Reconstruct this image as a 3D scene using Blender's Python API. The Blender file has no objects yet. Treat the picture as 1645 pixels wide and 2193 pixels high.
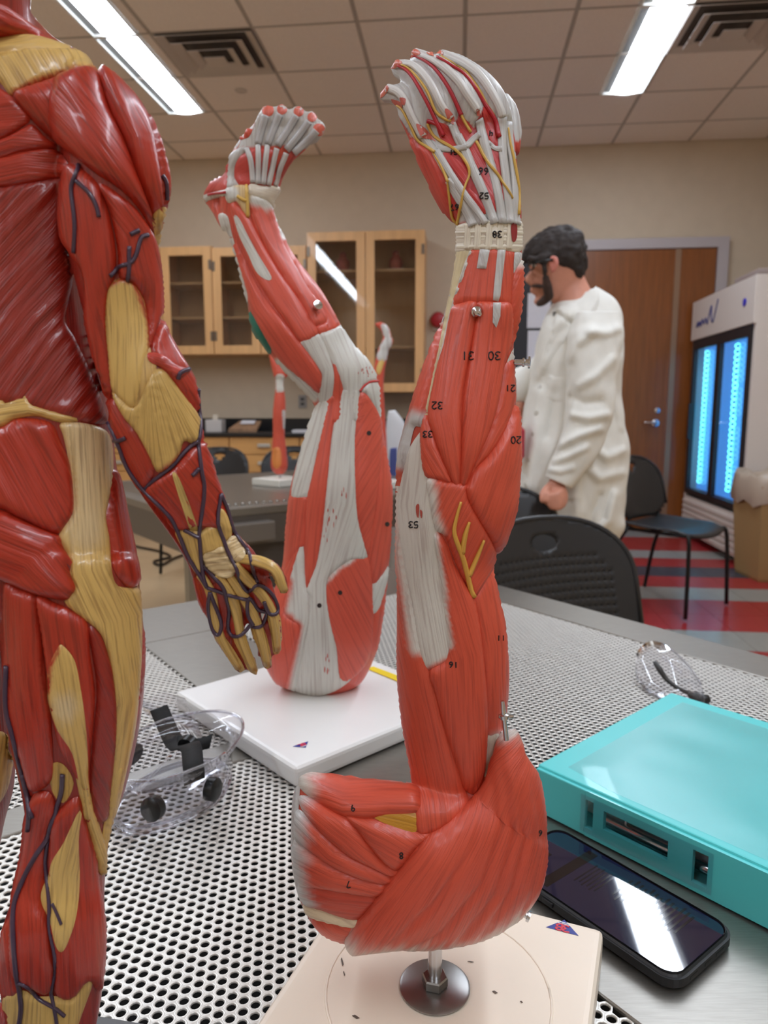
import bpy, bmesh, math, random
import numpy as np
from mathutils import Vector, Matrix, noise
from mathutils.bvhtree import BVHTree
from mathutils.geometry import delaunay_2d_cdt

random.seed(7)
S = bpy.context.scene
COL = S.collection

# ------------------------------------------------------------------ camera
IMG_W, IMG_H, FPX = 1645.0, 2193.0, 1521.0
PITCH = math.radians(8.2)
CAM = Vector((0.0, 0.0, 1.10))
cam_data = bpy.data.cameras.new('camera')
cam_data.sensor_fit = 'VERTICAL'
cam_data.sensor_height = 24.0
cam_data.lens = 24.0 * FPX / IMG_H
cam_data.clip_start = 0.01
cam_data.dof.use_dof = True
cam_data.dof.focus_distance = 0.43
cam_data.dof.aperture_fstop = 8.0
cam = bpy.data.objects.new('camera', cam_data)
cam.location = CAM
cam.rotation_euler = (math.radians(90) - PITCH, 0, 0)
COL.objects.link(cam)
S.camera = cam

# ------------------------------------------------------------------ world, exposure
world = bpy.data.worlds.new('world'); S.world = world
world.use_nodes = True
world.node_tree.nodes['Background'].inputs[0].default_value = (0.9, 0.95, 1.0, 1)
world.node_tree.nodes['Background'].inputs[1].default_value = 0.05
S.view_settings.view_transform = 'Standard'
S.view_settings.look = 'None'
S.view_settings.gamma = 1.0
S.view_settings.use_curve_mapping = False
S.view_settings.exposure = 1.5
LAMP_STRENGTH = 9.0
S.cycles.use_light_tree = False
S.cycles.max_bounces = 10; S.cycles.diffuse_bounces = 8; S.cycles.glossy_bounces = 4; S.cycles.transmission_bounces = 4; S.cycles.transparent_max_bounces = 12
S.cycles.caustics_reflective = False; S.cycles.caustics_refractive = False

# ------------------------------------------------------------------ pixel helpers (photo measured at 1645 x 2193)
RT = Vector((1, 0, 0)); FW = Vector((0, math.cos(PITCH), -math.sin(PITCH))); UP = Vector((0, math.sin(PITCH), math.cos(PITCH)))
def ray(px, py): return FW * FPX + RT * (px - IMG_W / 2) - UP * (py - IMG_H / 2)
def P(px, py, Y):
    d = ray(px, py); return CAM + d * (Y / d.y)
def G(px, py, z):
    d = ray(px, py); return CAM + d * ((z - CAM.z) / d.z)
TH = math.radians(6.0)
EX = Vector((math.cos(TH), -math.sin(TH), 0)); EY = Vector((math.sin(TH), math.cos(TH), 0))
def R(xr, yr, z): return EX * xr + EY * yr + Vector((0, 0, z))
def rp(px, py, yr):
    d = ray(px, py); h = CAM + d * (yr / d.dot(EY)); return h.dot(EX), h.z
def mp(ox, oy, s, pts): return [(ox + s * x, oy + s * y) for x, y in pts]
def z1(p): return mp(780, 80, .2432, p)
def z2(p): return mp(820, 480, .2736, p)
def z3(p): return mp(820, 980, .3374, p)
def z4(p): return mp(580, 1480, .4377, p)
def z5(p): return mp(400, 200, .3191, p)
def z6(p): return mp(300, 850, .3785, p)
def za(p): return mp(0, 0, .2736, p)
def zb(p): return mp(0, 550, .3192, p)
def zc(p): return mp(220, 750, .3238, p)
def zd(p): return mp(0, 1200, .2508, p)
def ze(p): return mp(0, 1650, .2476, p)

# ------------------------------------------------------------------ materials
def lin(c):
    return tuple(((v / 255) / 12.92 if v / 255 <= .04045 else ((v / 255 + .055) / 1.055) ** 2.4) for v in c)
MATS = {}
def mat(name, rgb, rough=.5, metal=0.0, noise_scale=0, noise_amt=.12, bump=0, coat=0, emit=None, estr=0, spec=.5, aniso=None):
    if name in MATS: return MATS[name]
    m = bpy.data.materials.new(name); m.use_nodes = True
    nt = m.node_tree; b = nt.nodes['Principled BSDF']
    c = lin(rgb)
    b.inputs['Base Color'].default_value = (*c, 1)
    b.inputs['Roughness'].default_value = rough
    b.inputs['Metallic'].default_value = metal
    b.inputs['Specular IOR Level'].default_value = spec
    b.inputs['Coat Weight'].default_value = coat
    if emit:
        b.inputs['Emission Color'].default_value = (*lin(emit), 1); b.inputs['Emission Strength'].default_value = estr
        if name.startswith(('led', 'phone')): m.cycles.emission_sampling = 'NONE'
    if noise_scale:
        tc = nt.nodes.new('ShaderNodeTexCoord'); mpn = nt.nodes.new('ShaderNodeMapping')
        nt.links.new(tc.outputs['Object'], mpn.inputs['Vector'])
        if aniso: mpn.inputs['Scale'].default_value = aniso
        n = nt.nodes.new('ShaderNodeTexNoise'); n.inputs['Scale'].default_value = noise_scale; n.inputs['Detail'].default_value = 5
        nt.links.new(mpn.outputs['Vector'], n.inputs['Vector'])
        r = nt.nodes.new('ShaderNodeValToRGB')
        r.color_ramp.elements[0].position = .3; r.color_ramp.elements[1].position = .7
        r.color_ramp.elements[0].color = (*[v * (1 - noise_amt) for v in c], 1)
        r.color_ramp.elements[1].color = (*[min(1, v * (1 + noise_amt)) for v in c], 1)
        nt.links.new(n.outputs['Fac'], r.inputs['Fac']); nt.links.new(r.outputs['Color'], b.inputs['Base Color'])
        if bump:
            bp = nt.nodes.new('ShaderNodeBump'); bp.inputs['Strength'].default_value = bump; bp.inputs['Distance'].default_value = .001
            nt.links.new(n.outputs['Fac'], bp.inputs['Height']); nt.links.new(bp.outputs['Normal'], b.inputs['Normal'])
    MATS[name] = m; return m

def paint_mat(name, rough, coat, fiber_amt, bump_str):
    m = bpy.data.materials.new(name); m.use_nodes = True
    nt = m.node_tree; b = nt.nodes['Principled BSDF']
    b.inputs['Roughness'].default_value = rough; b.inputs['Coat Weight'].default_value = coat; b.inputs['Coat Roughness'].default_value = .12
    a = nt.nodes.new('ShaderNodeAttribute'); a.attribute_name = 'Col'
    f = nt.nodes.new('ShaderNodeAttribute'); f.attribute_name = 'fib'
    mm = nt.nodes.new('ShaderNodeVectorMath'); mm.operation = 'MULTIPLY'; mm.inputs[1].default_value = (.20, .007, 1)
    nt.links.new(f.outputs['Vector'], mm.inputs[0])
    n = nt.nodes.new('ShaderNodeTexNoise'); n.inputs['Scale'].default_value = 1.0; n.inputs['Detail'].default_value = 3
    nt.links.new(mm.outputs[0], n.inputs['Vector'])
    r = nt.nodes.new('ShaderNodeValToRGB')
    r.color_ramp.elements[0].position = .34; r.color_ramp.elements[1].position = .52
    k = 1 - fiber_amt
    r.color_ramp.elements[0].color = (k, k * .93, k * .93, 1); r.color_ramp.elements[1].color = (1, 1, 1, 1)
    nt.links.new(n.outputs['Fac'], r.inputs['Fac'])
    mx = nt.nodes.new('ShaderNodeMix'); mx.data_type = 'RGBA'; mx.blend_type = 'MULTIPLY'; mx.inputs[0].default_value = 1
    nt.links.new(a.outputs['Color'], mx.inputs[6]); nt.links.new(r.outputs['Color'], mx.inputs[7])
    nt.links.new(mx.outputs[2], b.inputs['Base Color'])
    bp = nt.nodes.new('ShaderNodeBump'); bp.inputs['Strength'].default_value = bump_str; bp.inputs['Distance'].default_value = .0009
    nt.links.new(n.outputs['Fac'], bp.inputs['Height']); nt.links.new(bp.outputs['Normal'], b.inputs['Normal'])
    MATS[name] = m; return m
PAINT = paint_mat('model_paint', .42, .08, .22, .55)
GLOSS = paint_mat('glossy_model_paint', .36, .35, .35, .6)

def clear_mat(name, tint, rough=.03, fac=.10):
    m = bpy.data.materials.new(name); m.use_nodes = True
    nt = m.node_tree; nt.nodes.remove(nt.nodes['Principled BSDF'])
    t = nt.nodes.new('ShaderNodeBsdfTransparent'); t.inputs[0].default_value = (*tint, 1)
    g = nt.nodes.new('ShaderNodeBsdfGlossy'); g.inputs['Roughness'].default_value = rough; g.inputs[0].default_value = (1, 1, 1, 1)
    lw = nt.nodes.new('ShaderNodeLayerWeight'); lw.inputs[0].default_value = .5
    fr = nt.nodes.new('ShaderNodeMath'); fr.operation = 'POWER'; fr.inputs[1].default_value = 4.5
    nt.links.new(lw.outputs['Facing'], fr.inputs[0])
    ad = nt.nodes.new('ShaderNodeMath'); ad.operation = 'ADD'; ad.inputs[1].default_value = fac; ad.use_clamp = True
    nt.links.new(fr.outputs[0], ad.inputs[0])
    mx = nt.nodes.new('ShaderNodeMixShader')
    nt.links.new(ad.outputs[0], mx.inputs[0]); nt.links.new(t.outputs[0], mx.inputs[1]); nt.links.new(g.outputs[0], mx.inputs[2])
    nt.links.new(mx.outputs[0], nt.nodes['Material Output'].inputs[0])
    MATS[name] = m; return m
CLEAR = clear_mat('clear_plastic', (.95, .95, .97), .05, .04)
GLASS = clear_mat('cabinet_glass', (.86, .84, .82), .02, .04)

# ------------------------------------------------------------------ object helpers
def props(o, label=None, cat=None, group=None, kind=None):
    if label: o['label'] = label
    if cat: o['category'] = cat
    if group: o['group'] = group
    if kind: o['kind'] = kind
    return o
def thing(name, label, cat, loc=(0, 0, 0), rz=0, group=None):
    o = bpy.data.objects.new(name, None); o.empty_display_size = .05
    o.location = loc; o.rotation_euler = (0, 0, rz); COL.objects.link(o)
    return props(o, label, cat, group)
def local_inv(o):
    if o is None: return Matrix.Identity(4)
    M = Matrix.Translation(o.location) @ o.rotation_euler.to_matrix().to_4x4()
    if o.parent: M = Matrix.Identity(4) if o.type == 'MESH' and False else (world_m(o.parent) @ M)
    return M.inverted()
def world_m(o):
    M = Matrix.Translation(o.location) @ o.rotation_euler.to_matrix().to_4x4()
    return world_m(o.parent) @ M if o.parent else M
def link_mesh(name, me, m, parent=None, world=True, smooth=None):
    o = bpy.data.objects.new(name, me); COL.objects.link(o)
    if m: me.materials.append(m)
    if parent is not None:
        o.parent = parent
        if world: me.transform(world_m(parent).inverted())
    if smooth: me.polygons.foreach_set('use_smooth', [True] * len(me.polygons))
    return o
def mesh(name, verts, faces, m, parent=None, world=True, smooth=False):
    me = bpy.data.meshes.new(name); me.from_pydata([tuple(v) for v in verts], [], faces); me.update()
    return link_mesh(name, me, m, parent, world, smooth)
def bm_obj(name, bm, m, parent=None, world=True, smooth=False):
    bmesh.ops.recalc_face_normals(bm, faces=bm.faces)
    me = bpy.data.meshes.new(name); bm.to_mesh(me); bm.free(); return link_mesh(name, me, m, parent, world, smooth)
def bbox_bm(bm, c, s, M=None, bevel=0, seg=2):
    r = bmesh.ops.create_cube(bm, size=1)
    vs = r['verts']
    bmesh.ops.scale(bm, vec=s, verts=vs)
    if bevel:
        es = list({e for v in vs for e in v.link_edges})
        rb = bmesh.ops.bevel(bm, geom=es, offset=bevel, segments=seg, affect='EDGES', profile=.6)
        vs = list({v for f in rb['faces'] for v in f.verts} | {v for v in vs if v.is_valid})
    T = Matrix.Translation(c)
    for v in vs:
        v.co = T @ ((M.to_4x4() if M is not None else Matrix.Identity(4)) @ v.co)
    return vs
def box(name, c, s, m, parent=None, rz=0, bevel=0, world=True, seg=2, M=None):
    bm = bmesh.new(); bbox_bm(bm, Vector(c), s, M if M is not None else Matrix.Rotation(rz, 3, 'Z'), bevel, seg)
    return bm_obj(name, bm, m, parent, world, smooth=False)
def cr(pts, n, closed=False):
    pts = [Vector(p) for p in pts]; out = []; N = len(pts)
    segs = N if closed else N - 1
    for i in range(segs):
        if closed: a, b, c, d = pts[(i - 1) % N], pts[i], pts[(i + 1) % N], pts[(i + 2) % N]
        else: a, b, c, d = pts[max(i - 1, 0)], pts[i], pts[i + 1], pts[min(i + 2, N - 1)]
        for k in range(n):
            t = k / n
            out.append(.5 * ((2 * b) + (c - a) * t + (2 * a - 5 * b + 4 * c - d) * t * t + (3 * b - a - 3 * c + d) * t ** 3))
    if not closed: out.append(pts[-1])
    return out
def sweep(pts, rads, n=8, flat=1.0, normals=None, cap=True):
    """tube along world points; flat<1 squashes it along the given normals"""
    V, F = [], []; up = None
    for i, p in enumerate(pts):
        t = (pts[min(i + 1, len(pts) - 1)] - pts[max(i - 1, 0)]); t = t.normalized() if t.length > 1e-9 else Vector((0, 0, 1))
        if normals: up = normals[i]
        elif up is None: up = Vector((0, 0, 1)) if abs(t.z) < .9 else Vector((0, 1, 0))
        s = t.cross(up)
        if s.length < 1e-6: s = t.orthogonal()
        s.normalize(); u = s.cross(t).normalized(); up = u if not normals else up
        r = rads[i] if isinstance(rads, (list, tuple)) else rads
        for k in range(n):
            a = 2 * math.pi * k / n
            V.append(p + s * (math.cos(a) * r) + u * (math.sin(a) * r * flat))
    L = len(pts)
    for i in range(L - 1):
        for k in range(n):
            F.append((i * n + k, i * n + (k + 1) % n, (i + 1) * n + (k + 1) % n, (i + 1) * n + k))
    if cap:
        F.append(tuple(range(n - 1, -1, -1))); F.append(tuple((L - 1) * n + k for k in range(n)))
    return V, F
def rod(name, pts, r, m, parent=None, n=10, world=True, smooth_path=0):
    pts = cr(pts, smooth_path) if smooth_path else [Vector(p) for p in pts]
    if isinstance(r, (list, tuple)) and len(r) != len(pts):
        r = list(np.interp(np.linspace(0, 1, len(pts)), np.linspace(0, 1, len(r)), r))
    V, F = sweep(pts, r, n)
    return mesh(name, V, F, m, parent, world, smooth=True)
def lathe(name, prof, c, m, parent=None, n=24, axis=None, world=True, smooth=True):
    """profile [(r, h)] turned about an axis through c"""
    ax = Vector(axis or (0, 0, 1)).normalized(); s = ax.orthogonal().normalized(); u = ax.cross(s)
    V, F = [], []
    for r, h in prof:
        for k in range(n):
            a = 2 * math.pi * k / n
            V.append(Vector(c) + ax * h + s * (math.cos(a) * r) + u * (math.sin(a) * r))
    L = len(prof)
    for i in range(L - 1):
        for k in range(n):
            F.append((i * n + k, i * n + (k + 1) % n, (i + 1) * n + (k + 1) % n, (i + 1) * n + k))
    F.append(tuple(range(n - 1, -1, -1))); F.append(tuple((L - 1) * n + k for k in range(n)))
    o = mesh(name, V, F, m, parent, world, smooth=smooth)
    if smooth:
        mod = o.modifiers.new('edge', 'EDGE_SPLIT'); mod.split_angle = math.radians(40)
    return o
def prism(name, poly, z0, z1_, m, parent=None, bevel=0, world=True):
    """vertical prism over a world xy polygon"""
    bm = bmesh.new()
    lo = [bm.verts.new((x, y, z0)) for x, y in poly]; hi = [bm.verts.new((x, y, z1_)) for x, y in poly]
    bm.faces.new(lo[::-1]); bm.faces.new(hi)
    for i in range(len(poly)): j = (i + 1) % len(poly); bm.faces.new((lo[i], lo[j], hi[j], hi[i]))
    if bevel: bmesh.ops.bevel(bm, geom=list(bm.edges), offset=bevel, segments=3, affect='EDGES', profile=.6)
    return bm_obj(name, bm, m, parent, world)
def copy_tree(o, parent=None):
    c = o.copy(); COL.objects.link(c); c.parent = parent
    for ch in list(o.children): copy_tree(ch, c)
    return c

# ------------------------------------------------------------------ anatomical model helpers
class Surf:
    def __init__(self): self.base = []; self.over = []; self.Y = .4
    def add_base(self, V, F): self.base.append(BVHTree.FromPolygons(V, F))
    def cast(self, px, py, over=False):
        d = ray(px, py).normalized(); best = None
        for b in (self.base + self.over if over else self.base):
            h = b.ray_cast(CAM, d)
            if h[0] is not None and (best is None or h[3] < best[2]): best = (h[0], h[1] if h[1].dot(d) < 0 else -h[1], h[3])
        if best: return best[0], best[1], True
        q = P(px, py, self.Y); nb = None
        for b in self.base:
            h = b.find_nearest(q)
            if h[0] is not None and (nb is None or h[3] < nb[2]): nb = (h[0], h[1], h[3])
        n = nb[1]
        return nb[0], n, False
def set_attrs(me, cols, fibs):
    a = me.color_attributes.new('Col', 'FLOAT_COLOR', 'POINT')
    a.data.foreach_set('color', np.array([(*c, 1) for c in cols], dtype=np.float32).ravel())
    b = me.attributes.new('fib', 'FLOAT_VECTOR', 'POINT')
    b.data.foreach_set('vector', np.array(fibs, dtype=np.float32).ravel())
def loft(secs, n=36, sub=5, e=2.0, cap=True):
    """secs: (xl, yl, xr, yr, Y, depth_ratio) measured on the photo with a distance Y for each section"""
    ctr, hx, tt = [], [], []
    for xl, yl, xr, yr, Y, t in secs:
        a, b = P(xl, yl, Y), P(xr, yr, Y); ctr.append((a + b) / 2); hx.append((b - a) / 2); tt.append(Vector((t, 0, 0)))
    C, H, T = cr(ctr, sub), cr(hx, sub), cr(tt, sub); V, F = [], []
    for c, h, t in zip(C, H, T):
        v = (c - CAM).normalized(); hn = h.normalized(); v = (v - hn * v.dot(hn)).normalized(); r = h.length
        for k in range(n):
            a = 2 * math.pi * k / n; ca, sa = math.cos(a), math.sin(a)
            x = math.copysign(abs(ca) ** (2 / e), ca); y = math.copysign(abs(sa) ** (2 / e), sa)
            V.append(c + h * x + v * (r * t.x * y))
    L = len(C)
    for i in range(L - 1):
        for k in range(n): F.append((i * n + k, i * n + (k + 1) % n, (i + 1) * n + (k + 1) % n, (i + 1) * n + k))
    if cap: F.append(tuple(range(n - 1, -1, -1))); F.append(tuple((L - 1) * n + k for k in range(n)))
    return V, F
def digit(pts, rads, Ys, n=16):
    """finger-like chain: photo points, radii in photo px, distances; rounded ends"""
    W = [P(x, y, Y) for (x, y), Y in zip(pts, Ys)]
    RR = [r * Y / FPX for r, Y in zip(rads, Ys)]
    C = cr(W, 5); rr = list(np.interp(np.linspace(0, len(W) - 1, len(C)), range(len(W)), RR))
    t = (C[-1] - C[-2]).normalized(); r = rr[-1]
    for k in (.45, .8, .97): C.append(C[len(C) - 1 if k == .45 else -1] if False else W[-1] + t * r * k); rr.append(r * math.sqrt(max(.02, 1 - k * k)))
    return sweep(C, rr, n)
def fuse(name, parts, voxel, m, parent, colfun, smooth_it=4):
    """join overlapping shapes and remesh them into one continuous skin"""
    V, F = [], []
    for v, f in parts:
        o = len(V); V += v; F += [tuple(i + o for i in q) for q in f]
    me = bpy.data.meshes.new('tmp'); me.from_pydata([tuple(v) for v in V], [], F); me.update()
    bm = bmesh.new(); bm.from_mesh(me)
    bmesh.ops.recalc_face_normals(bm, faces=bm.faces); bm.to_mesh(me); bm.free()
    ob = bpy.data.objects.new('tmp', me); COL.objects.link(ob)
    r = ob.modifiers.new('r', 'REMESH'); r.mode = 'VOXEL'; r.voxel_size = voxel
    if smooth_it:
        s = ob.modifiers.new('s', 'SMOOTH'); s.iterations = smooth_it; s.factor = .5
    dg = bpy.context.evaluated_depsgraph_get(); dg.update()
    me2 = bpy.data.meshes.new_from_object(ob.evaluated_get(dg)); bpy.data.objects.remove(ob)
    vs = [v.co.copy() for v in me2.vertices]; fs = [tuple(p.vertices) for p in me2.polygons]
    set_attrs(me2, [colfun(v) for v in vs], [((v.x + .6 * v.y) * 3800, v.z * 3800, 0) for v in vs])
    me2.materials.clear()
    o = link_mesh(name, me2, m, parent, True, True)
    return o, vs, fs
def fibcoord(p, fib):
    k = fib[0]
    if k == 'axis':
        a, b = fib[1], fib[2]; dx, dy = b[0] - a[0], b[1] - a[1]; L = math.hypot(dx, dy); dx /= L; dy /= L
        return ((p[0] - a[0]) * -dy + (p[1] - a[1]) * dx, (p[0] - a[0]) * dx + (p[1] - a[1]) * dy)
    if k == 'fan':
        c = fib[1]; r = math.hypot(p[0] - c[0], p[1] - c[1]); return (math.atan2(p[1] - c[1], p[0] - c[0]) * fib[2], r)
    pts = fib[1]; best = None; acc = 0
    for i in range(len(pts) - 1):
        a, b = pts[i], pts[i + 1]; dx, dy = b[0] - a[0], b[1] - a[1]; L2 = dx * dx + dy * dy; L = math.sqrt(L2)
        t = ((p[0] - a[0]) * dx + (p[1] - a[1]) * dy) / L2
        tc = min(max(t, 0), 1); d = math.hypot(p[0] - a[0] - dx * tc, p[1] - a[1] - dy * tc)
        s = ((p[0] - a[0]) * -dy + (p[1] - a[1]) * dx) / L
        if best is None or d < best[0]: best = (d, s, acc + t * L)
        acc += L
    return best[1], best[2]
def seg_dist(pts, poly):
    pts = np.asarray(pts); A = np.asarray(poly); B = np.roll(A, -1, 0); out = np.full(len(pts), 1e9)
    for a, b in zip(A, B):
        d = b - a; L2 = max(d @ d, 1e-9); t = np.clip(((pts - a) @ d) / L2, 0, 1)
        out = np.minimum(out, np.hypot(*(pts - a - t[:, None] * d).T))
    return out
def inside(pts, poly):
    pts = np.asarray(pts); A = np.asarray(poly); B = np.roll(A, -1, 0); r = np.zeros(len(pts), bool)
    for (x1, y1), (x2, y2) in zip(A, B):
        c = ((y1 > pts[:, 1]) != (y2 > pts[:, 1])); 
        with np.errstate(divide='ignore', invalid='ignore'):
            xi = (x2 - x1) * (pts[:, 1] - y1) / (y2 - y1) + x1
        r ^= c & (pts[:, 0] < xi)
    return r
def to_px(v):
    d = v - CAM; k = d.dot(FW); return IMG_W / 2 + FPX * d.dot(RT) / k, IMG_H / 2 - FPX * d.dot(UP) / k
def mixc(a, b, t): return tuple(x + (y - x) * t for x, y in zip(a, b))
def patch(name, parent, poly, sf, col, h=.0016, w=12, fib=None, step=7, fades=(), over=False, groove=(.10, .0005), m=None, keep=True, round_=True, bulge=0.0, label=None, grow=2.0, creases=(), relax=1):
    """a muscle or tendon laid on the model body: outline measured on the photo, own thickness, fibre grooves"""
    if round_:
        q = [tuple(v) for v in cr([(x, y, 0) for x, y in poly], 4, True)]; q = [(a, b) for a, b, _ in q]
    else: q = list(poly)
    if grow:
        A0 = np.array(q); nx_ = np.roll(A0, -1, 0) - np.roll(A0, 1, 0); area = np.sum(A0[:, 0] * np.roll(A0[:, 1], -1) - np.roll(A0[:, 0], -1) * A0[:, 1])
        nn_ = np.stack([nx_[:, 1], -nx_[:, 0]], 1) / np.maximum(np.hypot(nx_[:, 0], nx_[:, 1]), 1e-6)[:, None] * (1 if area > 0 else -1)
        q = [tuple(v) for v in A0 + nn_ * grow]
    bd = []
    for i in range(len(q)):
        a, b = q[i], q[(i + 1) % len(q)]; L = math.hypot(b[0] - a[0], b[1] - a[1]); k = max(1, int(round(L / step)))
        for j in range(k): bd.append((a[0] + (b[0] - a[0]) * j / k, a[1] + (b[1] - a[1]) * j / k))
    A = np.array(bd); keepi = [0]
    for i in range(1, len(A)):
        if np.hypot(*(A[i] - A[keepi[-1]])) > step * .35: keepi.append(i)
    bd = [bd[i] for i in keepi]
    x0, y0 = A.min(0); x1, y1 = A.max(0); gp = []
    r = 0; y = y0
    while y < y1:
        x = x0 + (r % 2) * step / 2
        while x < x1: gp.append((x, y)); x += step
        y += step * .866; r += 1
    gp = np.array(gp) if gp else np.zeros((0, 2))
    if len(gp):
        gp = gp[inside(gp, bd)]
        if len(gp): gp = gp[seg_dist(gp, bd) > step * .5]
    allp = [Vector(p) for p in bd] + [Vector((float(a), float(b))) for a, b in gp]
    n = len(bd)
    try: V2, E2, F2, *_ = delaunay_2d_cdt(allp, [(i, (i + 1) % n) for i in range(n)], [], 1, 1e-3)
    except Exception: return None
    if not F2: return None
    pts = [(v.x, v.y) for v in V2]
    dist = seg_dist(pts, bd)
    pos, nor, hit = [], [], []
    for p in pts:
        l, nn, ok = sf.cast(p[0], p[1], over); pos.append(l); nor.append(nn); hit.append(ok)
    HP = np.array([p for p, k_ in zip(pts, hit) if k_]) if any(hit) else None
    if HP is not None and not all(hit):
        for i, p in enumerate(pts):
            if hit[i]: continue
            g_ = HP[np.argmin(np.hypot(HP[:, 0] - p[0], HP[:, 1] - p[1]))]; lo_, hi_ = 0.0, 1.0; best = None
            for _ in range(7):
                m_ = (lo_ + hi_) / 2; l, nn, ok = sf.cast(g_[0] + (p[0] - g_[0]) * m_, g_[1] + (p[1] - g_[1]) * m_, over)
                if ok: lo_ = m_; best = (l, nn)
                else: hi_ = m_
            if best is None: l, nn, ok = sf.cast(g_[0], g_[1], over); best = (l, nn)
            pos[i], nor[i] = best
    nb = [[] for _ in pts]
    for f in F2:
        for i in range(len(f)): nb[f[i]].append(f[i - 1]); nb[f[i - 1]].append(f[i])
    for _ in range(3):
        nn = []
        for i in range(len(pts)):
            s = nor[i].copy()
            for j in nb[i]: s += nor[j]
            nn.append(s.normalized() if s.length > 1e-6 else nor[i])
        nor = nn
    orig = [(p_, (p_ - CAM).length) for p_ in pos]
    for _ in range(relax):
        pos = [pos[i] if dist[i] < 1e-3 or not nb[i] else pos[i] * .4 + sum((pos[j] for j in nb[i]), Vector()) * (.6 / len(nb[i])) for i in range(len(pts))]
        if relax > 5: pos = [p_ if (p_ - CAM).length <= o_[1] else o_[0] for p_, o_ in zip(pos, orig)]
    dm = max(dist.max(), 1e-6); V = []; cols = []; fibs = []
    seed = random.random() * 100
    for i, p in enumerate(pts):
        d = dist[i]; t = min(d / w, 1); prof = math.sqrt(max(0, 1 - (1 - t) ** 2))
        u, v = fibcoord(p, fib) if fib else (p[0], p[1])
        gz = groove[1] * (noise.noise(Vector((u * groove[0], v * .004, seed))) * .7 + noise.noise(Vector((u * groove[0] * 2.7, v * .006, seed))) * .3) * t if groove else 0
        hh = .00025 + (h - .00025) * prof + bulge * math.sin(min(1, d / dm) * math.pi / 2) + gz
        for cl_, cd, cw in creases:
            q_ = 1e9
            for a, b in zip(cl_, cl_[1:]):
                dx, dy = b[0] - a[0], b[1] - a[1]; s_ = min(max(((p[0] - a[0]) * dx + (p[1] - a[1]) * dy) / (dx * dx + dy * dy), 0), 1)
                q_ = min(q_, math.hypot(p[0] - a[0] - dx * s_, p[1] - a[1] - dy * s_))
            hh -= cd * math.exp(-(q_ / cw) ** 2) * t
        hh = .00015 + (hh - .00015) * min(1, max(0, nor[i].dot((CAM - pos[i]).normalized())) / .32)
        if not hit[i]: hh = .0002
        V.append(pos[i] + nor[i] * hh)
        c = col
        for fd in fades:
            if fd[0] == 'pt': _, fx, fy, r0, r1, fc = fd; q_ = math.hypot(p[0] - fx, p[1] - fy)
            else: _, ln, r0, r1, fc = fd; q_ = min(math.hypot(p[0] - a[0] - (b[0] - a[0]) * s, p[1] - a[1] - (b[1] - a[1]) * s) for a, b in zip(ln, ln[1:]) for s in (min(max(((p[0] - a[0]) * (b[0] - a[0]) + (p[1] - a[1]) * (b[1] - a[1])) / ((b[0] - a[0]) ** 2 + (b[1] - a[1]) ** 2), 0), 1),))
            q_ += noise.noise(Vector((u * .12, v * .01, seed + 9))) * (r1 - r0) * .4
            tt = min(max((r1 - q_) / (r1 - r0), 0), 1); c = mixc(c, fc, tt * tt * (3 - 2 * tt))
        cols.append(c); fibs.append((u + seed * 50, v, 0))
    F = []
    lim = 6 * step * sf.Y / FPX + h * 2 + (.03 if relax > 5 else 0)
    for f in F2:
        if not any(hit[i] for i in f): continue
        if max((V[f[0]] - V[f[1]]).length, (V[f[1]] - V[f[2]]).length, (V[f[2]] - V[f[0]]).length) > lim: continue
        a, b, c_ = (V[f[0]], V[f[1]], V[f[2]]); nrm = (b - a).cross(c_ - a)
        F.append(tuple(f) if nrm.dot(nor[f[0]]) >= 0 else tuple(reversed(f)))
    if not F: return None
    par = list(range(len(V)))
    def find(i):
        while par[i] != i: par[i] = par[par[i]]; i = par[i]
        return i
    for f in F: par[find(f[1])] = find(f[0]); par[find(f[2])] = find(f[0])
    cnt = {}
    for f in F: r_ = find(f[0]); cnt[r_] = cnt.get(r_, 0) + 1
    big = max(cnt, key=cnt.get); F = [f for f in F if find(f[0]) == big]
    used = sorted({i for f in F for i in f}); rem = {o_: n_ for n_, o_ in enumerate(used)}
    V = [V[i] for i in used]; cols = [cols[i] for i in used]; fibs = [fibs[i] for i in used]; F = [tuple(rem[i] for i in f) for f in F]
    me = bpy.data.meshes.new(name); me.from_pydata([tuple(v) for v in V], [], F); me.update()
    set_attrs(me, cols, fibs)
    o = link_mesh(name, me, m or PAINT, parent, True, True)
    if label: o['label'] = label
    if keep: sf.over.append(BVHTree.FromPolygons(V, F))
    return o
def cord(name, parent, pts, r, sf, col, off=.35, flat=1.0, n=7, m=None, sub=5, taper=None, keep=False):
    """a vein, nerve, artery or tendon following the surface; r in metres"""
    q = [tuple(v)[:2] for v in cr([(x, y, 0) for x, y in pts], sub)]
    W, N = [], []
    for x, y in q:
        l, nn, ok = sf.cast(x, y, True); W.append(l + nn * (r * off)); N.append(nn)
    for _ in range(2):
        W = [W[0]] + [(W[i - 1] + W[i] * 2 + W[i + 1]) / 4 for i in range(1, len(W) - 1)] + [W[-1]]
        N = [N[0]] + [(N[i - 1] + N[i] * 2 + N[i + 1]).normalized() for i in range(1, len(N) - 1)] + [N[-1]]
    rr = [r] * len(W)
    if taper: rr = list(np.interp(np.linspace(0, 1, len(W)), np.linspace(0, 1, len(taper)), [r * t for t in taper]))
    V, F = sweep(W, rr, n, flat, N)
    me = bpy.data.meshes.new(name); me.from_pydata([tuple(v) for v in V], [], F); me.update()
    set_attrs(me, [col] * len(V), [(k % n * 6, k // n * 4, 0) for k in range(len(V))])
    o = link_mesh(name, me, m or PAINT, parent, True, True)
    if keep: sf.over.append(BVHTree.FromPolygons(V, F))
    return o
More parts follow.
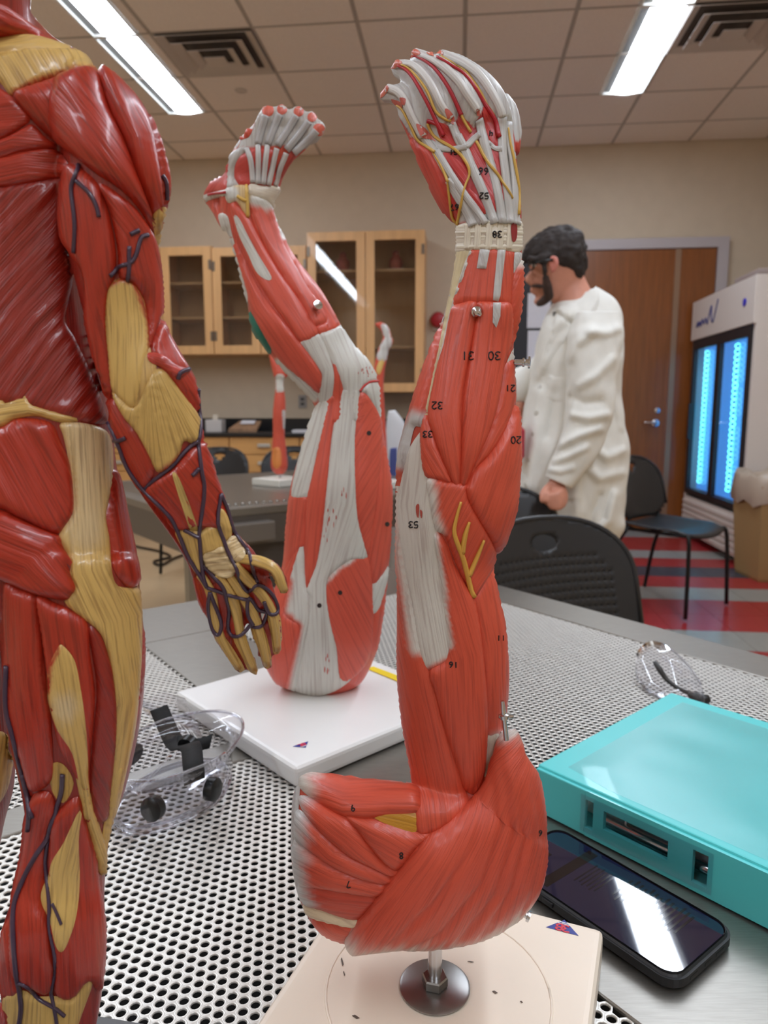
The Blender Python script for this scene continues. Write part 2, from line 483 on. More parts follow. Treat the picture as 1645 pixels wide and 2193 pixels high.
GLY = {'0': [[(.2, 0), (0, .4), (.1, .9), (.4, 1), (.6, .6), (.5, .1), (.2, 0)]], '1': [[(.3, 1), (.3, 0)]],
       '2': [[(0, .8), (.3, 1), (.6, .75), (.4, .4), (0, 0), (.6, 0)]], '3': [[(0, .9), (.4, 1), (.6, .75), (.25, .55), (.6, .3), (.35, 0), (0, .1)]],
       '4': [[(.1, 1), (0, .45), (.6, .45)], [(.5, 1), (.45, 0)]], '5': [[(.6, 1), (.1, 1), (.05, .55), (.5, .55), (.55, .15), (.2, 0), (0, .1)]],
       '6': [[(.5, 1), (.1, .5), (.1, .1), (.4, 0), (.6, .25), (.4, .5), (.1, .35)]], '7': [[(0, 1), (.6, 1), (.25, 0)]],
       '8': [[(.3, .52), (.05, .75), (.3, 1), (.55, .75), (.3, .52), (.05, .25), (.3, 0), (.58, .25), (.3, .52)]],
       '9': [[(.55, .65), (.3, .5), (.05, .7), (.3, 1), (.55, .8), (.5, .3), (.4, 0)]]}
def marking(parent, txt, x, y, size, sf, rot=180, r=.00035):
    """hand-written catalogue number on the model"""
    V, F = [], []; a = math.radians(rot); ca, sa = math.cos(a), math.sin(a); W = len(txt) * .85
    for i, ch in enumerate(txt):
        for st in GLY[ch]:
            pl = []
            for gx, gy in st:
                dx = (gx + i * .85 - W / 2) * size; dy = -(gy - .5) * size
                l, n, ok = sf.cast(x + dx * ca - dy * sa, y + dx * sa + dy * ca, True); pl.append(l + n * r * .5)
            v, f = sweep(cr(pl, 3), r, 5); o = len(V); V += v; F += [tuple(k + o for k in q) for q in f]
    return mesh('number_marking', V, F, mat('ink', (25, 20, 22), .6), parent, True)
# ================================================================== ROOM
CEIL = 3.35; WALL_Y = 6.62; WALL_L = -3.9; WALL_R = 2.86; WALL_B = -3.6
ROT = Matrix.Rotation(-TH, 3, 'Z')
def rbox(name, x0, x1, y0, y1, zz0, zz1, m, parent=None, bevel=0, world=True, seg=2):
    c = R((x0 + x1) / 2, (y0 + y1) / 2, (zz0 + zz1) / 2)
    return box(name, c, (abs(x1 - x0), abs(y1 - y0), abs(zz1 - zz0)), m, parent, -TH, bevel, world, seg)
wall_m = mat('wall_paint', (196, 180, 158), .75, noise_scale=9, noise_amt=.03)
tile_m = mat('ceiling_tile', (236, 226, 218), .9, noise_scale=160, noise_amt=.06, bump=.2)
def struct(o): o['kind'] = 'structure'; return o
struct(rbox('wall_back', WALL_L - .1, WALL_R + .1, WALL_Y, WALL_Y + .1, 0, CEIL + .15, wall_m))
struct(rbox('wall_left', WALL_L - .1, WALL_L, WALL_B, WALL_Y, 0, CEIL + .15, wall_m))
struct(rbox('wall_right', WALL_R, WALL_R + .1, WALL_B, WALL_Y, 0, CEIL + .15, wall_m))
struct(rbox('wall_front', WALL_L - .1, WALL_R + .1, WALL_B - .1, WALL_B, 0, CEIL + .15, wall_m))
fl = struct(rbox('floor', WALL_L, WALL_R, WALL_B, WALL_Y, -.1, -.004, mat('floor_vinyl', (196, 172, 138), .35, noise_scale=6, noise_amt=.05)))
# coloured vinyl rows by the door
cols = {'r': mat('red_vinyl', (150, 40, 44), .28, noise_scale=20, noise_amt=.06), 'g': mat('grey_vinyl', (140, 140, 135), .28, noise_scale=20, noise_amt=.06),
        'b': mat('slate_vinyl', (52, 60, 72), .25, noise_scale=20, noise_amt=.06), 't': mat('tan_vinyl', (196, 172, 138), .3, noise_scale=20, noise_amt=.05)}
seqn = 'rrgrbgrbrgrrbgrgr'
for i, k in enumerate('grrgrbrgrrgrb'):
    y1 = WALL_Y - .02 - i * .30
    for j in range(10):
        x0 = -.1 + j * .296
        o = rbox('floor_tile', x0 + .0008, x0 + .2945, y1 - .2985, y1 - .0008, -.004, 0, cols[k], fl)
ce = struct(rbox('ceiling', WALL_L, WALL_R, WALL_B, WALL_Y, CEIL + .012, CEIL + .12, mat('ceiling_backing', (230, 222, 214), .9)))
LX0L, LX1L, LX0R, LX1R = -2.25, -1.965, .975, 1.275
LY = [4.48 - 1.14, 4.48, 5.62]
xs = [-3.78 + .63 * i for i in range(11)] + [WALL_R]; ys = [3.34, 3.91, 4.48, 5.05, 5.62, 6.19, WALL_Y]
vents = {(3, 2), (8, 2)}
tcache = {}
for i in range(len(xs) - 1):
    for j in range(len(ys) - 1):
        if (i, j) in vents: continue
        a, b = xs[i], xs[i + 1]
        spans = [(a, b)]
        if ys[j] < 5.6:
            for l0, l1 in ((LX0L, LX1L), (LX0R, LX1R)):
                ns = []
                for s0, s1 in spans:
                    if l1 <= s0 or l0 >= s1: ns.append((s0, s1))
                    else:
                        if l0 - s0 > .03: ns.append((s0, l0))
                        if s1 - l1 > .03: ns.append((l1, s1))
                spans = ns
        for s0, s1 in spans:
            rbox('ceiling_tile', s0 + .013, s1 - .013, ys[j] + .013, ys[j + 1] - .013, CEIL - .004, CEIL + .012, tile_m, ce)
bar_m = mat('grid_bar', (176, 168, 160), .6)
for x in xs[:-1]: rbox('grid_bar', x - .012, x + .012, 3.34, WALL_Y, CEIL - .002, CEIL + .012, bar_m, ce)
for y in ys[1:-1]: rbox('grid_bar', WALL_L, WALL_R, y - .012, y + .012, CEIL - .0021, CEIL + .012, bar_m, ce)
# troffers
lens_m = mat('lamp_lens', (255, 255, 250), .4, emit=(230, 241, 255), estr=LAMP_STRENGTH)
refl_m = mat('lamp_reflector', (120, 120, 118), .5)
def troffer(x0, x1, y0, y1, label, group):
    t = thing('ceiling_light', label, 'light', R((x0 + x1) / 2, (y0 + y1) / 2, CEIL - .006), -TH, group)
    w, l = x1 - x0, y1 - y0; g = .006
    for nm, sx, sy, cx, cy in (('frame_rail', .012, l - g, -w / 2 + .006, 0), ('frame_rail', .012, l - g, w / 2 - .006, 0),
                               ('frame_rail', w - .024, .012, 0, -l / 2 + .009), ('frame_rail', w - .024, .012, 0, l / 2 - .009)):
        box(nm, (cx, cy, 0), (sx, sy, .012), mat('lamp_frame', (225, 225, 220), .4), t, world=False)
    box('reflector', (0, 0, .012), (w - .02, l - .02, .004), refl_m, t, world=False)
    V, F = [], []; n = 10
    for k in range(n + 1):
        a = math.pi * k / n
        for s in (-1, 1): V.append((w * .06 + math.cos(a) * w * .33, s * (l / 2 - .016), .009 - math.sin(a) * .022))
    for k in range(n): F.append((2 * k, 2 * k + 1, 2 * k + 3, 2 * k + 2))
    F.append(tuple(range(0, 2 * n + 2, 2))[::-1]); F.append(tuple(range(1, 2 * n + 2, 2))); F.append((0, 1, 2 * n + 1, 2 * n))
    mesh('lens', V, F, lens_m, t, False)
for k in range(8):
    y1 = 5.62 - 1.14 * k; y0 = y1 - 1.14
    if y0 < WALL_B: break
    nm = {0: ('far', 'whose end hangs nearest the cabinets'), 1: ('second', 'cut by the top of the picture')}.get(k)
    lab_l = ['bright ceiling light strip above the muscle figure, end nearest the cabinets', 'bright ceiling light strip cut by top edge, above the muscle figure'][k] if k < 2 else 'ceiling light strip overhead, outside the picture'
    lab_r = ['bright ceiling light strip on the right, above the lab coat and door', 'short end of ceiling light strip at top edge on the right'][k] if k < 2 else 'ceiling light strip overhead, outside the picture'
    g = 'ceiling lights in view' if k < 2 else 'ceiling lights outside the picture'
    troffer(LX0L, LX1L, y0, y1, lab_l, g); troffer(LX0R, LX1R, y0, y1, lab_r, g)
def vent(x0, x1, y0, y1, label):
    t = thing('air_vent', label, 'vent', R((x0 + x1) / 2, (y0 + y1) / 2, CEIL), -TH, 'square ceiling vents')
    m = mat('vent_metal', (196, 186, 178), .5); w, l = x1 - x0 - .02, y1 - y0 - .02
    box('backing', (0, 0, .009), (w, l, .004), mat('vent_dark', (84, 76, 72), .8), t, world=False)
    for k, (s, drop) in enumerate(((1.0, .004), (.74, .016), (.48, .028), (.22, .038))):
        a, b = w * s / 2, l * s / 2; ia, ib = a - w * .085, b - l * .085; zt, zb_ = -drop + .012, -drop - .010
        V = [(-a, -b, zb_), (a, -b, zb_), (a, b, zb_), (-a, b, zb_), (-ia, -ib, zt), (ia, -ib, zt), (ia, ib, zt), (-ia, ib, zt)]
        if k == 3: V = [(-a, -b, zb_), (a, -b, zb_), (a, b, zb_), (-a, b, zb_), (-ia, -ib, zb_), (ia, -ib, zb_), (ia, ib, zb_), (-ia, ib, zb_)]
        F = [(0, 1, 5, 4), (1, 2, 6, 5), (2, 3, 7, 6), (3, 0, 4, 7)] + ([(4, 5, 6, 7)] if k == 3 else [])
        o = mesh('louvre_ring', V, F, m, t, False); md = o.modifiers.new('s', 'SOLIDIFY'); md.thickness = .003
vent(xs[3], xs[4], ys[2], ys[3], 'square stepped ceiling vent beside the left light strip')
vent(xs[8], xs[9], ys[2], ys[3], 'square stepped ceiling vent at the top right corner')
g = G(516, 192, CEIL)
lathe('sprinkler_cover', [(.001, 0), (.045, 0), (.045, -.006), (.03, -.014), (.001, -.014)][::-1], g, mat('vent_metal', (196, 186, 178), .5), None)
props(bpy.data.objects['sprinkler_cover'], 'small round sprinkler cover on a ceiling tile', 'sprinkler')
# door
dt = mat('door_frame_metal', (176, 168, 170), .4); wood_d = mat('door_veneer', (128, 72, 30), .3, noise_scale=3, noise_amt=.14, aniso=(14, 14, 1), coat=.25)
df = struct(rbox('door_1', .99, 1.06, WALL_Y - .06, WALL_Y + .02, 0, 2.555, dt))
def at_door(nm, *a, m=dt, bevel=0): return rbox(nm, *a, m, df, bevel)
at_door('frame_head', 1.06, 2.26, WALL_Y - .06, WALL_Y + .02, 2.47, 2.555)
at_door('frame_jamb', 2.17, 2.26, WALL_Y - .06, WALL_Y + .02, 0, 2.47)
leaf = at_door('door_leaf', 1.065, 1.835, WALL_Y - .045, WALL_Y - .002, .03, 2.465, m=wood_d)
leaf2 = at_door('door_leaf', 1.86, 2.165, WALL_Y - .045, WALL_Y - .002, .03, 2.465, m=wood_d)
at_door('astragal', 1.825, 1.872, WALL_Y - .055, WALL_Y - .04, .03, 2.465, m=mat('bronze_strip', (150, 122, 100), .35, .5))
hx, hz = rp(1405, 906, WALL_Y - .07); chrome = mat('chrome', (205, 205, 208), .18, 1.0)
h1 = lathe('lever_rose', [(.001, 0), (.033, 0), (.033, .008), (.012, .012), (.012, .05), (.001, .05)], R(hx, WALL_Y - .045, hz), chrome, leaf, axis=-EY)
rod('lever_handle', [R(hx, WALL_Y - .095, hz), R(hx - .05, WALL_Y - .098, hz + .004), R(hx - .11, WALL_Y - .092, hz + .006)], .010, chrome, leaf, smooth_path=4)
lathe('deadbolt', [(.001, 0), (.024, 0), (.024, .012), (.001, .016)], R(hx + .01, WALL_Y - .045, hz + .11), chrome, leaf, axis=-EY)
# notice board
nb = thing('notice_board', 'black notice board with white sheets behind the man', 'board', R(.62, WALL_Y - .02, 1.8), -TH)
bx0, bz1 = rp(1060, 560, WALL_Y - .02); bx1, bz0 = rp(1190, 792, WALL_Y - .02)
rbox('panel', bx0, bx1, WALL_Y - .03, WALL_Y - .002, bz0, bz1, mat('board_black', (34, 33, 36), .6), nb)
for (a, b, c, d) in ((1131, 628, 1178, 702), (1131, 708, 1178, 776)):
    x0, zz1 = rp(a, b, WALL_Y - .035); x1, zz0 = rp(c, d, WALL_Y - .035)
    rbox('paper_sheet', x0, x1, WALL_Y - .034, WALL_Y - .031, zz0, zz1, mat('paper', (214, 212, 216), .8, noise_scale=30, noise_amt=.03), nb)
x, z = rp(938, 685, WALL_Y - .03)
al = thing('alarm_bell', 'small round red alarm on the wall beside the tall cabinet', 'alarm', R(x, WALL_Y, z), -TH)
lathe('dome', [(.001, 0), (.07, 0), (.07, .02), (.055, .05), (.02, .06), (.001, .06)], R(x, WALL_Y - .012, z), mat('alarm_red', (170, 30, 42), .4), al, axis=-EY)
rbox('back_box', x - .05, x + .05, WALL_Y - .02, WALL_Y - .001, z - .09, z + .05, mat('alarm_plate', (190, 178, 165), .5), al)
# wall cabinets
maple = mat('maple', (214, 166, 112), .4, noise_scale=2.2, noise_amt=.10, aniso=(9, 9, 1), coat=.1)
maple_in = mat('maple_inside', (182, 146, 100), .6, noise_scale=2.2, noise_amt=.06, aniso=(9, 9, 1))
def cabinet(x0, x1, zz0, zz1, nd, shelves, label, depth=.34, hinge_right=True):
    yb = WALL_Y - .001; yf = WALL_Y - depth; t = .02
    c = thing('wall_cabinet', label, 'cabinet', R((x0 + x1) / 2, yb, zz0), -TH, 'glass fronted wall cabinets')
    for nm, a in (('side_panel', (x0, x0 + t, yf, yb, zz0, zz1)), ('side_panel', (x1 - t, x1, yf, yb, zz0, zz1)), ('top_panel', (x0 + t, x1 - t, yf, yb, zz1 - t, zz1)),
                  ('bottom_panel', (x0 + t, x1 - t, yf, yb, zz0, zz0 + t))): rbox(nm, *a, maple, c)
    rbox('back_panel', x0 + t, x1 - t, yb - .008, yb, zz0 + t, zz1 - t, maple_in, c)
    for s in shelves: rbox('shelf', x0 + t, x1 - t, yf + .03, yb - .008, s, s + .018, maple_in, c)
    w = (x1 - x0) / nd
    for k in range(nd):
        a, b = x0 + k * w + .003, x0 + (k + 1) * w - .003; f = .075; y0, y1 = yf - .022, yf - .002
        d = rbox('door', a, a + f, y0, y1, zz0 + .003, zz1 - .003, maple, c, .002)
        rbox('door_stile', b - f, b, y0, y1, zz0 + .003, zz1 - .003, maple, d, .002)
        rbox('door_rail', a + f, b - f, y0, y1, zz1 - .003 - f, zz1 - .003, maple, d, .002)
        rbox('door_rail', a + f, b - f, y0, y1, zz0 + .003, zz0 + .003 + f, maple, d, .002)
        rbox('glass_pane', a + f - .004, b - f + .004, yf - .013, yf - .010, zz0 + f, zz1 - f, GLASS, d)
        hs = b - .012 if (k == nd - 1) else a + .012
        for hz_ in (zz0 + .16, zz1 - .16): rbox('hinge', hs - .012, hs + .012, y0 - .006, y0 + .002, hz_ - .04, hz_ + .04, mat('hinge_metal', (120, 108, 96), .4, .8), d)
    return c
cz0, cz1 = 1.585, 2.515
cabinet(-2.64, -2.175, cz0, cz1, 1, (1.9, 2.2), 'single door glass wall cabinet nearest the muscle figure shoulder')
cabinet(-2.172, -1.33, cz0, cz1 - .015, 2, (1.9, 2.2), 'double door glass wall cabinet half hidden behind the raised leg model')
cabinet(-3.4, -2.643, cz0, cz1, 2, (1.9, 2.2), 'double door glass wall cabinet hidden behind the muscle figure')
cabinet(-1.322, -.31, 1.25, 2.60, 2, (1.63, 2.275), 'tall double door glass wall cabinet between the leg and arm models', .36)
# model on the tall cabinet shelf
def mini_model(px, py, yr, zbase, label, hh=.17):
    x, z = rp(px, py, yr); t = thing('anatomy_model', label, 'model', R(x, yr, zbase), -TH)
    box('base', (0, 0, .012), (.16, .12, .024), mat('model_base', (228, 226, 216), .4), t, world=False, bevel=.004)
    lathe('torso', [(.001, .024), (.05, .025), (.065, .06), (.06, .10), (.045, .125), (.03, .14), (.035, .165), (.02, .185), (.001, .19)], (0, 0, 0), mat('model_red', (150, 60, 50), .5, noise_scale=25, noise_amt=.3), t, world=False)
mini_model(848, 560, WALL_Y - .16, 2.294, 'small red organ model on the top shelf of the tall cabinet')
mini_model(735, 560, WALL_Y - .15, 2.294, 'dark little organ model on the top shelf behind the reflecting pane')
# base cabinets and worktop
yb, yf = WALL_Y - .002, WALL_Y - .62
bm_ = mat('birch', (206, 156, 96), .4, noise_scale=2.2, noise_amt=.08, aniso=(1, 9, 9), coat=.1)
hw = mat('pull_metal', (200, 198, 192), .35, .6)
xb = [-3.4, -2.6, -1.98, -1.36, -.74, -.12]
for i in range(5):
    x0, x1 = xb[i], xb[i + 1]
    c = thing('base_cabinet', ['drawer base cabinet at the far left, behind the muscle figure', 'drawer base cabinet behind the wrist of the muscle figure', 'drawer base cabinet behind the distant arm model', 'drawer base cabinet hidden behind the leg model', 'drawer base cabinet at the right end of the black worktop'][i], 'cabinet', R((x0 + x1) / 2, yf, 0), -TH, 'drawer cabinets under the black worktop')
    rbox('carcass', x0 + .002, x1 - .002, yf + .02, yb, .1, .868, bm_, c)
    rbox('toe_kick', x0 + .002, x1 - .002, yf + .08, yb, 0, .1, mat('kick_black', (30, 28, 28), .6), c)
    for z0_, zt in ((.72, .862), (.565, .712), (.33, .557), (.115, .322)):
        d = rbox('drawer', x0 + .006, x1 - .006, yf, yf + .02, z0_, zt, bm_, c, .002)
        xm = (x0 + x1) / 2; rbox('pull', xm - .055, xm + .055, yf - .022, yf - .001, (z0_ + zt) / 2 - .012, (z0_ + zt) / 2 + .018, hw, d, .004)
ct = thing('worktop', 'black laboratory worktop along the back wall', 'worktop', R(-1.7, yf, .87), -TH)
blk = mat('epoxy_black', (24, 24, 27), .3)
rbox('slab', -3.4, -.12, yf - .025, yb, .869, .9, blk, ct, .003)
struct(rbox('trim_1', -3.4, -.12, yb - .02, yb, .9001, 1.02, blk))
def rx(px, py, yr): return rp(px, py, yr)[0]
x = rx(462, 915, 6.35)
o = thing('tissue_box', 'pale tissue box on the worktop behind the figure wrist', 'box', R(x, 6.35, .9), -TH)
box('carton', (0, 0, .055), (.15, .12, .11), mat('carton_white', (206, 200, 196), .6), o, world=False, bevel=.004)
box('tissue', (0, 0, .13), (.05, .02, .05), mat('tissue', (206, 196, 180), .8), o, world=False, bevel=.008)
x = rx(525, 915, 6.3)
o = thing('open_carton', 'open brown printed box lying on the black worktop', 'box', R(x, 6.3, .9), -TH)
mesh('cover', [(-.13, -.08, .001), (.13, -.08, .001), (.13, .08, .08), (-.07, .08, .08), (-.13, -.08, .03), (.13, -.08, .03), (.13, .08, .10), (-.07, .08, .10)], [(0, 3, 2, 1), (4, 5, 6, 7), (0, 1, 5, 4), (1, 2, 6, 5), (2, 3, 7, 6), (3, 0, 4, 7)], mat('carton_brown', (150, 116, 88), .6, noise_scale=18, noise_amt=.3), o, False)
box('sheet', (.02, .03, .088), (.13, .07, .003), mat('paper', (214, 212, 216), .8), o, world=False, M=Matrix.Rotation(.41, 3, 'X'))
x = rx(650, 922, 6.2)
props(rbox('paper_stack', x - .08, x + .08, 6.1, 6.25, .9, .925, mat('paper', (214, 212, 216), .8), None, .002), 'small white paper stack on worktop beside the leg model', 'paper')
x, z = rp(648, 860, WALL_Y - .002)
o = thing('wall_outlet', 'grey power outlet on the wall above the worktop', 'outlet', R(x, WALL_Y, z), -TH)
rbox('plate', x - .04, x + .04, WALL_Y - .008, WALL_Y - .001, z - .06, z + .06, mat('outlet_grey', (150, 146, 142), .5), o, .002)
for dz in (-.022, .022): rbox('socket', x - .018, x + .018, WALL_Y - .011, WALL_Y - .007, z + dz - .014, z + dz + .014, mat('socket_dark', (70, 68, 66), .5), o, .002)

# ------------------------------------------------------------------ refrigerator
N = G(1582, 1213, 0); fx, fy = N.dot(EX), N.dot(EY); fw, fd, fh = 1.32, .82, 2.0
fr = thing('display_fridge', 'tall white two door glass refrigerator with blue lit interior', 'refrigerator', R(fx, fy, 0), -TH)
white = mat('fridge_white', (214, 206, 200), .4); dark = mat('fridge_gasket', (26, 24, 30), .5)
rbox('side_panel', fx, fx + fd, fy, fy + .04, .04, fh, white, fr, .004); rbox('side_panel', fx, fx + fd, fy + fw - .04, fy + fw, .04, fh, white, fr, .004)
rbox('back_panel', fx + fd - .03, fx + fd, fy + .04, fy + fw - .04, .04, fh, mat('fridge_liner', (120, 150, 190), .4), fr)
hd = rbox('header', fx - .02, fx + fd, fy + .001, fy + fw - .001, 1.68, fh, white, fr, .006)
gr = rbox('grille_panel', fx - .005, fx + fd, fy + .041, fy + fw - .041, .05, .36, white, fr)
for k in range(6): rbox('grille_slat', fx - .022, fx - .006, fy + .05, fy + fw - .05, .075 + k * .046, .103 + k * .046, white, gr, .003)
rbox('floor_panel', fx + .02, fx + fd, fy + .041, fy + fw - .041, .37, .40, dark, fr)
blue = mat('blue_lit_liner', (90, 160, 230), .5, emit=(60, 150, 235), estr=.38)
rbox('lit_liner', fx + .085, fx + .10, fy + .05, fy + fw - .05, .42, 1.64, blue, fr)
led = mat('led_ring', (160, 255, 250), .4, emit=(120, 255, 240), estr=1.7); led2 = mat('led_ring_dim', (150, 220, 250), .4, emit=(110, 215, 250), estr=.4)
mid = fy + fw / 2
for d_i, (y0, y1) in enumerate(((fy + .045, mid + .01), (mid - .01, fy + fw - .045))):
    dx = fx - .012 - d_i * .0; a = dx
    d = rbox('door', a, a + .03, y0, y0 + .055, .385, 1.675, dark, fr)
    rbox('door_stile', a, a + .03, y1 - .055, y1, .385, 1.675, dark, d); rbox('door_rail', a, a + .03, y0 + .055, y1 - .055, 1.60, 1.675, dark, d)
    rbox('door_rail', a, a + .03, y0 + .055, y1 - .055, .385, .43, dark, d)
    rbox('glass_pane', a + .012, a + .017, y0 + .05, y1 - .05, .42, 1.61, clear_mat('fridge_glass%d' % d_i, (.86, .92, .97), .02, .02), d)
    # led ring strip behind the glass
    ring = bpy.data.meshes.new('led_ring'); V, F = [], []
    for i in range(16):
        for j in range(6):
            A, B = 2 * math.pi * i / 16, 2 * math.pi * j / 6; rr = .0175 + .0032 * math.cos(B); V.append((.0032 * math.sin(B), rr * math.cos(A), rr * math.sin(A)))
    for i in range(16):
        for j in range(6): F.append((i * 6 + j, i * 6 + (j + 1) % 6, ((i + 1) % 16) * 6 + (j + 1) % 6, ((i + 1) % 16) * 6 + j))
    ring.from_pydata(V, [], F); ring2 = ring.copy(); ring.materials.append(led); ring2.materials.append(led2)
    yy = y1 - .17 if d_i else y1 - .22
    for k in range(27):
        for q in range(2):
            if q and d_i == 0 and k in (5, 12, 13, 19): continue
            o = bpy.data.objects.new('led_ring', ring2 if q else ring); COL.objects.link(o); o.parent = fr
            wpos = R(fx + .055, yy - q * .09, .50 + k * .041)
            o.matrix_local = world_m(fr).inverted() @ Matrix.Translation(wpos) @ Matrix.Rotation(-TH + math.radians(58), 4, 'Z')
hx_ = rbox('door_handle', fx - .03, fx - .012, mid + .56, mid + .59, .85, 1.15, dark, fr, .004)
# fridge lettering and badge on the header (script mark and blue dot)
def on_header(y, z): return R(fx - .0215, fy + y, z)
scr = [(1.18, 1.80), (1.15, 1.84), (1.13, 1.80), (1.10, 1.84), (1.07, 1.80), (1.04, 1.85), (1.00, 1.81), (.96, 1.85), (.92, 1.80), (.88, 1.87), (.84, 1.93), (.83, 1.84), (.79, 1.80), (.74, 1.88), (.70, 1.96)]
rod('script_lettering', [on_header(a, b - .02) for a, b in scr], .006, mat('letter_blue', (40, 42, 110), .5), hd, smooth_path=4)
lathe('badge', [(.001, 0), (.028, 0), (.028, .004), (.001, .005)], on_header(.17, 1.84), mat('badge_blue', (40, 40, 190), .4), hd, axis=-EX)
o = thing('cardboard_tray', 'low brown tray stored on top of the refrigerator', 'box', R(fx + .3, fy + .5, fh), -TH)
rbox('tray', fx + .1, fx + .6, fy + .3, fy + 1.1, fh + .001, fh + .06, mat('tray_brown', (130, 108, 98), .7), o, .01)
rbox('lid', fx + .12, fx + .58, fy + .34, fy + .8, fh + .061, fh + .10, mat('tray_grey', (165, 150, 146), .7), o, .01)
# trash bin
g = G(1612, 1243, 0)
tb = thing('trash_bin', 'tan waste bin with clear liner at the right edge', 'bin', (g.x + .16, g.y + .1, 0))
tan = mat('bin_tan', (158, 128, 84), .6)
for nm, a, b in (('bin_body', .0, 1),):
    V, F = [], []
    for z, w in ((0, .15), (.02, .155), (.62, .19), (.62, .18), (.05, .145)):
        V += [(-w, -w, z), (w, -w, z), (w, w, z), (-w, w, z)]
    for i in range(4):
        for k in range(4): F.append((i * 4 + k, i * 4 + (k + 1) % 4, i * 4 + 4 + (k + 1) % 4, i * 4 + 4 + k))
    F += [(3, 2, 1, 0), (16, 17, 18, 19)]
    mesh(nm, V, F, tan, tb, False)
V, F = [], []
for j, (z, w) in enumerate(((.50, .202), (.56, .212), (.66, .206), (.70, .195), (.64, .17), (.3, .15))):
    for k in range(24):
        a = 2 * math.pi * k / 24; s = max(abs(math.cos(a)), abs(math.sin(a))); ww = w * (1 + .035 * math.sin(k * 2.3 + j)) / s ** .8
        V.append((math.cos(a) * ww, math.sin(a) * ww, z + .02 * math.sin(k * 1.7 + j * 2)))
for j in range(5):
    for k in range(24): F.append((j * 24 + k, j * 24 + (k + 1) % 24, j * 24 + 24 + (k + 1) % 24, j * 24 + 24 + k))
mesh('bin_liner', V, F, mat('liner', (178, 162, 146), .35), tb, False, True)
# ================================================================== TABLES
TA = Vector((math.sin(math.radians(52.6)), math.cos(math.radians(52.6)), 0)); TBv = Vector((-TA.y, TA.x, 0))
TZ = .725; K = Vector((.078, 1.718, 0))
steel = mat('brushed_steel', (152, 148, 141), .38, .9, noise_scale=60, noise_amt=.08, aniso=(1, 14, 1))
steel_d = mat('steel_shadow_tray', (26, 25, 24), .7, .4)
perf = mat('perforated_steel', (224, 221, 214), .40, .6, noise_scale=40, noise_amt=.05)
TROT = Matrix((( TA.x, TBv.x, 0), (TA.y, TBv.y, 0), (0, 0, 1)))
def tb_pt(u, v, z=TZ, k=K): return k + TA * u + TBv * v + Vector((0, 0, z))
def tbox(name, u0, u1, v0, v1, zz0, zz1, m, parent, bevel=0, k=K):
    return box(name, tb_pt((u0 + u1) / 2, (v0 + v1) / 2, (zz0 + zz1) / 2, k), (u1 - u0, v1 - v0, zz1 - zz0), m, parent, bevel=bevel, M=TROT)
def perforated(name, parent, u0, u1, v0, v1, pitch, r, n, z, th, k=K, clip=None):
    row = pitch * .8660254; U, V_ = [], []
    nv = int((v1 - v0) / row) + 1; nu = int((u1 - u0) / pitch)
    cs = []
    for j in range(nv):
        for i in range(nu):
            cs.append((u0 + pitch * (i + .75 + (.5 if j % 2 else 0)), v0 + row * (j + .5)))
    C = np.array(cs)
    hexr = pitch / math.sqrt(3)
    ang = np.arange(n) * 2 * np.pi / n + np.pi / 6
    # outer outline: hexagon sampled at the same angles
    oa = (ang - np.pi / 6 + np.pi / 6) % (np.pi / 3) - np.pi / 6
    sect = (ang + 1e-9) % (np.pi / 3) - np.pi / 6   # distance from a flat side
    # flat sides face +-u (pointy along v)
    fl_ = ((ang + np.pi / 6) % (np.pi / 3)) - np.pi / 6
    orad = (pitch / 2) / np.cos(fl_)
    ou = np.stack([np.cos(ang) * orad, np.sin(ang) * orad], 1); iu = np.stack([np.cos(ang) * r, np.sin(ang) * r], 1)
    lu = iu * 1.14
    nc = len(C)
    ring = [(ou, 0.0), (lu, 0.00025), (iu, -.0002), (iu * .97, -th)]
    Vs = np.zeros((nc, len(ring), n, 3))
    for q, (o2, dz) in enumerate(ring):
        uv = C[:, None, :] + o2[None]
        Vs[:, q, :, 0] = k.x + TA.x * uv[..., 0] + TBv.x * uv[..., 1]
        Vs[:, q, :, 1] = k.y + TA.y * uv[..., 0] + TBv.y * uv[..., 1]
        Vs[:, q, :, 2] = z + dz
    nr = len(ring); base = (np.arange(nc) * nr * n)[:, None, None, None]
    q = np.arange(nr - 1)[:, None] * n; a = np.arange(n)[None]; b = (np.arange(n)[None] + 1) % n
    quad = np.stack([q + a, q + b, q + n + b, q + n + a], -1)[None]
    Fs = (quad + base).reshape(-1, 4)
    me = bpy.data.meshes.new(name); nv_ = Vs.size // 3
    me.vertices.add(nv_); me.vertices.foreach_set('co', Vs.ravel().astype(np.float32))
    me.loops.add(Fs.size); me.loops.foreach_set('vertex_index', Fs.ravel().astype(np.int32))
    me.polygons.add(len(Fs)); me.polygons.foreach_set('loop_start', np.arange(len(Fs), dtype=np.int32) * 4); me.polygons.foreach_set('loop_total', np.full(len(Fs), 4, dtype=np.int32))
    me.update(calc_edges=True); me.validate()
    return link_mesh(name, me, perf, parent, True, False)
nt_ = thing('steel_table', 'near stainless steel table with perforated top carrying the models', 'table', (K.x - .6, K.y - 1.1, 0))
U0, V0 = -1.62, -1.55
tbox('top_rim', -.095, 0, V0, 0, TZ - .03, TZ, steel, nt_, .002)
tbox('top_rim', U0, -.0951, -.2, 0, TZ - .03, TZ, steel, nt_, .002)
tbox('top_rim', U0, -.0951, V0, V0 + .08, TZ - .03, TZ, steel, nt_, .002)
tbox('top_rim', U0, U0 + .08, V0 + .0801, -.2001, TZ - .03, TZ, steel, nt_, .002)
tbox('centre_plate', -.745, -.595, V0 + .0801, -.2001, TZ - .02, TZ, steel, nt_, .002)
tbox('cross_bar', U0 + .0801, -.7451, -.65, -.603, TZ - .02, TZ, steel, nt_, .002)
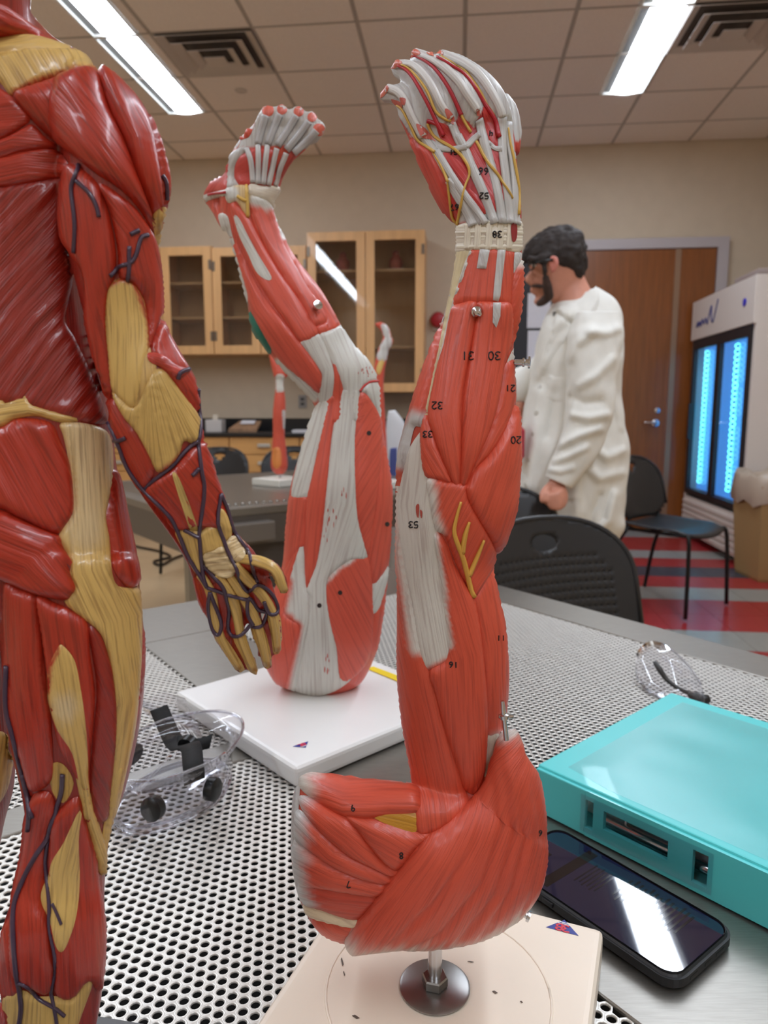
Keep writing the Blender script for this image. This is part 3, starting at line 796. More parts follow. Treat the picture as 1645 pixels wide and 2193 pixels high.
perforated('perforated_panel', nt_, -.596, -.094, -1.30, -.199, .0088, .0035, 8, TZ - .0015, .0005)
perforated('perforated_panel', nt_, -1.42, -.744, -.604, -.199, .0088, .0032, 8, TZ - .0015, .0009)
perforated('perforated_panel', nt_, -1.42, -.744, -1.43, -.649, .0088, .0031, 12, TZ - .0015, .0013)
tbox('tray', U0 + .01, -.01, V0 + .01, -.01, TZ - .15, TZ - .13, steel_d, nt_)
for a in ((U0 + .005, -.005, -.012, -.004), (U0 + .005, -.005, V0 + .004, V0 + .012)): tbox('apron', a[0], a[1], a[2], a[3], TZ - .15, TZ - .03, steel, nt_)
for a in ((-.012, -.004), (U0 + .004, U0 + .012)): tbox('apron', a[0], a[1], V0 + .012, -.012, TZ - .15, TZ - .03, steel, nt_)
for u in (U0 + .08, -.08):
    for v in (V0 + .08, -.08): tbox('leg', u - .02, u + .02, v - .02, v + .02, 0, TZ - .15, steel, nt_)
# far table
K2 = Vector((-.74, 2.564, 0))
ft = thing('steel_table', 'far stainless steel table carrying the distant arm models', 'table', (K2.x + .3, K2.y + .9, 0))
LU, LV = 1.55, 1.35
def fbox(nm, *a, **k): return tbox(nm, *a, k=K2, **k)
fbox('top_rim', 0, LU, 0, .07, TZ - .03, TZ, steel, ft, bevel=.003); fbox('top_rim', 0, LU, LV - .07, LV, TZ - .03, TZ, steel, ft)
fbox('top_rim', 0, .07, .0701, LV - .0701, TZ - .03, TZ, steel, ft, bevel=.003); fbox('top_rim', LU - .07, LU, .0701, LV - .0701, TZ - .03, TZ, steel, ft)
fbox('solid_plate', .0701, LU - .0701, .0701, LV - .0701, TZ - .02, TZ - .001, mat('far_plate', (150, 146, 138), .32, .9), ft)
for i in range(44):
    u = .10 + i * .031; p = tb_pt(u, .078, TZ, K2)
    lathe('rim_bead', [(.009, 0), (.008, .006), (.004, .009), (.001, .0095)], p, steel, ft, n=8)
fbox('apron', .004, LU - .004, .004, .03, TZ - .15, TZ - .03, mat('apron_grey', (112, 106, 100), .4, .7), ft)
fbox('apron', .004, .03, .03, LV, TZ - .15, TZ - .03, mat('apron_grey', (112, 106, 100), .4, .7), ft)
fbox('control_box', .17, .36, -.05, .004, TZ - .13, TZ - .055, mat('box_grey', (128, 122, 116), .4, .6), ft, bevel=.006)
fbox('duct_housing', .26, .55, .03, .4, .18, TZ - .15, mat('duct_grey', (84, 78, 74), .5, .5), ft)
for u in (.05, LU - .05):
    for v in (.05, LV - .05): fbox('leg', u - .02, u + .02, v - .02, v + .02, 0, TZ - .03, steel, ft)
# floor cable
cg = [G(x, y, .008) for x, y in ((262, 1162), (300, 1172), (340, 1180), (365, 1192), (330, 1202), (345, 1210), (372, 1196), (400, 1186))]
o = rod('power_cable', cg, .009, mat('cable_black', (24, 23, 24), .5), None, smooth_path=5); props(o, 'black cable lying on the floor under the far table', 'cable')

# ================================================================== CHAIRS
ch_m = mat('chair_black', (34, 34, 36), .42, noise_scale=400, noise_amt=.1, bump=.1); ch_t = mat('chair_tube', (26, 26, 28), .3, .4)
def make_chair(label, detail=1):
    """black plastic stacking chair; its front faces local -y"""
    t = thing('stacking_chair', label, 'chair', group='black stacking chairs')
    nx, nz = (56, 34) if detail else (24, 16)
    W, H0, H1 = .235, .48, .83
    V, F = [], []; idx = {}
    def ok(i, j):
        s = (i + .5) / nx * 2 - 1; q = (j + .5) / nz
        if abs(s) > 1: return False
        if q > .55 and (abs(s) ** 2.6 + ((q - .55) / .45) ** 2.3) > 1: return False
        if q < .18 and abs(s) > .62 + q * 2: return False
        if (s / .17) ** 2 + ((q - .83) / .058) ** 2 < 1: return False
        if detail and .28 < q < .74 and abs(s) < .80 - max(0, q - .6) * 1.2 and i % 2 == 0 and j % 2 == 0: return 2
        return True
    def vid(i, j):
        if (i, j) not in idx:
            s = i / nx * 2 - 1; q = j / nz
            ee = math.sqrt((s / .17) ** 2 + ((q - .83) / .058) ** 2)
            if .62 < ee < 1.25: s, q = s / ee, .83 + (q - .83) / ee
            if q > .55:
                lim = max(0, 1 - ((q - .55) / .45) ** 2.3) ** (1 / 2.6); s = max(-max(lim, .02), min(max(lim, .02), s))
            idx[i, j] = len(V); V.append((s * W, .17 + .09 * q - .045 * s * s * 1 + .03 * (q - .5) ** 2, H0 + (H1 - H0) * q))
        return idx[i, j]
    for i in range(nx):
        for j in range(nz):
            k = ok(i, j)
            if k == 2:      # a moulded dimple: four walls and a floor
                q4 = [vid(i, j), vid(i + 1, j), vid(i + 1, j + 1), vid(i, j + 1)]; b0 = len(V); c4 = sum((Vector(V[q]) for q in q4), Vector()) / 4
                for q in q4: V.append(tuple(Vector(V[q]).lerp(c4, .25) + Vector((0, .005, 0))))
                for a in range(4): F.append((q4[a], q4[(a + 1) % 4], b0 + (a + 1) % 4, b0 + a))
                F.append((b0, b0 + 1, b0 + 2, b0 + 3))
            elif k: F.append((vid(i, j), vid(i + 1, j), vid(i + 1, j + 1), vid(i, j + 1)))
    b = mesh('backrest', V, F, ch_m, t, False, True)
    md = b.modifiers.new('s', 'SOLIDIFY'); md.thickness = .009; md.offset = 0
    # rolled rim along the top edge
    rim = []
    for k in range(25):
        a = math.pi * k / 24; s = math.copysign(abs(math.cos(a)) ** (2 / 2.6), math.cos(a)); q = .55 + .45 * math.sin(a) ** (2 / 2.3)
        rim.append((s * W, .17 + .09 * q - .045 * s * s + .03 * (q - .5) ** 2, H0 + (H1 - H0) * q))
    rod('rim', [(rim[0][0], rim[0][1] - .03, H0 + .07)] + rim + [(rim[-1][0], rim[-1][1] - .03, H0 + .07)], .008, ch_m, t, 8, False)
    V, F = [], []; n = 12
    for i in range(n + 1):
        for j in range(n + 1):
            s, q = i / n * 2 - 1, j / n * 2 - 1; k = .225
            x, y = s * k * math.sqrt(1 - q * q * .22), q * k * math.sqrt(1 - s * s * .22)
            V.append((x, y - .03, .455 + .018 * (s * s) - .02 * (q < -.6) * (abs(q) - .6) * 3 + .012 * max(0, q)))
    for i in range(n):
        for j in range(n): F.append((i * (n + 1) + j, (i + 1) * (n + 1) + j, (i + 1) * (n + 1) + j + 1, i * (n + 1) + j + 1))
    s_ = mesh('seat', V, F, ch_m, t, False, True); md = s_.modifiers.new('s', 'SOLIDIFY'); md.thickness = .014; md.offset = -1
    for s in (-1, 1):
        rod('leg', [(s * .20, -.21, .445), (s * .215, -.235, .40), (s * .235, -.25, .012)], .011, ch_t, t, 8, False, 4)
        rod('leg', [(s * .20, .13, .445), (s * .225, .20, .30), (s * .245, .26, .012)], .011, ch_t, t, 8, False, 4)
        rod('back_support', [(s * .19, .10, .44), (s * .20, .17, .48), (s * .17, .20, .62)], .012, ch_t, t, 8, False, 4)
        rod('side_rail', [(s * .20, -.21, .442), (s * .20, .13, .442)], .010, ch_t, t, 8, False)
    rod('cross_rail', [(-.20, 0, .44), (.20, 0, .44)], .010, ch_t, t, 8, False)
    return t
def face(t, x, y, yaw): t.location = (x, y, 0); t.rotation_euler = (0, 0, math.radians(yaw))
c1 = make_chair('black perforated chair pushed up to the far side of the near table', 1); face(c1, .50, 1.52, 24)
c2 = make_chair('black chair standing in front of the man in the lab coat', 0); face(c2, .43, 2.26, 12)
c3 = make_chair('black chair behind the man, beside the refrigerator', 0); face(c3, 1.60, 3.95, 40)
c4 = make_chair('black chair behind the far table, nearest the base of the distant arm model', 0); face(c4, -.62, 4.95, 8)
c5 = make_chair('black chair behind the far table, beside the figure wrist', 0); face(c5, -1.22, 4.85, -10)
# white coat hung over a chair far behind
cc = G(850, 935, 1.0)
V, F = loft([(832, 880, 846, 878, 4.3, .8), (828, 905, 866, 905, 4.3, .6), (826, 945, 874, 940, 4.3, .6), (826, 990, 872, 985, 4.3, .6), (828, 1060, 868, 1060, 4.3, .55), (830, 1220, 862, 1220, 4.3, .5), (830, 1262, 862, 1262, 4.3, .5)], 20, 4)
wc = thing('hanging_coat', 'white coat with blue lining seen between the leg and arm models', 'coat', P(846, 1262, 4.3))
mesh('coat_body', V, F, mat('far_coat', (214, 216, 220), .8), wc, True, True)
V, F = loft([(836, 960, 850, 958, 4.18, .6), (834, 985, 850, 985, 4.18, .6), (836, 1050, 848, 1050, 4.18, .6)], 12, 3)
mesh('blue_lining', V, F, mat('far_blue', (70, 80, 140), .7), wc, True, True)
# ================================================================== TABLETOP PROPS
# binder
A_ = G(1147, 1640, TZ + .046); bw, bl, bt = .262, .315, .046
teal = mat('binder_teal', (88, 204, 206), .38, noise_scale=20, noise_amt=.02, coat=.15)
bd_ = thing('ring_binder', 'turquoise ring binder with clear cover pocket', 'binder', (A_.x + .1, A_.y - .05, TZ))
_ba = math.radians(48.5); BA = Vector((math.sin(_ba), math.cos(_ba), 0)); BB = Vector((-BA.y, BA.x, 0)); BROT = Matrix(((BA.x, BB.x, 0), (BA.y, BB.y, 0), (0, 0, 1)))
def bpt(a, b, z): return Vector((A_.x, A_.y, TZ + z)) + BA * a - BB * b
def bbx(nm, a0, a1, b0, b1, q0, q1, m, parent, bevel=0): return box(nm, bpt((a0 + a1) / 2, (b0 + b1) / 2, (q0 + q1) / 2), (a1 - a0, b1 - b0, q1 - q0), m, parent, bevel=bevel, M=BROT)
bbx('front_cover', 0.004, bw, 0, bl, bt - .0045, bt, teal, bd_, .0015)
bbx('back_cover', 0.004, bw, 0, bl, .0005, .005, teal, bd_, .0015)
# spine with a row of openings: rails and posts around each opening
s0, s1 = .0, .0045
slots = [(.054, .062), (.072, .130), (.150, .162)]
sp = bbx('spine', s0, s1, .001, slots[0][0], .002, bt - .002, teal, bd_, .001)
for b0, b1 in ((slots[0][1], slots[1][0]), (slots[1][1], slots[2][0]), (slots[2][1], bl - .001)): bbx('spine_panel', s0, s1, b0, b1, .002, bt - .002, teal, sp)
for (b0, b1), (q0, q1) in zip(slots, ((.010, .036), (.016, .033), (.009, .036))):
    bbx('spine_rail', s0, s1, b0, b1, .002, q0, teal, sp); bbx('spine_rail', s0, s1, b0, b1, q1, bt - .002, teal, sp)
bbx('label_sleeve', -.0012, -.0002, .050, .166, .006, bt - .006, CLEAR, sp)
rod('ring_bar', [bpt(.014, .066, .016), bpt(.014, .25, .016)], .005, chrome, bd_)
for b in (.085, .16, .235):
    rod('ring', [bpt(.014, b, .016), bpt(.02, b, .034), bpt(.045, b, .038), bpt(.055, b, .022), bpt(.04, b, .010), bpt(.014, b, .012)], .0015, chrome, bd_, 8, True, 4)
bbx('page_block', .03, bw - .012, .012, bl - .012, .006, bt - .008, mat('page_edges', (232, 230, 224), .8), bd_)
# clear pocket film with gentle waves
V, F = [], []; nu, nv = 24, 24
for i in range(nu + 1):
    for j in range(nv + 1):
        a, b = .012 + (bw - .03) * i / nu, .022 + (bl - .03) * j / nv
        if i == 0 and j < 4: a += .002 * (4 - j)
        e = min(i, nu - i, j, nv - j) / 3; w = .0012 * min(1, e) * (1 + noise.noise(Vector((a * 22, b * 14, 2))))
        V.append(bpt(a, b, bt + .0004 + w))
for i in range(nu):
    for j in range(nv): F.append((i * (nv + 1) + j, (i + 1) * (nv + 1) + j, (i + 1) * (nv + 1) + j + 1, i * (nv + 1) + j + 1))
film = clear_mat('pocket_film', (.86, .90, .90), .30, .02)
mesh('cover_pocket', V, F, film, bd_, True, True)
# phone
P1, P2_, P3 = G(1206, 1779, TZ + .0125), G(1574, 1990, TZ + .0125), G(1427, 2078, TZ + .0125)
pc = (P1 + P3) / 2; pl, pw = .160, .080
ph = thing('smartphone', 'black cased smartphone lying beside the turquoise binder', 'phone', (pc.x, pc.y, TZ), math.atan2(TA.y, TA.x) - math.radians(90))
def rrect(w, l, r, n=6):
    out = []
    for sx, sy, a0 in ((1, 1, 0), (-1, 1, 90), (-1, -1, 180), (1, -1, 270)):
        for k in range(n + 1):
            a = math.radians(a0 + 90 * k / n); out.append((sx * (w / 2 - r) + math.cos(a) * r, sy * (l / 2 - r) + math.sin(a) * r))
    return out
def slab(nm, w, l, r, q0, q1, m, parent, bev=0, hole=None):
    bm = bmesh.new(); pp = rrect(w, l, r)
    lo = [bm.verts.new((x, y, q0)) for x, y in pp]; hi = [bm.verts.new((x, y, q1)) for x, y in pp]
    n = len(pp)
    for i in range(n): bm.faces.new((lo[i], lo[(i + 1) % n], hi[(i + 1) % n], hi[i]))
    bm.faces.new(lo[::-1])
    if hole:
        hp = rrect(*hole[:3]); h1 = [bm.verts.new((x, y, q1)) for x, y in hp]; h0 = [bm.verts.new((x, y, hole[3])) for x, y in hp]
        for i in range(n): bm.faces.new((hi[i], hi[(i + 1) % n], h1[(i + 1) % n], h1[i])); bm.faces.new((h1[i], h1[(i + 1) % n], h0[(i + 1) % n], h0[i]))
        bm.faces.new(h0)
    else: bm.faces.new(hi)
    if bev:
        es = [e for e in bm.edges if abs(e.verts[0].co.z - e.verts[1].co.z) < 1e-6 and len(e.link_faces) == 2 and any(abs(f.normal.z) < .5 for f in e.link_faces)]
        bm.normal_update(); es = [e for e in bm.edges if len(e.link_faces) == 2 and e.calc_face_angle(0) > .9 and all(v in lo + hi for v in e.verts)]
        bmesh.ops.bevel(bm, geom=es, offset=bev, segments=3, affect='EDGES')
    return bm_obj(nm, bm, m, parent, False)
# local x runs across the phone, y along it
case_m = mat('phone_case', (26, 26, 28), .5)
cs = slab('case', pw, pl, .014, .0004, .0125, case_m, ph, .003, (pw - .006, pl - .006, .012, .0095))
scr_m = mat('phone_screen', (10, 11, 24), .04, coat=1.0, emit=(12, 16, 48), estr=.25)
sc_ = slab('screen', pw - .008, pl - .008, .011, .0096, .0112, scr_m, ph)
txt = mat('screen_text', (28, 22, 22), .06)
for k, (y, w, x, hh) in enumerate([(.058, .030, -.012, .005), (.036, .064, 0, .009)] + [(-.004 - .0042 * q, .026 + .004 * ((q * 5) % 3), .014, .0017) for q in range(13)] + [(.024 - .0034 * q, .03 - .004 * (q % 2), .006, .0012) for q in range(6)]):
    box('screen_line', (x, y, .01125), (w, hh, .0001), txt, sc_, world=False)
for y0, l in ((.044, .014), (.024, .010), (.058, .007)): box('side_button', (-pw / 2 - .0002, y0, .0066), (.0022, l, .0034), case_m, ph, world=False, bevel=.0008)
for x, w in ((0, .009), (.016, .012), (-.018, .010)): box('port_opening', (x, -pl / 2 + .0006, .006), (w, .0016, .0032), mat('port_dark', (6, 6, 6), .4, .3), ph, world=False, bevel=.0006)
ph.rotation_euler = (0, 0, math.atan2(TA.y, TA.x) ); ph.rotation_euler[2] = math.atan2(TA.y, TA.x)
# goggles beside the figure leg
gg = thing('splash_goggles', 'clear splash goggles with black strap beside the muscle figure leg', 'goggles', (*G(374, 1712, TZ).xy, TZ))
GO = gg.location
rubber = mat('strap_black', (16, 16, 17), .75, noise_scale=300, noise_amt=.2, bump=.3); plast = mat('vent_black', (12, 12, 13), .35)
def oval(a, b, z, n=40, dx=0, dy=0, wob=0): return [(dx + a * math.cos(2 * math.pi * k / n) * (1 + wob * math.cos(4 * math.pi * k / n)), dy + b * math.sin(2 * math.pi * k / n), z) for k in range(n)]
def shell(nm, rings, m, parent, th=.0016, capfirst=False, close=False):
    V = [p for r in rings for p in r]; n = len(rings[0]); F = []
    for i in range(len(rings) - 1):
        for k in range(n): F.append((i * n + k, i * n + (k + 1) % n, (i + 1) * n + (k + 1) % n, (i + 1) * n + k))
    if capfirst: F.append(tuple(range(n))[::-1])
    o = mesh(nm, V, F, m, parent, False, True); md = o.modifiers.new('s', 'SOLIDIFY'); md.thickness = th; md.offset = 0
    return o
GA = math.radians(-24); EDGE = clear_mat('clear_edge', (.72, .72, .76), .06, .16)
def ov(a, b, z, dx=0, dy=0, n=40):
    out = []
    for k in range(n):
        t = 2 * math.pi * k / n; x, y = dx + a * math.cos(t), dy + b * math.sin(t) * (1 - .18 * max(0, math.cos(t)) ** 4)
        out.append((x * math.cos(GA) - y * math.sin(GA), x * math.sin(GA) + y * math.cos(GA), z))
    return out
shell('lens_cup', [ov(.040, .062, .003), ov(.045, .067, .006), ov(.048, .070, .018), ov(.045, .066, .034, dy=.004), ov(.047, .067, .046, dy=.008)], CLEAR, gg, .0014, True)
shell('face_flange', [ov(.046, .067, .040, dy=.006), ov(.052, .074, .047, dy=.008), ov(.054, .077, .054, dy=.010)], CLEAR, gg, .0012)
for nm, rr_ in (('lens_rim', ov(.046, .068, .005)), ('lens_rim', ov(.043, .065, .010)), ('flange_bead', ov(.054, .077, .054, dy=.010))):
    rod(nm, [Vector(p) for p in rr_] + [Vector(rr_[0])], .0016, EDGE, gg, 8, False)
def gl(px, py, z): return G(px, py, TZ + z) - GO
for (px, py, z, ax) in ((328, 1731, .024, (-.35, -1, .12)), (455, 1690, .022, (1, -.3, 0)), (283, 1612, .03, (-.9, .5, .1)), (405, 1597, .040, (.3, .8, .2))):
    lathe('vent_cap', [(.001, .006), (.008, .006), (.0108, .004), (.0108, -.004), (.001, -.004)][::-1], gl(px, py, z), plast, gg, axis=ax, world=False)
def ribbon(nm, pts, wv, m, parent, th=.0016):
    pts = cr(pts, 6); V, F = [], []
    for p in pts: V += [p - wv, p + wv]
    for i in range(len(pts) - 1): F.append((2 * i, 2 * i + 1, 2 * i + 3, 2 * i + 2))
    o = mesh(nm, V, F, m, parent, False, True); md = o.modifiers.new('s', 'SOLIDIFY'); md.thickness = th; return o
ribbon('strap', [gl(340, 1517, .050), gl(350, 1540, .042), gl(368, 1580, .030), gl(385, 1600, .040), gl(408, 1600, .056), gl(414, 1640, .052), gl(416, 1672, .036)], Vector((.0085, .004, .002)), rubber, gg)
ribbon('strap_end', [gl(380, 1590, .034), gl(420, 1596, .034), gl(452, 1586, .036)], Vector((.001, .003, .006)), rubber, gg)
rod('strap_clip', [gl(296, 1700, .056), gl(330, 1655, .060), gl(365, 1620, .060)], .0016, CLEAR, gg, 6, False, 4)
shell('side_shield', [[tuple(gl(x, y, z)) for x, y, z in ((300, 1500, .03), (350, 1482, .045), (395, 1495, .05), (420, 1540, .045))], [tuple(gl(x, y, z)) for x, y, z in ((310, 1530, .01), (360, 1540, .016), (410, 1570, .02), (440, 1600, .02))]], CLEAR, gg, .0012)
# safety glasses
sg = thing('safety_glasses', 'clear safety glasses with black temple tip beyond the binder', 'glasses', (*G(1440, 1480, TZ).xy, TZ))
SO = sg.location
def sl(px, py, z): return G(px, py, TZ + z) - SO
V, F = [], []
top = [(1366, 1455, .002), (1362, 1425, .018), (1368, 1395, .034), (1392, 1375, .046), (1425, 1382, .046), (1470, 1420, .044), (1502, 1465, .036)]
bot = [(1378, 1468, .001), (1375, 1462, .001), (1385, 1478, .001), (1410, 1492, .001), (1440, 1502, .001), (1480, 1512, .001), (1505, 1516, .001)]
T_, B_ = cr([sl(*p) for p in top], 4), cr([sl(*p) for p in bot], 4)
for i in range(len(T_)):
    for k in range(5):
        q = T_[i].lerp(B_[i], k / 4); q = q + Vector((0, -.008 * math.sin(math.pi * k / 4), 0)); V.append(q)
for i in range(len(T_) - 1):
    for k in range(4): F.append((i * 5 + k, i * 5 + 5 + k, i * 5 + 6 + k, i * 5 + 1 + k))
o = mesh('lens', V, F, CLEAR, sg, False, True); md = o.modifiers.new('s', 'SOLIDIFY'); md.thickness = .0016
rod('lens_edge', T_, .0013, EDGE, sg, 6, False); rod('lens_edge', B_, .0014, EDGE, sg, 6, False)
rod('temple', [sl(1402, 1418, .040), sl(1412, 1432, .034), sl(1428, 1455, .022), sl(1455, 1475, .014), sl(1480, 1486, .012)], [.0025, .004, .003, .0025, .003], mat('temple_grey', (54, 54, 54), .3), sg, 8, False, 4)
rod('temple_tip', [sl(1475, 1486, .012), sl(1490, 1494, .010), sl(1506, 1498, .010), sl(1519, 1497, .011)], [.003, .0075, .007, .0045], plast, sg, 10, False, 4)
rod('temple', [sl(1418, 1408, .042), sl(1440, 1424, .036), sl(1460, 1442, .030)], .0022, CLEAR, sg, 8, False, 3)
rod('nose_bridge', [sl(1376, 1428, .012), sl(1392, 1432, .02), sl(1408, 1418, .034)], .0022, CLEAR, sg, 8, False, 3)

# ================================================================== PERSON
YP = 2.66
pe = thing('person', 'person with dark hair and beard in a white lab coat, facing left', 'person', P(1250, 1240, YP).xy.to_3d())
COAT = Surf(); COAT.Y = YP
skin = mat('skin', (204, 142, 120), .5, noise_scale=30, noise_amt=.06); 
def PR(secs, n=28, sub=4, e=2.0): return loft(secs, n, sub, e)
fr_y = YP
head = PR([(1175, 492, 1225, 490, YP, .8), (1150, 510, 1240, 505, YP, .8), (1136, 535, 1246, 535, YP, .74), (1132, 560, 1246, 562, YP, .72), (1136, 582, 1240, 588, YP, .72), (1141, 605, 1225, 612, YP, .72), (1148, 625, 1206, 632, YP, .74), (1154, 642, 1188, 644, YP, .76)])
nose = digit([(1146, 572), (1138, 588), (1130, 598), (1140, 606)], [5, 7, 7, 6], [YP - .02] * 4)
lips = digit([(1150, 618), (1138, 621), (1146, 626)], [6, 5, 6], [YP - .01] * 3)
brow = digit([(1150, 556), (1137, 560), (1142, 570)], [7, 6, 6], [YP - .03] * 3)
chin = digit([(1175, 632), (1160, 640), (1152, 645)], [13, 11, 9], [YP] * 3)
neck = PR([(1178, 590, 1246, 575, YP + .02, .9), (1182, 625, 1254, 600, YP + .02, .9), (1185, 665, 1270, 630, YP + .02, .9), (1180, 700, 1290, 670, YP + .02, .9)])
torso = PR([(1185, 690, 1305, 670, YP + .02, .9), (1160, 760, 1310, 760, YP + .02, .9), (1150, 900, 1308, 900, YP + .02, .85), (1140, 1040, 1312, 1040, YP + .02, .8), (1160, 1100, 1300, 1100, YP + .02, .8)])
def Zp(px, z, Y): return (px, z, Y)
legs = []
for dx, dy in ((0, -.05), (18, .12)):
    Y = YP + dy
    secs = []
    for pxc, z, hw in ((1235, .85, 42), (1232, .5, 34), (1228, .28, 26), (1226, .09, 20)):
        d = ray(pxc, 1100); q = (z - CAM.z)
        # find the pixel row for this height at distance Y
        py = next(y for y in range(700, 2000) if P(pxc, y, Y).z <= z)
        secs.append((pxc + dx - hw, py, pxc + dx + hw, py, Y, 1.0))
    legs.append(PR(secs))
    py = next(y for y in range(700, 2000) if P(1226, y, Y).z <= .045)
    legs.append(digit([(1235 + dx, py - 8), (1215 + dx, py - 2), (1180 + dx, py + 4), (1160 + dx, py + 6)], [22, 22, 18, 14], [Y] * 4))
YA = YP - .16
arm = PR([(1232, 690, 1300, 690, YP - .12, 1), (1228, 800, 1296, 800, YA, 1), (1222, 880, 1286, 885, YA - .02, 1), (1200, 960, 1256, 975, YA - .04, 1), (1182, 1010, 1218, 1025, YA - .05, 1), (1175, 1035, 1208, 1045, YA - .05, .8)])
fist = PR([(1172, 1034, 1210, 1040, YA - .05, .8), (1162, 1050, 1216, 1056, YA - .05, .9), (1160, 1068, 1214, 1070, YA - .05, .9), (1168, 1082, 1206, 1082, YA - .05, .8)])
fing = []
for k, (x0, y0, x1, y1, x2, y2) in enumerate(((1206, 1046, 1194, 1060, 1178, 1062), (1210, 1056, 1196, 1070, 1176, 1071), (1211, 1066, 1198, 1079, 1178, 1079), (1208, 1076, 1196, 1086, 1180, 1085))):
    fing.append(digit([(x0, y0), (x1, y1), (x2, y2)], [8.5, 8.5, 7], [YA - .07, YA - .105, YA - .10]))
fing.append(digit([(1176, 1042), (1164, 1056), (1162, 1072)], [9, 8.5, 7], [YA - .07, YA - .09, YA - .10]))
arm2 = PR([(1180, 740, 1240, 740, YP + .14, 1), (1140, 790, 1180, 830, YP + .17, 1), (1108, 800, 1118, 856, YP + .17, 1), (1092, 815, 1098, 855, YP + .15, 1)])
hand2 = digit([(1112, 860), (1108, 880), (1104, 900)], [15, 14, 9], [YP + .12] * 3)
f2 = [digit([(1108 + dx, 890), (1106 + dx, 908), (1104 + dx, 918)], [5, 4.6, 4], [YP + .11] * 3) for dx in (-9, -3, 3, 9)]
skin_c = lin((204, 142, 120))
body, bv, bf = fuse('body', [head, nose, lips, brow, chin, neck, torso, arm, fist, arm2, hand2] + fing + f2 + legs, .007, skin, pe, lambda v: skin_c, 3)
# hair, beard, ear, glasses
hair_m = mat('dark_hair', (40, 31, 28), .75, noise_scale=90, noise_amt=.35, bump=.8, aniso=(3, 3, 1))
h1 = PR([(1180, 484, 1222, 482, YP, .85), (1146, 504, 1246, 500, YP, .88), (1127, 530, 1254, 525, YP, .84), (1122, 548, 1256, 552, YP, .80), (1150, 562, 1255, 575, YP, .80), (1196, 574, 1250, 592, YP, .95), (1214, 586, 1244, 602, YP, .9)])
hr_, _, _ = fuse('hair', [h1, digit([(1150, 520), (1132, 540), (1124, 556)], [14, 13, 8], [YP - .02] * 3), digit([(1128, 552), (1150, 556), (1172, 552)], [7, 9, 8], [YP - .085] * 3), digit([(1166, 556), (1166, 575), (1168, 596)], [7, 5, 5], [YP - .092, YP - .094, YP - .088])], .006, hair_m, pe, lambda v: (0, 0, 0), 2)
for v in hr_.data.vertices: v.co += v.normal * (.007 * noise.noise(v.co * 38) + .004 * noise.noise(v.co * 90))
beard = [digit([(1168, 590), (1172, 612), (1176, 634)], [6, 10, 10], [YP - .084, YP - .070, YP - .052]), digit([(1176, 634), (1164, 645), (1155, 650)], [10, 9, 7], [YP - .045, YP - .035, YP - .02]), digit([(1160, 614), (1150, 612), (1140, 613)], [5, 4.5, 3.5], [YP - .05, YP - .045, YP - .03])]
fuse('beard', beard, .005, mat('dark_beard', (62, 44, 38), .8, noise_scale=120, noise_amt=.3, bump=.6), pe, lambda v: (0, 0, 0), 2)
er = [digit([(1180, 553), (1189, 554), (1192, 566), (1186, 580)], [4.5, 5, 4.5, 4], [YP - .105, YP - .115, YP - .118, YP - .108]), digit([(1179, 556), (1182, 570), (1184, 580)], [4.5, 4.5, 4], [YP - .103] * 3)]
fuse('ear', er, .0035, mat('ear_skin', (206, 128, 116), .5), pe, lambda v: skin_c, 2)
rod('glasses_frame', [P(1133, 566, YP - .05), P(1150, 562, YP - .10), P(1184, 556, YP - .115)], .004, plast, pe)
rod('glasses_lens_rim', [P(1131, 560, YP - .04), P(1140, 560, YP - .075), P(1143, 574, YP - .075), P(1134, 578, YP - .045), P(1131, 560, YP - .04)], .003, plast, pe, 8, True, 3)
lathe('eye', [(.001, .010), (.006, .008), (.009, 0), (.006, -.008), (.001, -.010)], P(1144, 567, YP - .068), mat('eye_white', (225, 220, 215), .2), pe, 12, axis=(-.6, -.8, 0))
# lab coat
coat_m = mat('lab_coat', (226, 225, 219), .85, noise_scale=22, noise_amt=.03)
def wrinkle(V, amp, f, sd):
    out = []
    c = sum(V, Vector()) / len(V)
    for v in V:
        d = Vector((v.x - c.x, v.y - c.y, 0)); d = d.normalized() if d.length > 1e-6 else d
        out.append(v + d * amp * (noise.noise(Vector((v.x * f, v.y * f, v.z * f * .6 + v.x * 2 + sd))) + .5 * noise.noise(Vector((v.x * f * 2.3 + sd, v.y * f * 2, v.z * f * 1.5)))))
    return out
def z7(p): return mp(1080, 440, .3647, p)
def folds(V, lines):
    out = []
    for v in V:
        x, y = to_px(v); d = 0
        for ln_, amp, wd in lines:
            q = 1e9
            for a, b in zip(ln_, ln_[1:]):
                dx, dy = b[0] - a[0], b[1] - a[1]; s_ = min(max(((x - a[0]) * dx + (y - a[1]) * dy) / (dx * dx + dy * dy), 0), 1)
                q = min(q, math.hypot(x - a[0] - dx * s_, y - a[1] - dy * s_))
            d += amp * math.exp(-(q / wd) ** 2)
        out.append(v + (CAM - v).normalized() * d)
    return out
BODYF = [(z7([(400, 640), (290, 730), (235, 860), (200, 1000)]), .020, 9), (z7([(480, 1530), (560, 1600), (690, 1570)]), .024, 9), (z7([(650, 1690), (610, 1850), (540, 1930)]), .028, 8), (z7([(520, 1420), (600, 1480), (700, 1440)]), .020, 8), (z7([(420, 1600), (430, 1800), (400, 1900)]), .022, 10),
         (z7([(200, 1100), (180, 1350), (150, 1650)]), .018, 12), (z7([(680, 900), (640, 1100), (690, 1300)]), .018, 9), (z7([(560, 1700), (520, 1800), (500, 1930)]), -.020, 8), (z7([(300, 1100), (260, 1350)]), -.016, 10)]
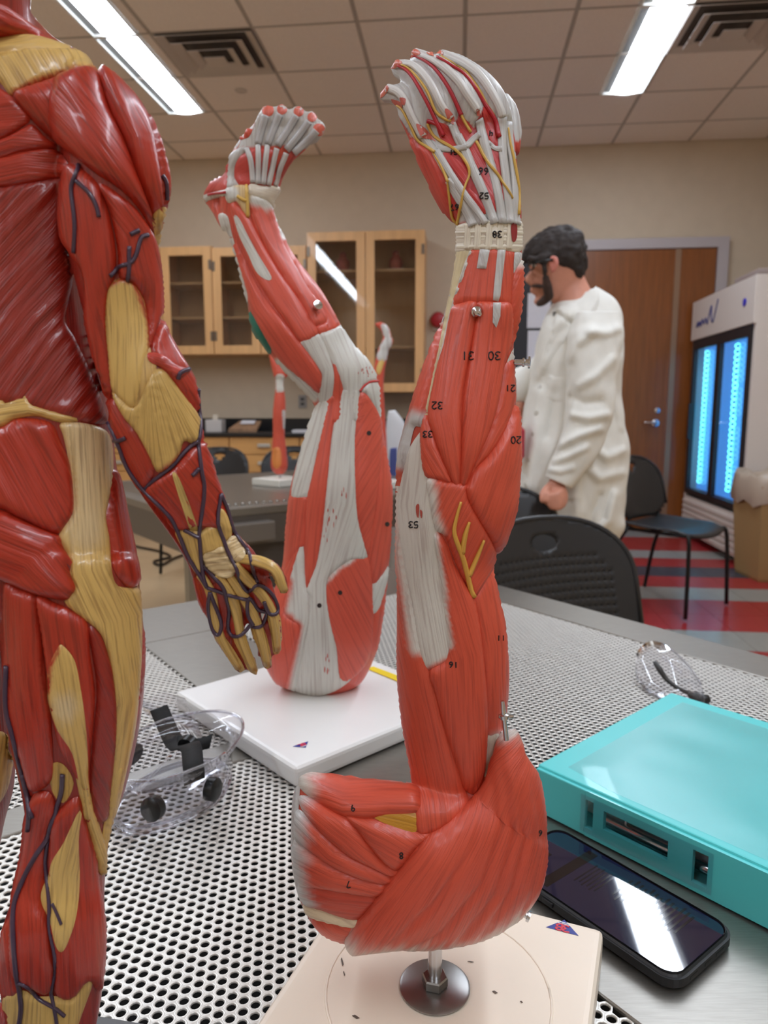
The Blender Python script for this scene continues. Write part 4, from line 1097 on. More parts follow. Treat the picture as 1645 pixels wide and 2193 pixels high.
SLEEVEF = [(z7([(680, 720), (600, 750), (500, 740)]), .018, 8), (z7([(520, 740), (420, 820), (385, 900)]), .020, 9), (z7([(640, 900), (540, 1000), (440, 1060)]), .016, 8), (z7([(560, 1310), (440, 1350), (330, 1410)]), .026, 8), (z7([(600, 1230), (500, 1250), (400, 1230)]), .022, 8), (z7([(480, 1420), (380, 1470), (300, 1500)]), .018, 7), (z7([(560, 1150), (470, 1160), (400, 1130)]), -.016, 9), (z7([(400, 1540), (330, 1560), (270, 1550)]), .012, 6)]
cb, cf = loft([(1190, 650, 1278, 618, YP + .02, .75), (1182, 668, 1312, 648, YP + .02, .86), (1168, 700, 1330, 690, YP + .02, .92), (1150, 760, 1328, 760, YP + .02, .9), (1138, 830, 1322, 830, YP + .02, .86), (1124, 900, 1332, 900, YP + .02, .8), (1112, 960, 1341, 962, YP + .02, .78), (1104, 1030, 1336, 1035, YP + .02, .78), (1100, 1090, 1332, 1100, YP + .02, .78), (1118, 1125, 1332, 1130, YP + .02, .78), (1150, 1145, 1318, 1152, YP + .02, .76)], 150, 12, 2.2, cap=False)
co = mesh('lab_coat', folds(wrinkle(cb, .013, 8, 3), BODYF), cf, coat_m, pe, True, True); md = co.modifiers.new('s', 'SOLIDIFY'); md.thickness = .004
sb, sf_ = loft([(1238, 668, 1322, 668, YP - .10, .9), (1220, 720, 1330, 715, YP - .13, .9), (1218, 790, 1320, 790, YA, .95), (1214, 860, 1308, 868, YA - .01, .95), (1208, 905, 1294, 930, YA - .02, .95), (1196, 955, 1268, 985, YA - .04, .95), (1176, 1010, 1228, 1036, YA - .05, .95), (1172, 1022, 1222, 1042, YA - .05, .95)], 90, 12, 2.1, cap=False)
o = mesh('coat_sleeve', folds(wrinkle(sb, .012, 12, 8), SLEEVEF), sf_, coat_m, co, True, True); md = o.modifiers.new('s', 'SOLIDIFY'); md.thickness = .004
sb, sf_ = loft([(1190, 720, 1270, 730, YP + .12, .9), (1140, 770, 1190, 840, YP + .15, .9), (1112, 788, 1124, 866, YP + .15, .9), (1088, 795, 1092, 862, YP + .13, .9)], 32, 6, 2.1, cap=False)
o = mesh('coat_sleeve', wrinkle(sb, .008, 13, 5), sf_, coat_m, co, True, True); md = o.modifiers.new('s', 'SOLIDIFY'); md.thickness = .004
# collar, lapel, pocket and buttons laid on the coat
COAT.add_base([v.co + Vector(pe.location) for v in co.data.vertices], [tuple(p.vertices) for p in co.data.polygons])
def cpatch(nm, poly, h=.014, w=2.5, **k): o = patch(nm, co, poly, COAT, (0, 0, 0), h=h, w=w, step=6, groove=None, m=coat_m, grow=0, **k); return o
cpatch('lapel', [(1196, 672), (1222, 690), (1248, 700), (1232, 716), (1204, 742), (1180, 776), (1164, 812), (1158, 806), (1166, 760), (1180, 712)])
cpatch('collar', [(1262, 622), (1276, 618), (1284, 640), (1276, 672), (1252, 692), (1226, 694), (1200, 676), (1192, 664), (1230, 650)], .02)
cpatch('chest_pocket', [(1172, 800), (1212, 806), (1208, 866), (1168, 858)], .008, 2, round_=False)
cpatch('hip_pocket', [(1180, 980), (1250, 990), (1246, 1078), (1176, 1066)], .008, 2, round_=False)
cpatch('button_placket', [(1158, 806), (1166, 808), (1142, 960), (1128, 1100), (1120, 1098), (1134, 950)], .006, 2)
for x, y in ((1158, 830), (1150, 885), (1142, 930), (1134, 985), (1128, 1040)):
    l, n, ok = COAT.cast(x, y); lathe('button', [(.001, .006), (.009, .006), (.009, -.003), (.001, -.003)][::-1], l, mat('button', (190, 186, 176), .4), co, 12, axis=n)
tr, trf = [], []
mesh('shirt', *loft([(1184, 668, 1232, 660, YP - .02, .6), (1172, 720, 1232, 720, YP - .03, .75), (1165, 760, 1228, 760, YP - .03, .75)], 24, 4), mat('shirt_grey', (130, 130, 126), .8), pe, True, True)
for k in range(2):
    V, F = legs[k * 2]; c = [sum((V[i] for i in range(j * 28, j * 28 + 28)), Vector()) / 28 for j in range(len(V) // 28)]
    V = [c[i // 28] + (v - c[i // 28]) * 1.14 for i, v in enumerate(V)]
    mesh('trouser_leg', V, F, mat('trousers', (22, 22, 26), .8), pe, True, True)
    V, F = legs[k * 2 + 1]; c = sum(V, Vector()) / len(V)
    mesh('shoe', [c + (v - c) * 1.16 for v in V], F, mat('shoe', (20, 20, 22), .5), pe, True, True)
red = thing('red_bottle', 'red object held low by the man behind the arm model', 'bottle', P(1116, 925, YP + .1))
lathe('bottle_body', [(.001, -.06), (.028, -.06), (.03, -.05), (.03, .04), (.012, .06), (.012, .07), (.001, .07)], P(1106, 945, YP - .08), mat('red_plastic', (176, 40, 60), .4), red)
lathe('cap', [(.001, .07), (.014, .07), (.014, .085), (.001, .085)], P(1106, 945, YP - .08), mat('cap_white', (225, 225, 225), .4), red)
# ================================================================== ARM MODEL
RED = lin((208, 82, 58)); REDD = lin((192, 70, 50)); WHT = lin((214, 212, 204)); GRY = lin((196, 197, 196)); CRM = lin((226, 206, 160)); YEL = lin((214, 166, 60)); BLD = lin((186, 28, 44)); CAPM = lin((212, 110, 90))
base_m = mat('cream_plastic', (236, 222, 204), .38, noise_scale=14, noise_amt=.03, coat=.1)
ARM_C = Vector((.0326, .387, TZ)); ang = -math.radians(21.6)
am = thing('arm_muscle_model', 'large upside down muscle arm model, hand up, on cream square base', 'anatomy model', ARM_C)
zt = TZ + .026
def hollow_base(parent, c, size, h, rz, m, name='base'):
    b = box(name, (c.x, c.y, TZ + h / 2), (size, size, h), m, parent, rz, .005, True, 3); return b
ab = hollow_base(am, ARM_C, .18, .0255, ang, base_m)
def logo(parent, c, rz, s, z):
    """blue triangle with the red and white 3B mark"""
    M = Matrix.Translation((c.x, c.y, z)) @ Matrix.Rotation(rz, 4, 'Z') @ Matrix.Scale(s, 4)
    def T(p, dz=0): q = M @ Vector((p[0], p[1], 0)); return q + Vector((0, 0, dz))
    mesh('logo_triangle', [T((-1.15, .5)), T((1.15, .5)), T((0, -.75))], [(0, 2, 1)], mat('logo_blue', (36, 52, 140), .4), parent)
    gl3 = [[(-.5, .42), (-.15, .45), (0, .3), (-.2, .15), (.0, 0), (-.18, -.18), (-.42, -.1)]]
    glB = [[(.08, .42), (.08, -.18), (.3, -.16), (.45, 0), (.3, .15), (.12, .15)], [(.3, .15), (.46, .3), (.34, .44), (.08, .42)]]
    V, F = [], []
    for st in gl3 + glB:
        v, f = sweep(cr([T((x, y), .0002) for x, y in st], 4), .075 * s, 6, .15, [Vector((0, 0, 1))] * (len(st) * 4 - 3)); o = len(V); V += v; F += [tuple(i + o for i in q) for q in f]
    mesh('logo_lettering', V, F, mat('logo_red', (206, 52, 72), .4), parent)
    V, F = [], []
    for x0, y0, x1, y1 in ((-.45, -.28, .45, -.28), (-.28, -.42, .28, -.42)):
        v, f = sweep([T((x0, y0), .0002), T((x1, y1), .0002)], .035 * s, 6, .15, [Vector((0, 0, 1))] * 2); o = len(V); V += v; F += [tuple(i + o for i in q) for q in f]
    mesh('logo_bars', V, F, mat('logo_white', (235, 235, 240), .4), parent)
lc = G(1206, 1985, zt - .0004); logo(ab, lc, ang + math.pi, .0095, zt - .0003)
# faint moulded ring on the base
ringp = [Vector((ARM_C.x + .068 * math.cos(2 * math.pi * k / 48), ARM_C.y + .068 * math.sin(2 * math.pi * k / 48), zt - .0006)) for k in range(49)]
rod('moulded_ring', ringp, .0009, base_m, ab, 6)
for x, y, dx, dy in ((733, 2060, 3, 9), (737, 2085, 2, 5), (762, 2178, 8, 4), (1008, 2060, 7, 1), (1060, 2125, 6, 3), (1117, 2146, 3, 2), (985, 2150, 9, 5)):
    q = [G(x + a * dx, y + b * dy, zt - .0002) for a, b in ((-1, -.6), (-.2, -1), (1, .6), (.2, 1))]; mesh('scuff_mark', q + [v + Vector((0, 0, .0003)) for v in q], [(0, 1, 2, 3), (7, 6, 5, 4), (0, 4, 5, 1), (1, 5, 6, 2), (2, 6, 7, 3), (3, 7, 4, 0)], mat('scuff', (96, 82, 72), .6), ab)
pst = Vector((.031, .388, zt))
zinc = mat('zinc_steel', (150, 148, 146), .32, .9, noise_scale=50, noise_amt=.1)
lathe('washer', [(.001, 0), (.0205, 0), (.0215, .0005), (.0215, .0012), (.020, .0018), (.001, .0018)], pst, zinc, am, 40)
lathe('nut', [(.0075, .0018), (.008, .0024), (.008, .0072), (.0072, .008), (.001, .008)], pst, zinc, am, 6, smooth=False)
lathe('post', [(.0043, .002), (.0043, .05), (.001, .05)], pst, chrome, am, 20)
YA0 = .395
SF = Surf(); SF.Y = YA0
shoulder = loft([(668, 1662, 862, 1690, YA0 + .02, .45), (640, 1676, 1010, 1700, YA0 + .012, .42), (628, 1705, 1090, 1690, YA0 + .008, .42), (625, 1760, 1138, 1735, YA0, .44), (624, 1830, 1152, 1815, YA0, .46), (634, 1900, 1142, 1890, YA0, .46), (658, 1962, 1105, 1950, YA0, .46), (695, 2006, 1030, 1990, YA0, .46), (750, 2026, 930, 2010, YA0, .46)], 56, 6, 2.2)
limb = loft([(905, 1800, 1000, 1770, YA0, .9), (890, 1740, 1020, 1720, YA0, .9), (884, 1680, 1055, 1670, YA0, .88), (872, 1610, 1072, 1610, YA0, .85), (860, 1540, 1082, 1540, YA0, .82), (853, 1470, 1088, 1470, YA0, .82), (851, 1400, 1086, 1400, YA0, .82), (853, 1340, 1081, 1340, YA0, .82), (852, 1270, 1066, 1270, YA0, .82), (848, 1210, 1056, 1210, YA0, .85), (847, 1150, 1080, 1150, YA0, .85), (848, 1090, 1100, 1090, YA0, .82), (850, 1030, 1104, 1030, YA0, .8), (856, 965, 1108, 965, YA0, .8), (874, 895, 1106, 895, YA0, .8), (900, 815, 1102, 815, YA0, .78), (928, 740, 1100, 735, YA0, .76), (952, 670, 1112, 670, YA0, .74), (968, 600, 1118, 600, YA0, .7), (977, 540, 1118, 540, YA0, .66), (978, 490, 1117, 490, YA0, .62), (976, 462, 1116, 462, YA0, .6)], 48, 5)
cap = loft([(1079, 1566, 1091, 1566, YA0 - .014, 1), (1070, 1596, 1110, 1594, YA0 - .014, 1), (1054, 1640, 1130, 1636, YA0 - .014, .8), (1020, 1690, 1144, 1682, YA0 - .013, .6), (970, 1750, 1150, 1740, YA0 - .0105, .5), (900, 1830, 1150, 1820, YA0 - .004, .35)], 48, 6)
palm = loft([(982, 500, 1114, 500, YA0, .6), (975, 465, 1116, 462, YA0, .58), (955, 425, 1114, 420, YA0, .52), (932, 375, 1108, 365, YA0 + .002, .46), (915, 330, 1104, 310, YA0 + .004, .42), (912, 292, 1100, 262, YA0 + .006, .38), (922, 268, 1094, 238, YA0 + .008, .32)], 40, 5, 2.4)
hypo = loft([(972, 478, 985, 482, YA0 + .005, 1), (945, 445, 1000, 450, YA0 + .008, 1), (912, 380, 985, 395, YA0 + .01, 1), (887, 325, 960, 335, YA0 + .01, 1), (868, 280, 930, 290, YA0 + .01, 1), (850, 245, 905, 262, YA0 + .01, .9)], 24, 5)
fingers = [digit([(1072, 262), (1058, 212), (1028, 172), (985, 140), (945, 121)], [27, 24, 21, 18, 13], [.398, .398, .402, .410, .420]),
           digit([(1018, 262), (995, 205), (962, 163), (925, 137), (893, 124)], [27, 24, 22, 19, 15], [.396, .394, .398, .408, .420]),
           digit([(958, 280), (938, 225), (908, 185), (880, 160), (855, 148)], [27, 24, 22, 21, 17], [.398, .396, .400, .408, .418]),
           digit([(915, 300), (895, 258), (872, 222), (848, 203), (828, 205)], [25, 22, 21, 19, 14], [.404, .402, .404, .408, .414]),
           digit([(1092, 330), (1098, 280), (1092, 240), (1080, 216)], [20, 19, 17, 15], [.425, .428, .430, .432])]
def armcol(v):
    return GRY if v.z > P(1000, 330, YA0).z else REDD
HANDRED = z1([(640, 780), (700, 760), (760, 800), (830, 690), (900, 730), (960, 800), (1040, 640), (1130, 690), (1190, 800), (1215, 960), (1250, 1250), (1270, 1430), (1200, 1520), (1040, 1545), (900, 1340), (790, 1170), (690, 1010), (800, 980), (700, 900)])
HYPO = z1([(250, 620), (330, 750), (420, 880), (480, 940), (580, 980), (660, 1080), (720, 1200), (760, 1350), (820, 1500), (810, 1700), (740, 1640), (620, 1490), (500, 1250), (400, 1010), (300, 780), (230, 660)])
def handcol(v):
    x, y = to_px(v)
    if y > 478: return REDD
    if y < 150 or v.y > YA0 + .012: return GRY if y < 300 else lin((200, 66, 54))
    if inside([(x, y)], HANDRED)[0]: return lin((176, 40, 42))
    if inside([(x, y)], HYPO)[0]: return lin((200, 66, 54))
    return GRY
arm_body, av, af = fuse('body', [shoulder, limb, cap, palm, hypo] + fingers, .0019, PAINT, am, handcol, 3)
SF.add_base(av, af)
def mp_(nm, poly, col=RED, **k): return patch(nm, am, poly, SF, col, **k)
ax = lambda a, b: ('axis', a, b)
# --- shoulder
W4 = WHT
mp_('rim_tendon', z4([(150, 378), (142, 450), (132, 600), (122, 740), (135, 900), (160, 1030), (185, 1095), (150, 1040), (110, 930), (92, 750), (100, 560), (122, 430)]), GRY, h=.001, w=8, fib=ax((640, 1650), (640, 1950)))
mp_('fat_pad', z4([(505, 612), (560, 596), (695, 586), (705, 690), (600, 660)]), lin((196, 140, 40)), h=.0005, w=10, fib=ax((800, 1740), (880, 1760)))
mp_('teres_muscle', z4([(370, 612), (480, 622), (560, 652), (690, 692), (790, 690), (710, 770), (650, 845), (610, 872), (560, 842), (490, 762), (430, 682)]), RED, h=.0035, w=24, fib=('line', z4([(370, 612), (560, 700), (700, 780)])), bulge=.001)
mp_('teres_muscle', z4([(140, 520), (200, 525), (290, 580), (370, 625), (430, 690), (490, 770), (560, 850), (620, 875), (590, 902), (480, 852), (380, 800), (260, 700), (170, 600)]), RED, h=.0036, w=22, fib=('line', z4([(140, 530), (380, 700), (600, 890)])), fades=[('pt', *z4([(140, 520)])[0], 10, 60, GRY)])
mp_('infraspinatus_muscle', z4([(128, 590), (170, 608), (260, 708), (380, 808), (500, 868), (590, 908), (565, 942), (430, 912), (300, 852), (200, 782), (122, 715)]), RED, h=.0034, w=20, fib=('line', z4([(128, 620), (300, 790), (580, 930)])), fades=[('line', z4([(128, 580), (122, 720)]), 8, 45, GRY)])
mp_('infraspinatus_muscle', z4([(118, 728), (200, 790), (300, 860), (430, 920), (562, 946), (520, 1002), (400, 987), (250, 962), (132, 930)]), RED, h=.0034, w=20, fib=('line', z4([(120, 830), (300, 920), (540, 980)])), fades=[('line', z4([(110, 728), (130, 930)]), 8, 45, GRY)])
mp_('infraspinatus_muscle', z4([(136, 940), (250, 970), (400, 995), (515, 1008), (480, 1062), (420, 1116), (340, 1100), (250, 1068), (160, 1036)]), REDD, h=.0022, w=16, fib=('line', z4([(136, 990), (300, 1030), (480, 1050)])), fades=[('line', z4([(125, 940), (160, 1036)]), 6, 40, GRY)])
mp_('spine_ridge', z4([(165, 1045), (250, 1075), (350, 1110), (430, 1120), (415, 1155), (330, 1140), (230, 1115), (180, 1090)]), lin((222, 204, 172)), h=.0022, w=9, fib=ax((650, 1940), (760, 1980)))
mp_('trapezius_muscle', z4([(185, 1098), (240, 1125), (330, 1150), (415, 1160), (365, 1215), (380, 1250), (450, 1255), (600, 1235), (720, 1240), (560, 1272), (430, 1272), (330, 1252), (260, 1213)]), RED, h=.002, w=14, fib=('line', z4([(190, 1100), (300, 1190), (560, 1260)])))
mp_('upper_muscle', z4([(560, 418), (700, 420), (720, 470), (640, 470), (570, 445)]), RED, h=.0015, w=8, fib=ax((800, 1665), (900, 1668)))
mp_('long_shoulder_muscle', z4([(148, 380), (220, 375), (400, 410), (560, 437), (720, 462), (735, 540), (715, 590), (560, 602), (480, 620), (370, 612), (280, 572), (200, 520), (140, 460)]), RED, h=.005, w=30, bulge=.001, fib=('line', z4([(140, 440), (370, 520), (720, 520)])), fades=[('line', z4([(140, 380), (135, 480)]), 10, 62, WHT)])
# --- upper arm
tl = z3([(75, -60), (62, 200), (60, 400), (70, 600), (80, 900), (78, 1300), (95, 1500), (125, 1750), (185, 2080), (215, 2240), (240, 2390)]); tr_ = z3([(430, 2330), (540, 2200), (505, 2080), (465, 1950), (385, 1700), (330, 1480), (285, 1345), (240, 1200), (200, 950), (150, 700), (112, 450), (110, 200), (135, -40)])
mp_('triceps_long_head', tl + tr_, RED, h=.0026, w=26, step=8, fib=('line', z3([(90, -60), (85, 600), (160, 1100), (240, 1500), (350, 2000), (400, 2380)])), fades=[('line', z3([(112, 150), (150, 700), (200, 950), (245, 1200)]), 6, 24, WHT)])
mp_('brachialis_muscle', z3([(700, 690), (745, 900), (788, 1100), (803, 1300), (798, 1500), (775, 1700), (740, 1850), (700, 1980), (680, 1850), (668, 1650), (653, 1450), (630, 1200), (603, 1010), (583, 895), (690, 700)]), RED, h=.0022, w=18, fib=('line', z3([(640, 800), (720, 1200), (740, 1900)])), fades=[('pt', *z3([(735, 1830)])[0], 12, 46, GRY)])
mp_('bone_shaft', z3([(655, 1790), (690, 1770), (735, 1760), (715, 1860), (665, 1990), (645, 2010)]), lin((196, 190, 176)), h=.0012, w=8, over=True, fib=ax((1045, 1580), (1040, 1660)))
mp_('triceps_lateral_head', z3([(325, 480), (400, 545), (450, 680), (520, 800), (578, 898), (603, 1010), (630, 1200), (653, 1450), (665, 1650), (655, 1850), (640, 2020), (590, 2130), (515, 2090), (470, 1950), (390, 1700), (335, 1490), (300, 1352), (395, 1290), (420, 1180), (400, 1050), (370, 800)]), RED, h=.0034, w=24, bulge=.001, fib=('line', z3([(300, 300), (420, 750), (560, 1250), (600, 2100)])), fades=[('line', z3([(330, 480), (370, 800), (400, 1050), (420, 1180)]), 3, 14, WHT)])
mp_('triceps_tendon', z3([(300, -190), (320, -60), (250, 60), (285, 130), (300, 300), (330, 480), (372, 800), (402, 1050), (422, 1180), (400, 1285), (292, 1330), (240, 1200), (200, 950), (152, 700), (118, 450), (114, 300), (140, 120), (190, -60)]), WHT, h=.0012, w=9, step=7, fib=('line', z3([(250, -100), (210, 300), (260, 800), (350, 1300)])), fades=[('line', z3([(285, 1345), (400, 1300)]), 2, 16, RED)], groove=(.16, .0004), grow=6)
mp_('triceps_lower_corner', z3([(285, 132), (400, 150), (522, 172), (532, 212), (562, 310), (690, 540), (712, 625), (692, 700), (582, 890), (560, 850), (480, 700), (400, 500), (335, 450), (305, 300)]), RED, h=.0030, w=16, fib=ax((1000, 1040), (930, 1170)), fades=[('line', z3([(290, 140), (310, 320), (340, 460)]), 6, 26, WHT)])
# --- forearm
mp_('brachioradialis_muscle', z2([(470, 735), (452, 900), (412, 1130), (352, 1380), (312, 1570), (245, 1590), (195, 1800), (135, 2050), (98, 2193), (92, 2000), (112, 1800), (158, 1600), (238, 1320), (328, 1080), (398, 900), (440, 765)]), RED, h=.0028, w=16, fib=('line', z2([(455, 740), (340, 1150), (160, 1750), (100, 2190)])), fades=[('line', z2([(312, 1560), (240, 1640), (180, 1850)]), 12, 34, GRY), ('pt', *z2([(460, 730)])[0], 6, 26, WHT)])
mp_('radius_bone', z2([(572, 205), (685, 205), (640, 330), (558, 605), (508, 765), (468, 985), (430, 1150), (400, 1300), (350, 1480), (318, 1560), (330, 1480), (395, 1150), (455, 905), (495, 720), (545, 400)]), lin((214, 200, 160)), h=.0012, w=8, fib=('line', z2([(620, 210), (520, 650), (330, 1550)])))
mp_('slender_tendon', z2([(556, 160), (572, 205), (548, 400), (512, 600), (472, 740), (436, 765), (478, 580), (530, 400)]), GRY, h=.002, w=7, fib=('line', z2([(565, 170), (450, 760)])))
mp_('extensor_edge', z2([(640, 330), (690, 205), (700, 215), (640, 420), (575, 600), (560, 640), (500, 860), (470, 990), (440, 1060), (470, 960), (510, 770), (556, 605)]), WHT, h=.0022, w=5, over=True, fib=('line', z2([(690, 210), (450, 1050)])))
mp_('abductor_muscle', z2([(1075, 285), (1105, 350), (1108, 520), (1092, 640), (1052, 820), (1002, 960), (955, 1075), (948, 1040), (998, 900), (1003, 640), (1010, 480), (1030, 370)]), RED, h=.0028, w=16, fib=ax(z2([(1120, 420)])[0], z2([(960, 900)])[0]), fades=[('pt', *z2([(1090, 290)])[0], 8, 26, WHT)])
mp_('flexor_muscle', z2([(1012, 1065), (1046, 1020), (1052, 1200), (1046, 1325), (1000, 1482), (930, 1652), (830, 1800), (720, 1910), (655, 2040), (715, 1875), (820, 1650), (885, 1450), (925, 1250), (958, 1110)]), RED, h=.0020, w=14, fib=('line', z2([(1040, 1060), (960, 1450), (680, 2000)])), fades=[('line', z2([(1050, 1000), (1052, 1320)]), 3, 10, WHT)])
mp_('brachioradialis_muscle', [(1106, 844), (1110, 890), (1114, 972), (1111, 1027), (1105, 1081), (1090, 1142), (1072, 1194), (1060, 1190), (1053, 1162), (1009, 1085), (996, 1048), (1001, 1038), (1017, 1008), (1047, 975), (1074, 934), (1094, 888)], RED, h=.0042, w=20, bulge=.001, fib=('line', [(1108, 850), (1080, 1000), (1040, 1130)]))
ex1 = z2([(692, 205), (760, 202), (830, 202), (905, 202), (1030, 225), (1040, 300), (1008, 480), (1000, 628), (900, 606), (780, 606), (640, 612), (552, 628), (600, 470), (652, 320)])
mp_('extensor_upper_block', ex1, RED, h=.0014, w=8, fib=('fan', z2([(900, -700)])[0], 420))
mp_('extensor_muscle', z2([(552, 652), (640, 618), (700, 607), (738, 640), (716, 800), (655, 1150), (622, 1400), (612, 1700), (600, 2037), (540, 2012), (450, 1800), (400, 1650), (358, 1500), (400, 1250), (440, 1080), (482, 950), (522, 760)]), RED, h=.0034, w=20, fib=('line', z2([(640, 610), (560, 1000), (480, 1500), (570, 2030)])))
mp_('extensor_muscle', z2([(705, 607), (780, 612), (900, 614), (1000, 637), (1003, 900), (950, 1080), (925, 1250), (885, 1450), (820, 1650), (720, 1870), (650, 2033), (608, 2037), (618, 1700), (628, 1400), (662, 1150), (722, 800), (745, 640)]), RED, h=.0036, w=20, fib=('line', z2([(850, 610), (800, 1100), (730, 1550), (630, 2030)])))
mp_('anconeus_muscle', z2([(350, 1480), (388, 1610), (452, 1800), (540, 2015), (440, 2000), (342, 1978), (308, 1850), (298, 1650), (320, 1535)]), RED, h=.0030, w=14, fib=('line', z2([(330, 1500), (380, 1750), (520, 2010)])))
for a in ([(765, 200), (832, 200), (802, 347), (742, 345)], [(905, 200), (954, 200), (912, 560), (900, 600), (868, 594), (872, 540)], [(870, 618), (917, 618), (912, 720), (882, 807), (866, 770)], [(1035, 215), (1090, 230), (1070, 290), (1020, 380), (1030, 300)]):
    mp_('extensor_tendon', z2(a), GRY, h=.0012, w=5, over=True, step=5, round_=False, fib=ax(z2([a[0]])[0], z2([a[2]])[0]))
mp_('tendon_plate', z2([(1022, 985), (1050, 985), (1052, 1300), (1030, 1250), (1015, 1060), (975, 1085)]), WHT, h=.0022, w=5, fib=ax((1105, 750), (1106, 830)))
# deltoid over everything
mp_('deltoid_muscle', z4([(1150, 165), (1190, 212), (1228, 310), (1284, 410), (1324, 550), (1334, 680), (1324, 820), (1294, 950), (1212, 1072), (1100, 1152), (960, 1202), (780, 1228), (600, 1230), (430, 1252), (378, 1250), (365, 1215), (400, 1150), (470, 1070), (560, 950), (640, 850), (740, 720), (860, 640), (980, 530), (1060, 430), (1098, 300), (1115, 230)]), RED, h=.012, w=70, step=6, relax=60, bulge=.004, fib=('fan', z4([(1420, -120)])[0], 900), groove=(.08, .0006), creases=[(z4(c_), .0022, 5) for c_ in ([(1120, 300), (1085, 600), (1000, 850), (820, 1080), (640, 1190)], [(1190, 350), (1192, 620), (1130, 880), (1000, 1100)], [(1060, 470), (950, 720), (780, 950), (560, 1160)], [(1230, 400), (1268, 650), (1225, 900), (1130, 1090)], [(1150, 270), (1142, 600), (1062, 900), (880, 1140)])], fades=[('line', z4([(378, 1262), (600, 1250), (820, 1245), (1050, 1195), (1200, 1105)]), 10, 62, WHT), ('pt', *z4([(1150, 160)])[0], 18, 50, WHT)])
# --- wrist band
mp_('wrist_retinaculum', z1([(805, 1690), (860, 1650), (1000, 1625), (1200, 1610), (1350, 1625), (1405, 1650), (1410, 1760), (1385, 1850), (1340, 1890), (1200, 1872), (1000, 1868), (900, 1885), (810, 1890), (800, 1790)]), lin((224, 218, 200)), h=.0014, w=5, step=4, fib=ax((975, 500), (1120, 500)), groove=(.35, .0009))
for x in (915, 1005, 1105, 1205, 1290): cord('band_ridge', am, z1([(x, 1640), (x - 6, 1750), (x - 14, 1868)]), .0020, SF, lin((224, 218, 200)), off=-.12, flat=.32, n=8, keep=True)
# --- hand: interosseous muscles, tendons, vessels, nerves
DR = lin((190, 52, 50))
mp_('hypothenar_muscle', z1([(250, 620), (330, 750), (420, 880), (480, 940), (580, 980), (640, 1080), (700, 1200), (740, 1350), (790, 1560), (800, 1690), (770, 1640), (660, 1490), (540, 1250), (440, 1010), (350, 780), (270, 670)]), lin((204, 74, 62)), h=.0022, w=16, fib=('line', z1([(300, 700), (520, 1080), (790, 1650)])))
for a in ([(700, 1020), (850, 1110), (930, 1190), (890, 1300), (990, 1400), (1075, 1520), (1040, 1535), (900, 1330), (800, 1190)], [(930, 1000), (985, 920), (1060, 1060), (1110, 1200), (1190, 1430), (1195, 1510), (1130, 1520), (1030, 1330), (960, 1150)],
          [(1030, 880), (1110, 960), (1210, 1040), (1240, 1250), (1230, 1450), (1180, 1330), (1100, 1050)], [(650, 760), (760, 800), (820, 880), (825, 970), (760, 950), (680, 890)], [(835, 690), (900, 740), (960, 830), (900, 930), (850, 860)], [(1050, 620), (1120, 680), (1170, 800), (1200, 950), (1120, 930), (1080, 830)],
          [(1290, 780), (1315, 900), (1330, 1050), (1355, 1250), (1320, 1180), (1290, 950)], [(740, 1330), (800, 1430), (830, 1500), (810, 1640), (780, 1560)], [(1330, 1400), (1390, 1480), (1395, 1590), (1350, 1540)]):
    mp_('interosseous_muscle', z1(a), DR, h=.0006, w=8, step=5, fib=ax(z1([a[0]])[0], z1([a[len(a) // 2]])[0]))
TN = [([(500, 860), (610, 990), (720, 1180), (860, 1360), (960, 1500), (1040, 1640)], .00211), ([(640, 1000), (760, 1200), (880, 1380), (990, 1520), (1070, 1640)], .00186),
      ([(770, 760), (830, 900), (900, 1020), (950, 1150), (1050, 1370), (1150, 1640)], .00248), ([(1010, 720), (1040, 860), (1100, 1080), (1170, 1330), (1220, 1640)], .00248), ([(1215, 700), (1215, 960), (1240, 1200), (1270, 1450), (1290, 1640)], .00260),
      ([(1270, 750), (1290, 1000), (1320, 1250), (1330, 1500), (1350, 1650)], .00236), ([(1020, 850), (960, 900), (890, 960), (830, 860)], .00186), ([(900, 960), (760, 990), (650, 970)], .00161), ([(1100, 930), (1150, 980), (1215, 980)], .00149), ([(740, 1260), (830, 1400), (920, 1560), (960, 1660)], .00260)]
for p, r in TN: cord('extensor_tendon', am, z1(p), r, SF, GRY, off=.1, flat=.5, n=10, keep=True)
FT = [[(1215, 700), (1180, 590), (1080, 420), (980, 300), (840, 210), (700, 150)], [(1000, 650), (930, 540), (830, 390), (700, 260), (560, 170), (450, 135)], [(760, 720), (680, 600), (600, 440), (500, 310), (400, 240), (290, 240)], [(520, 880), (430, 720), (360, 560), (290, 480), (210, 450)]]
for p in FT:
    cord('finger_tendon', am, z1(p), .0022, SF, lin((214, 214, 212)), off=.25, flat=.6, n=8, keep=True)
for p in ([(1190, 880), (1150, 720), (1060, 600), (970, 450), (880, 330), (760, 250), (640, 175)], [(860, 690), (820, 590), (740, 430), (640, 290), (540, 210), (440, 160)], [(700, 870), (640, 740), (560, 570), (450, 380), (370, 290), (300, 245)], [(560, 740), (640, 760), (680, 850)]):
    cord('artery', am, z1(p), .0011, SF, BLD, off=.5, taper=[1.1, .9, .5])
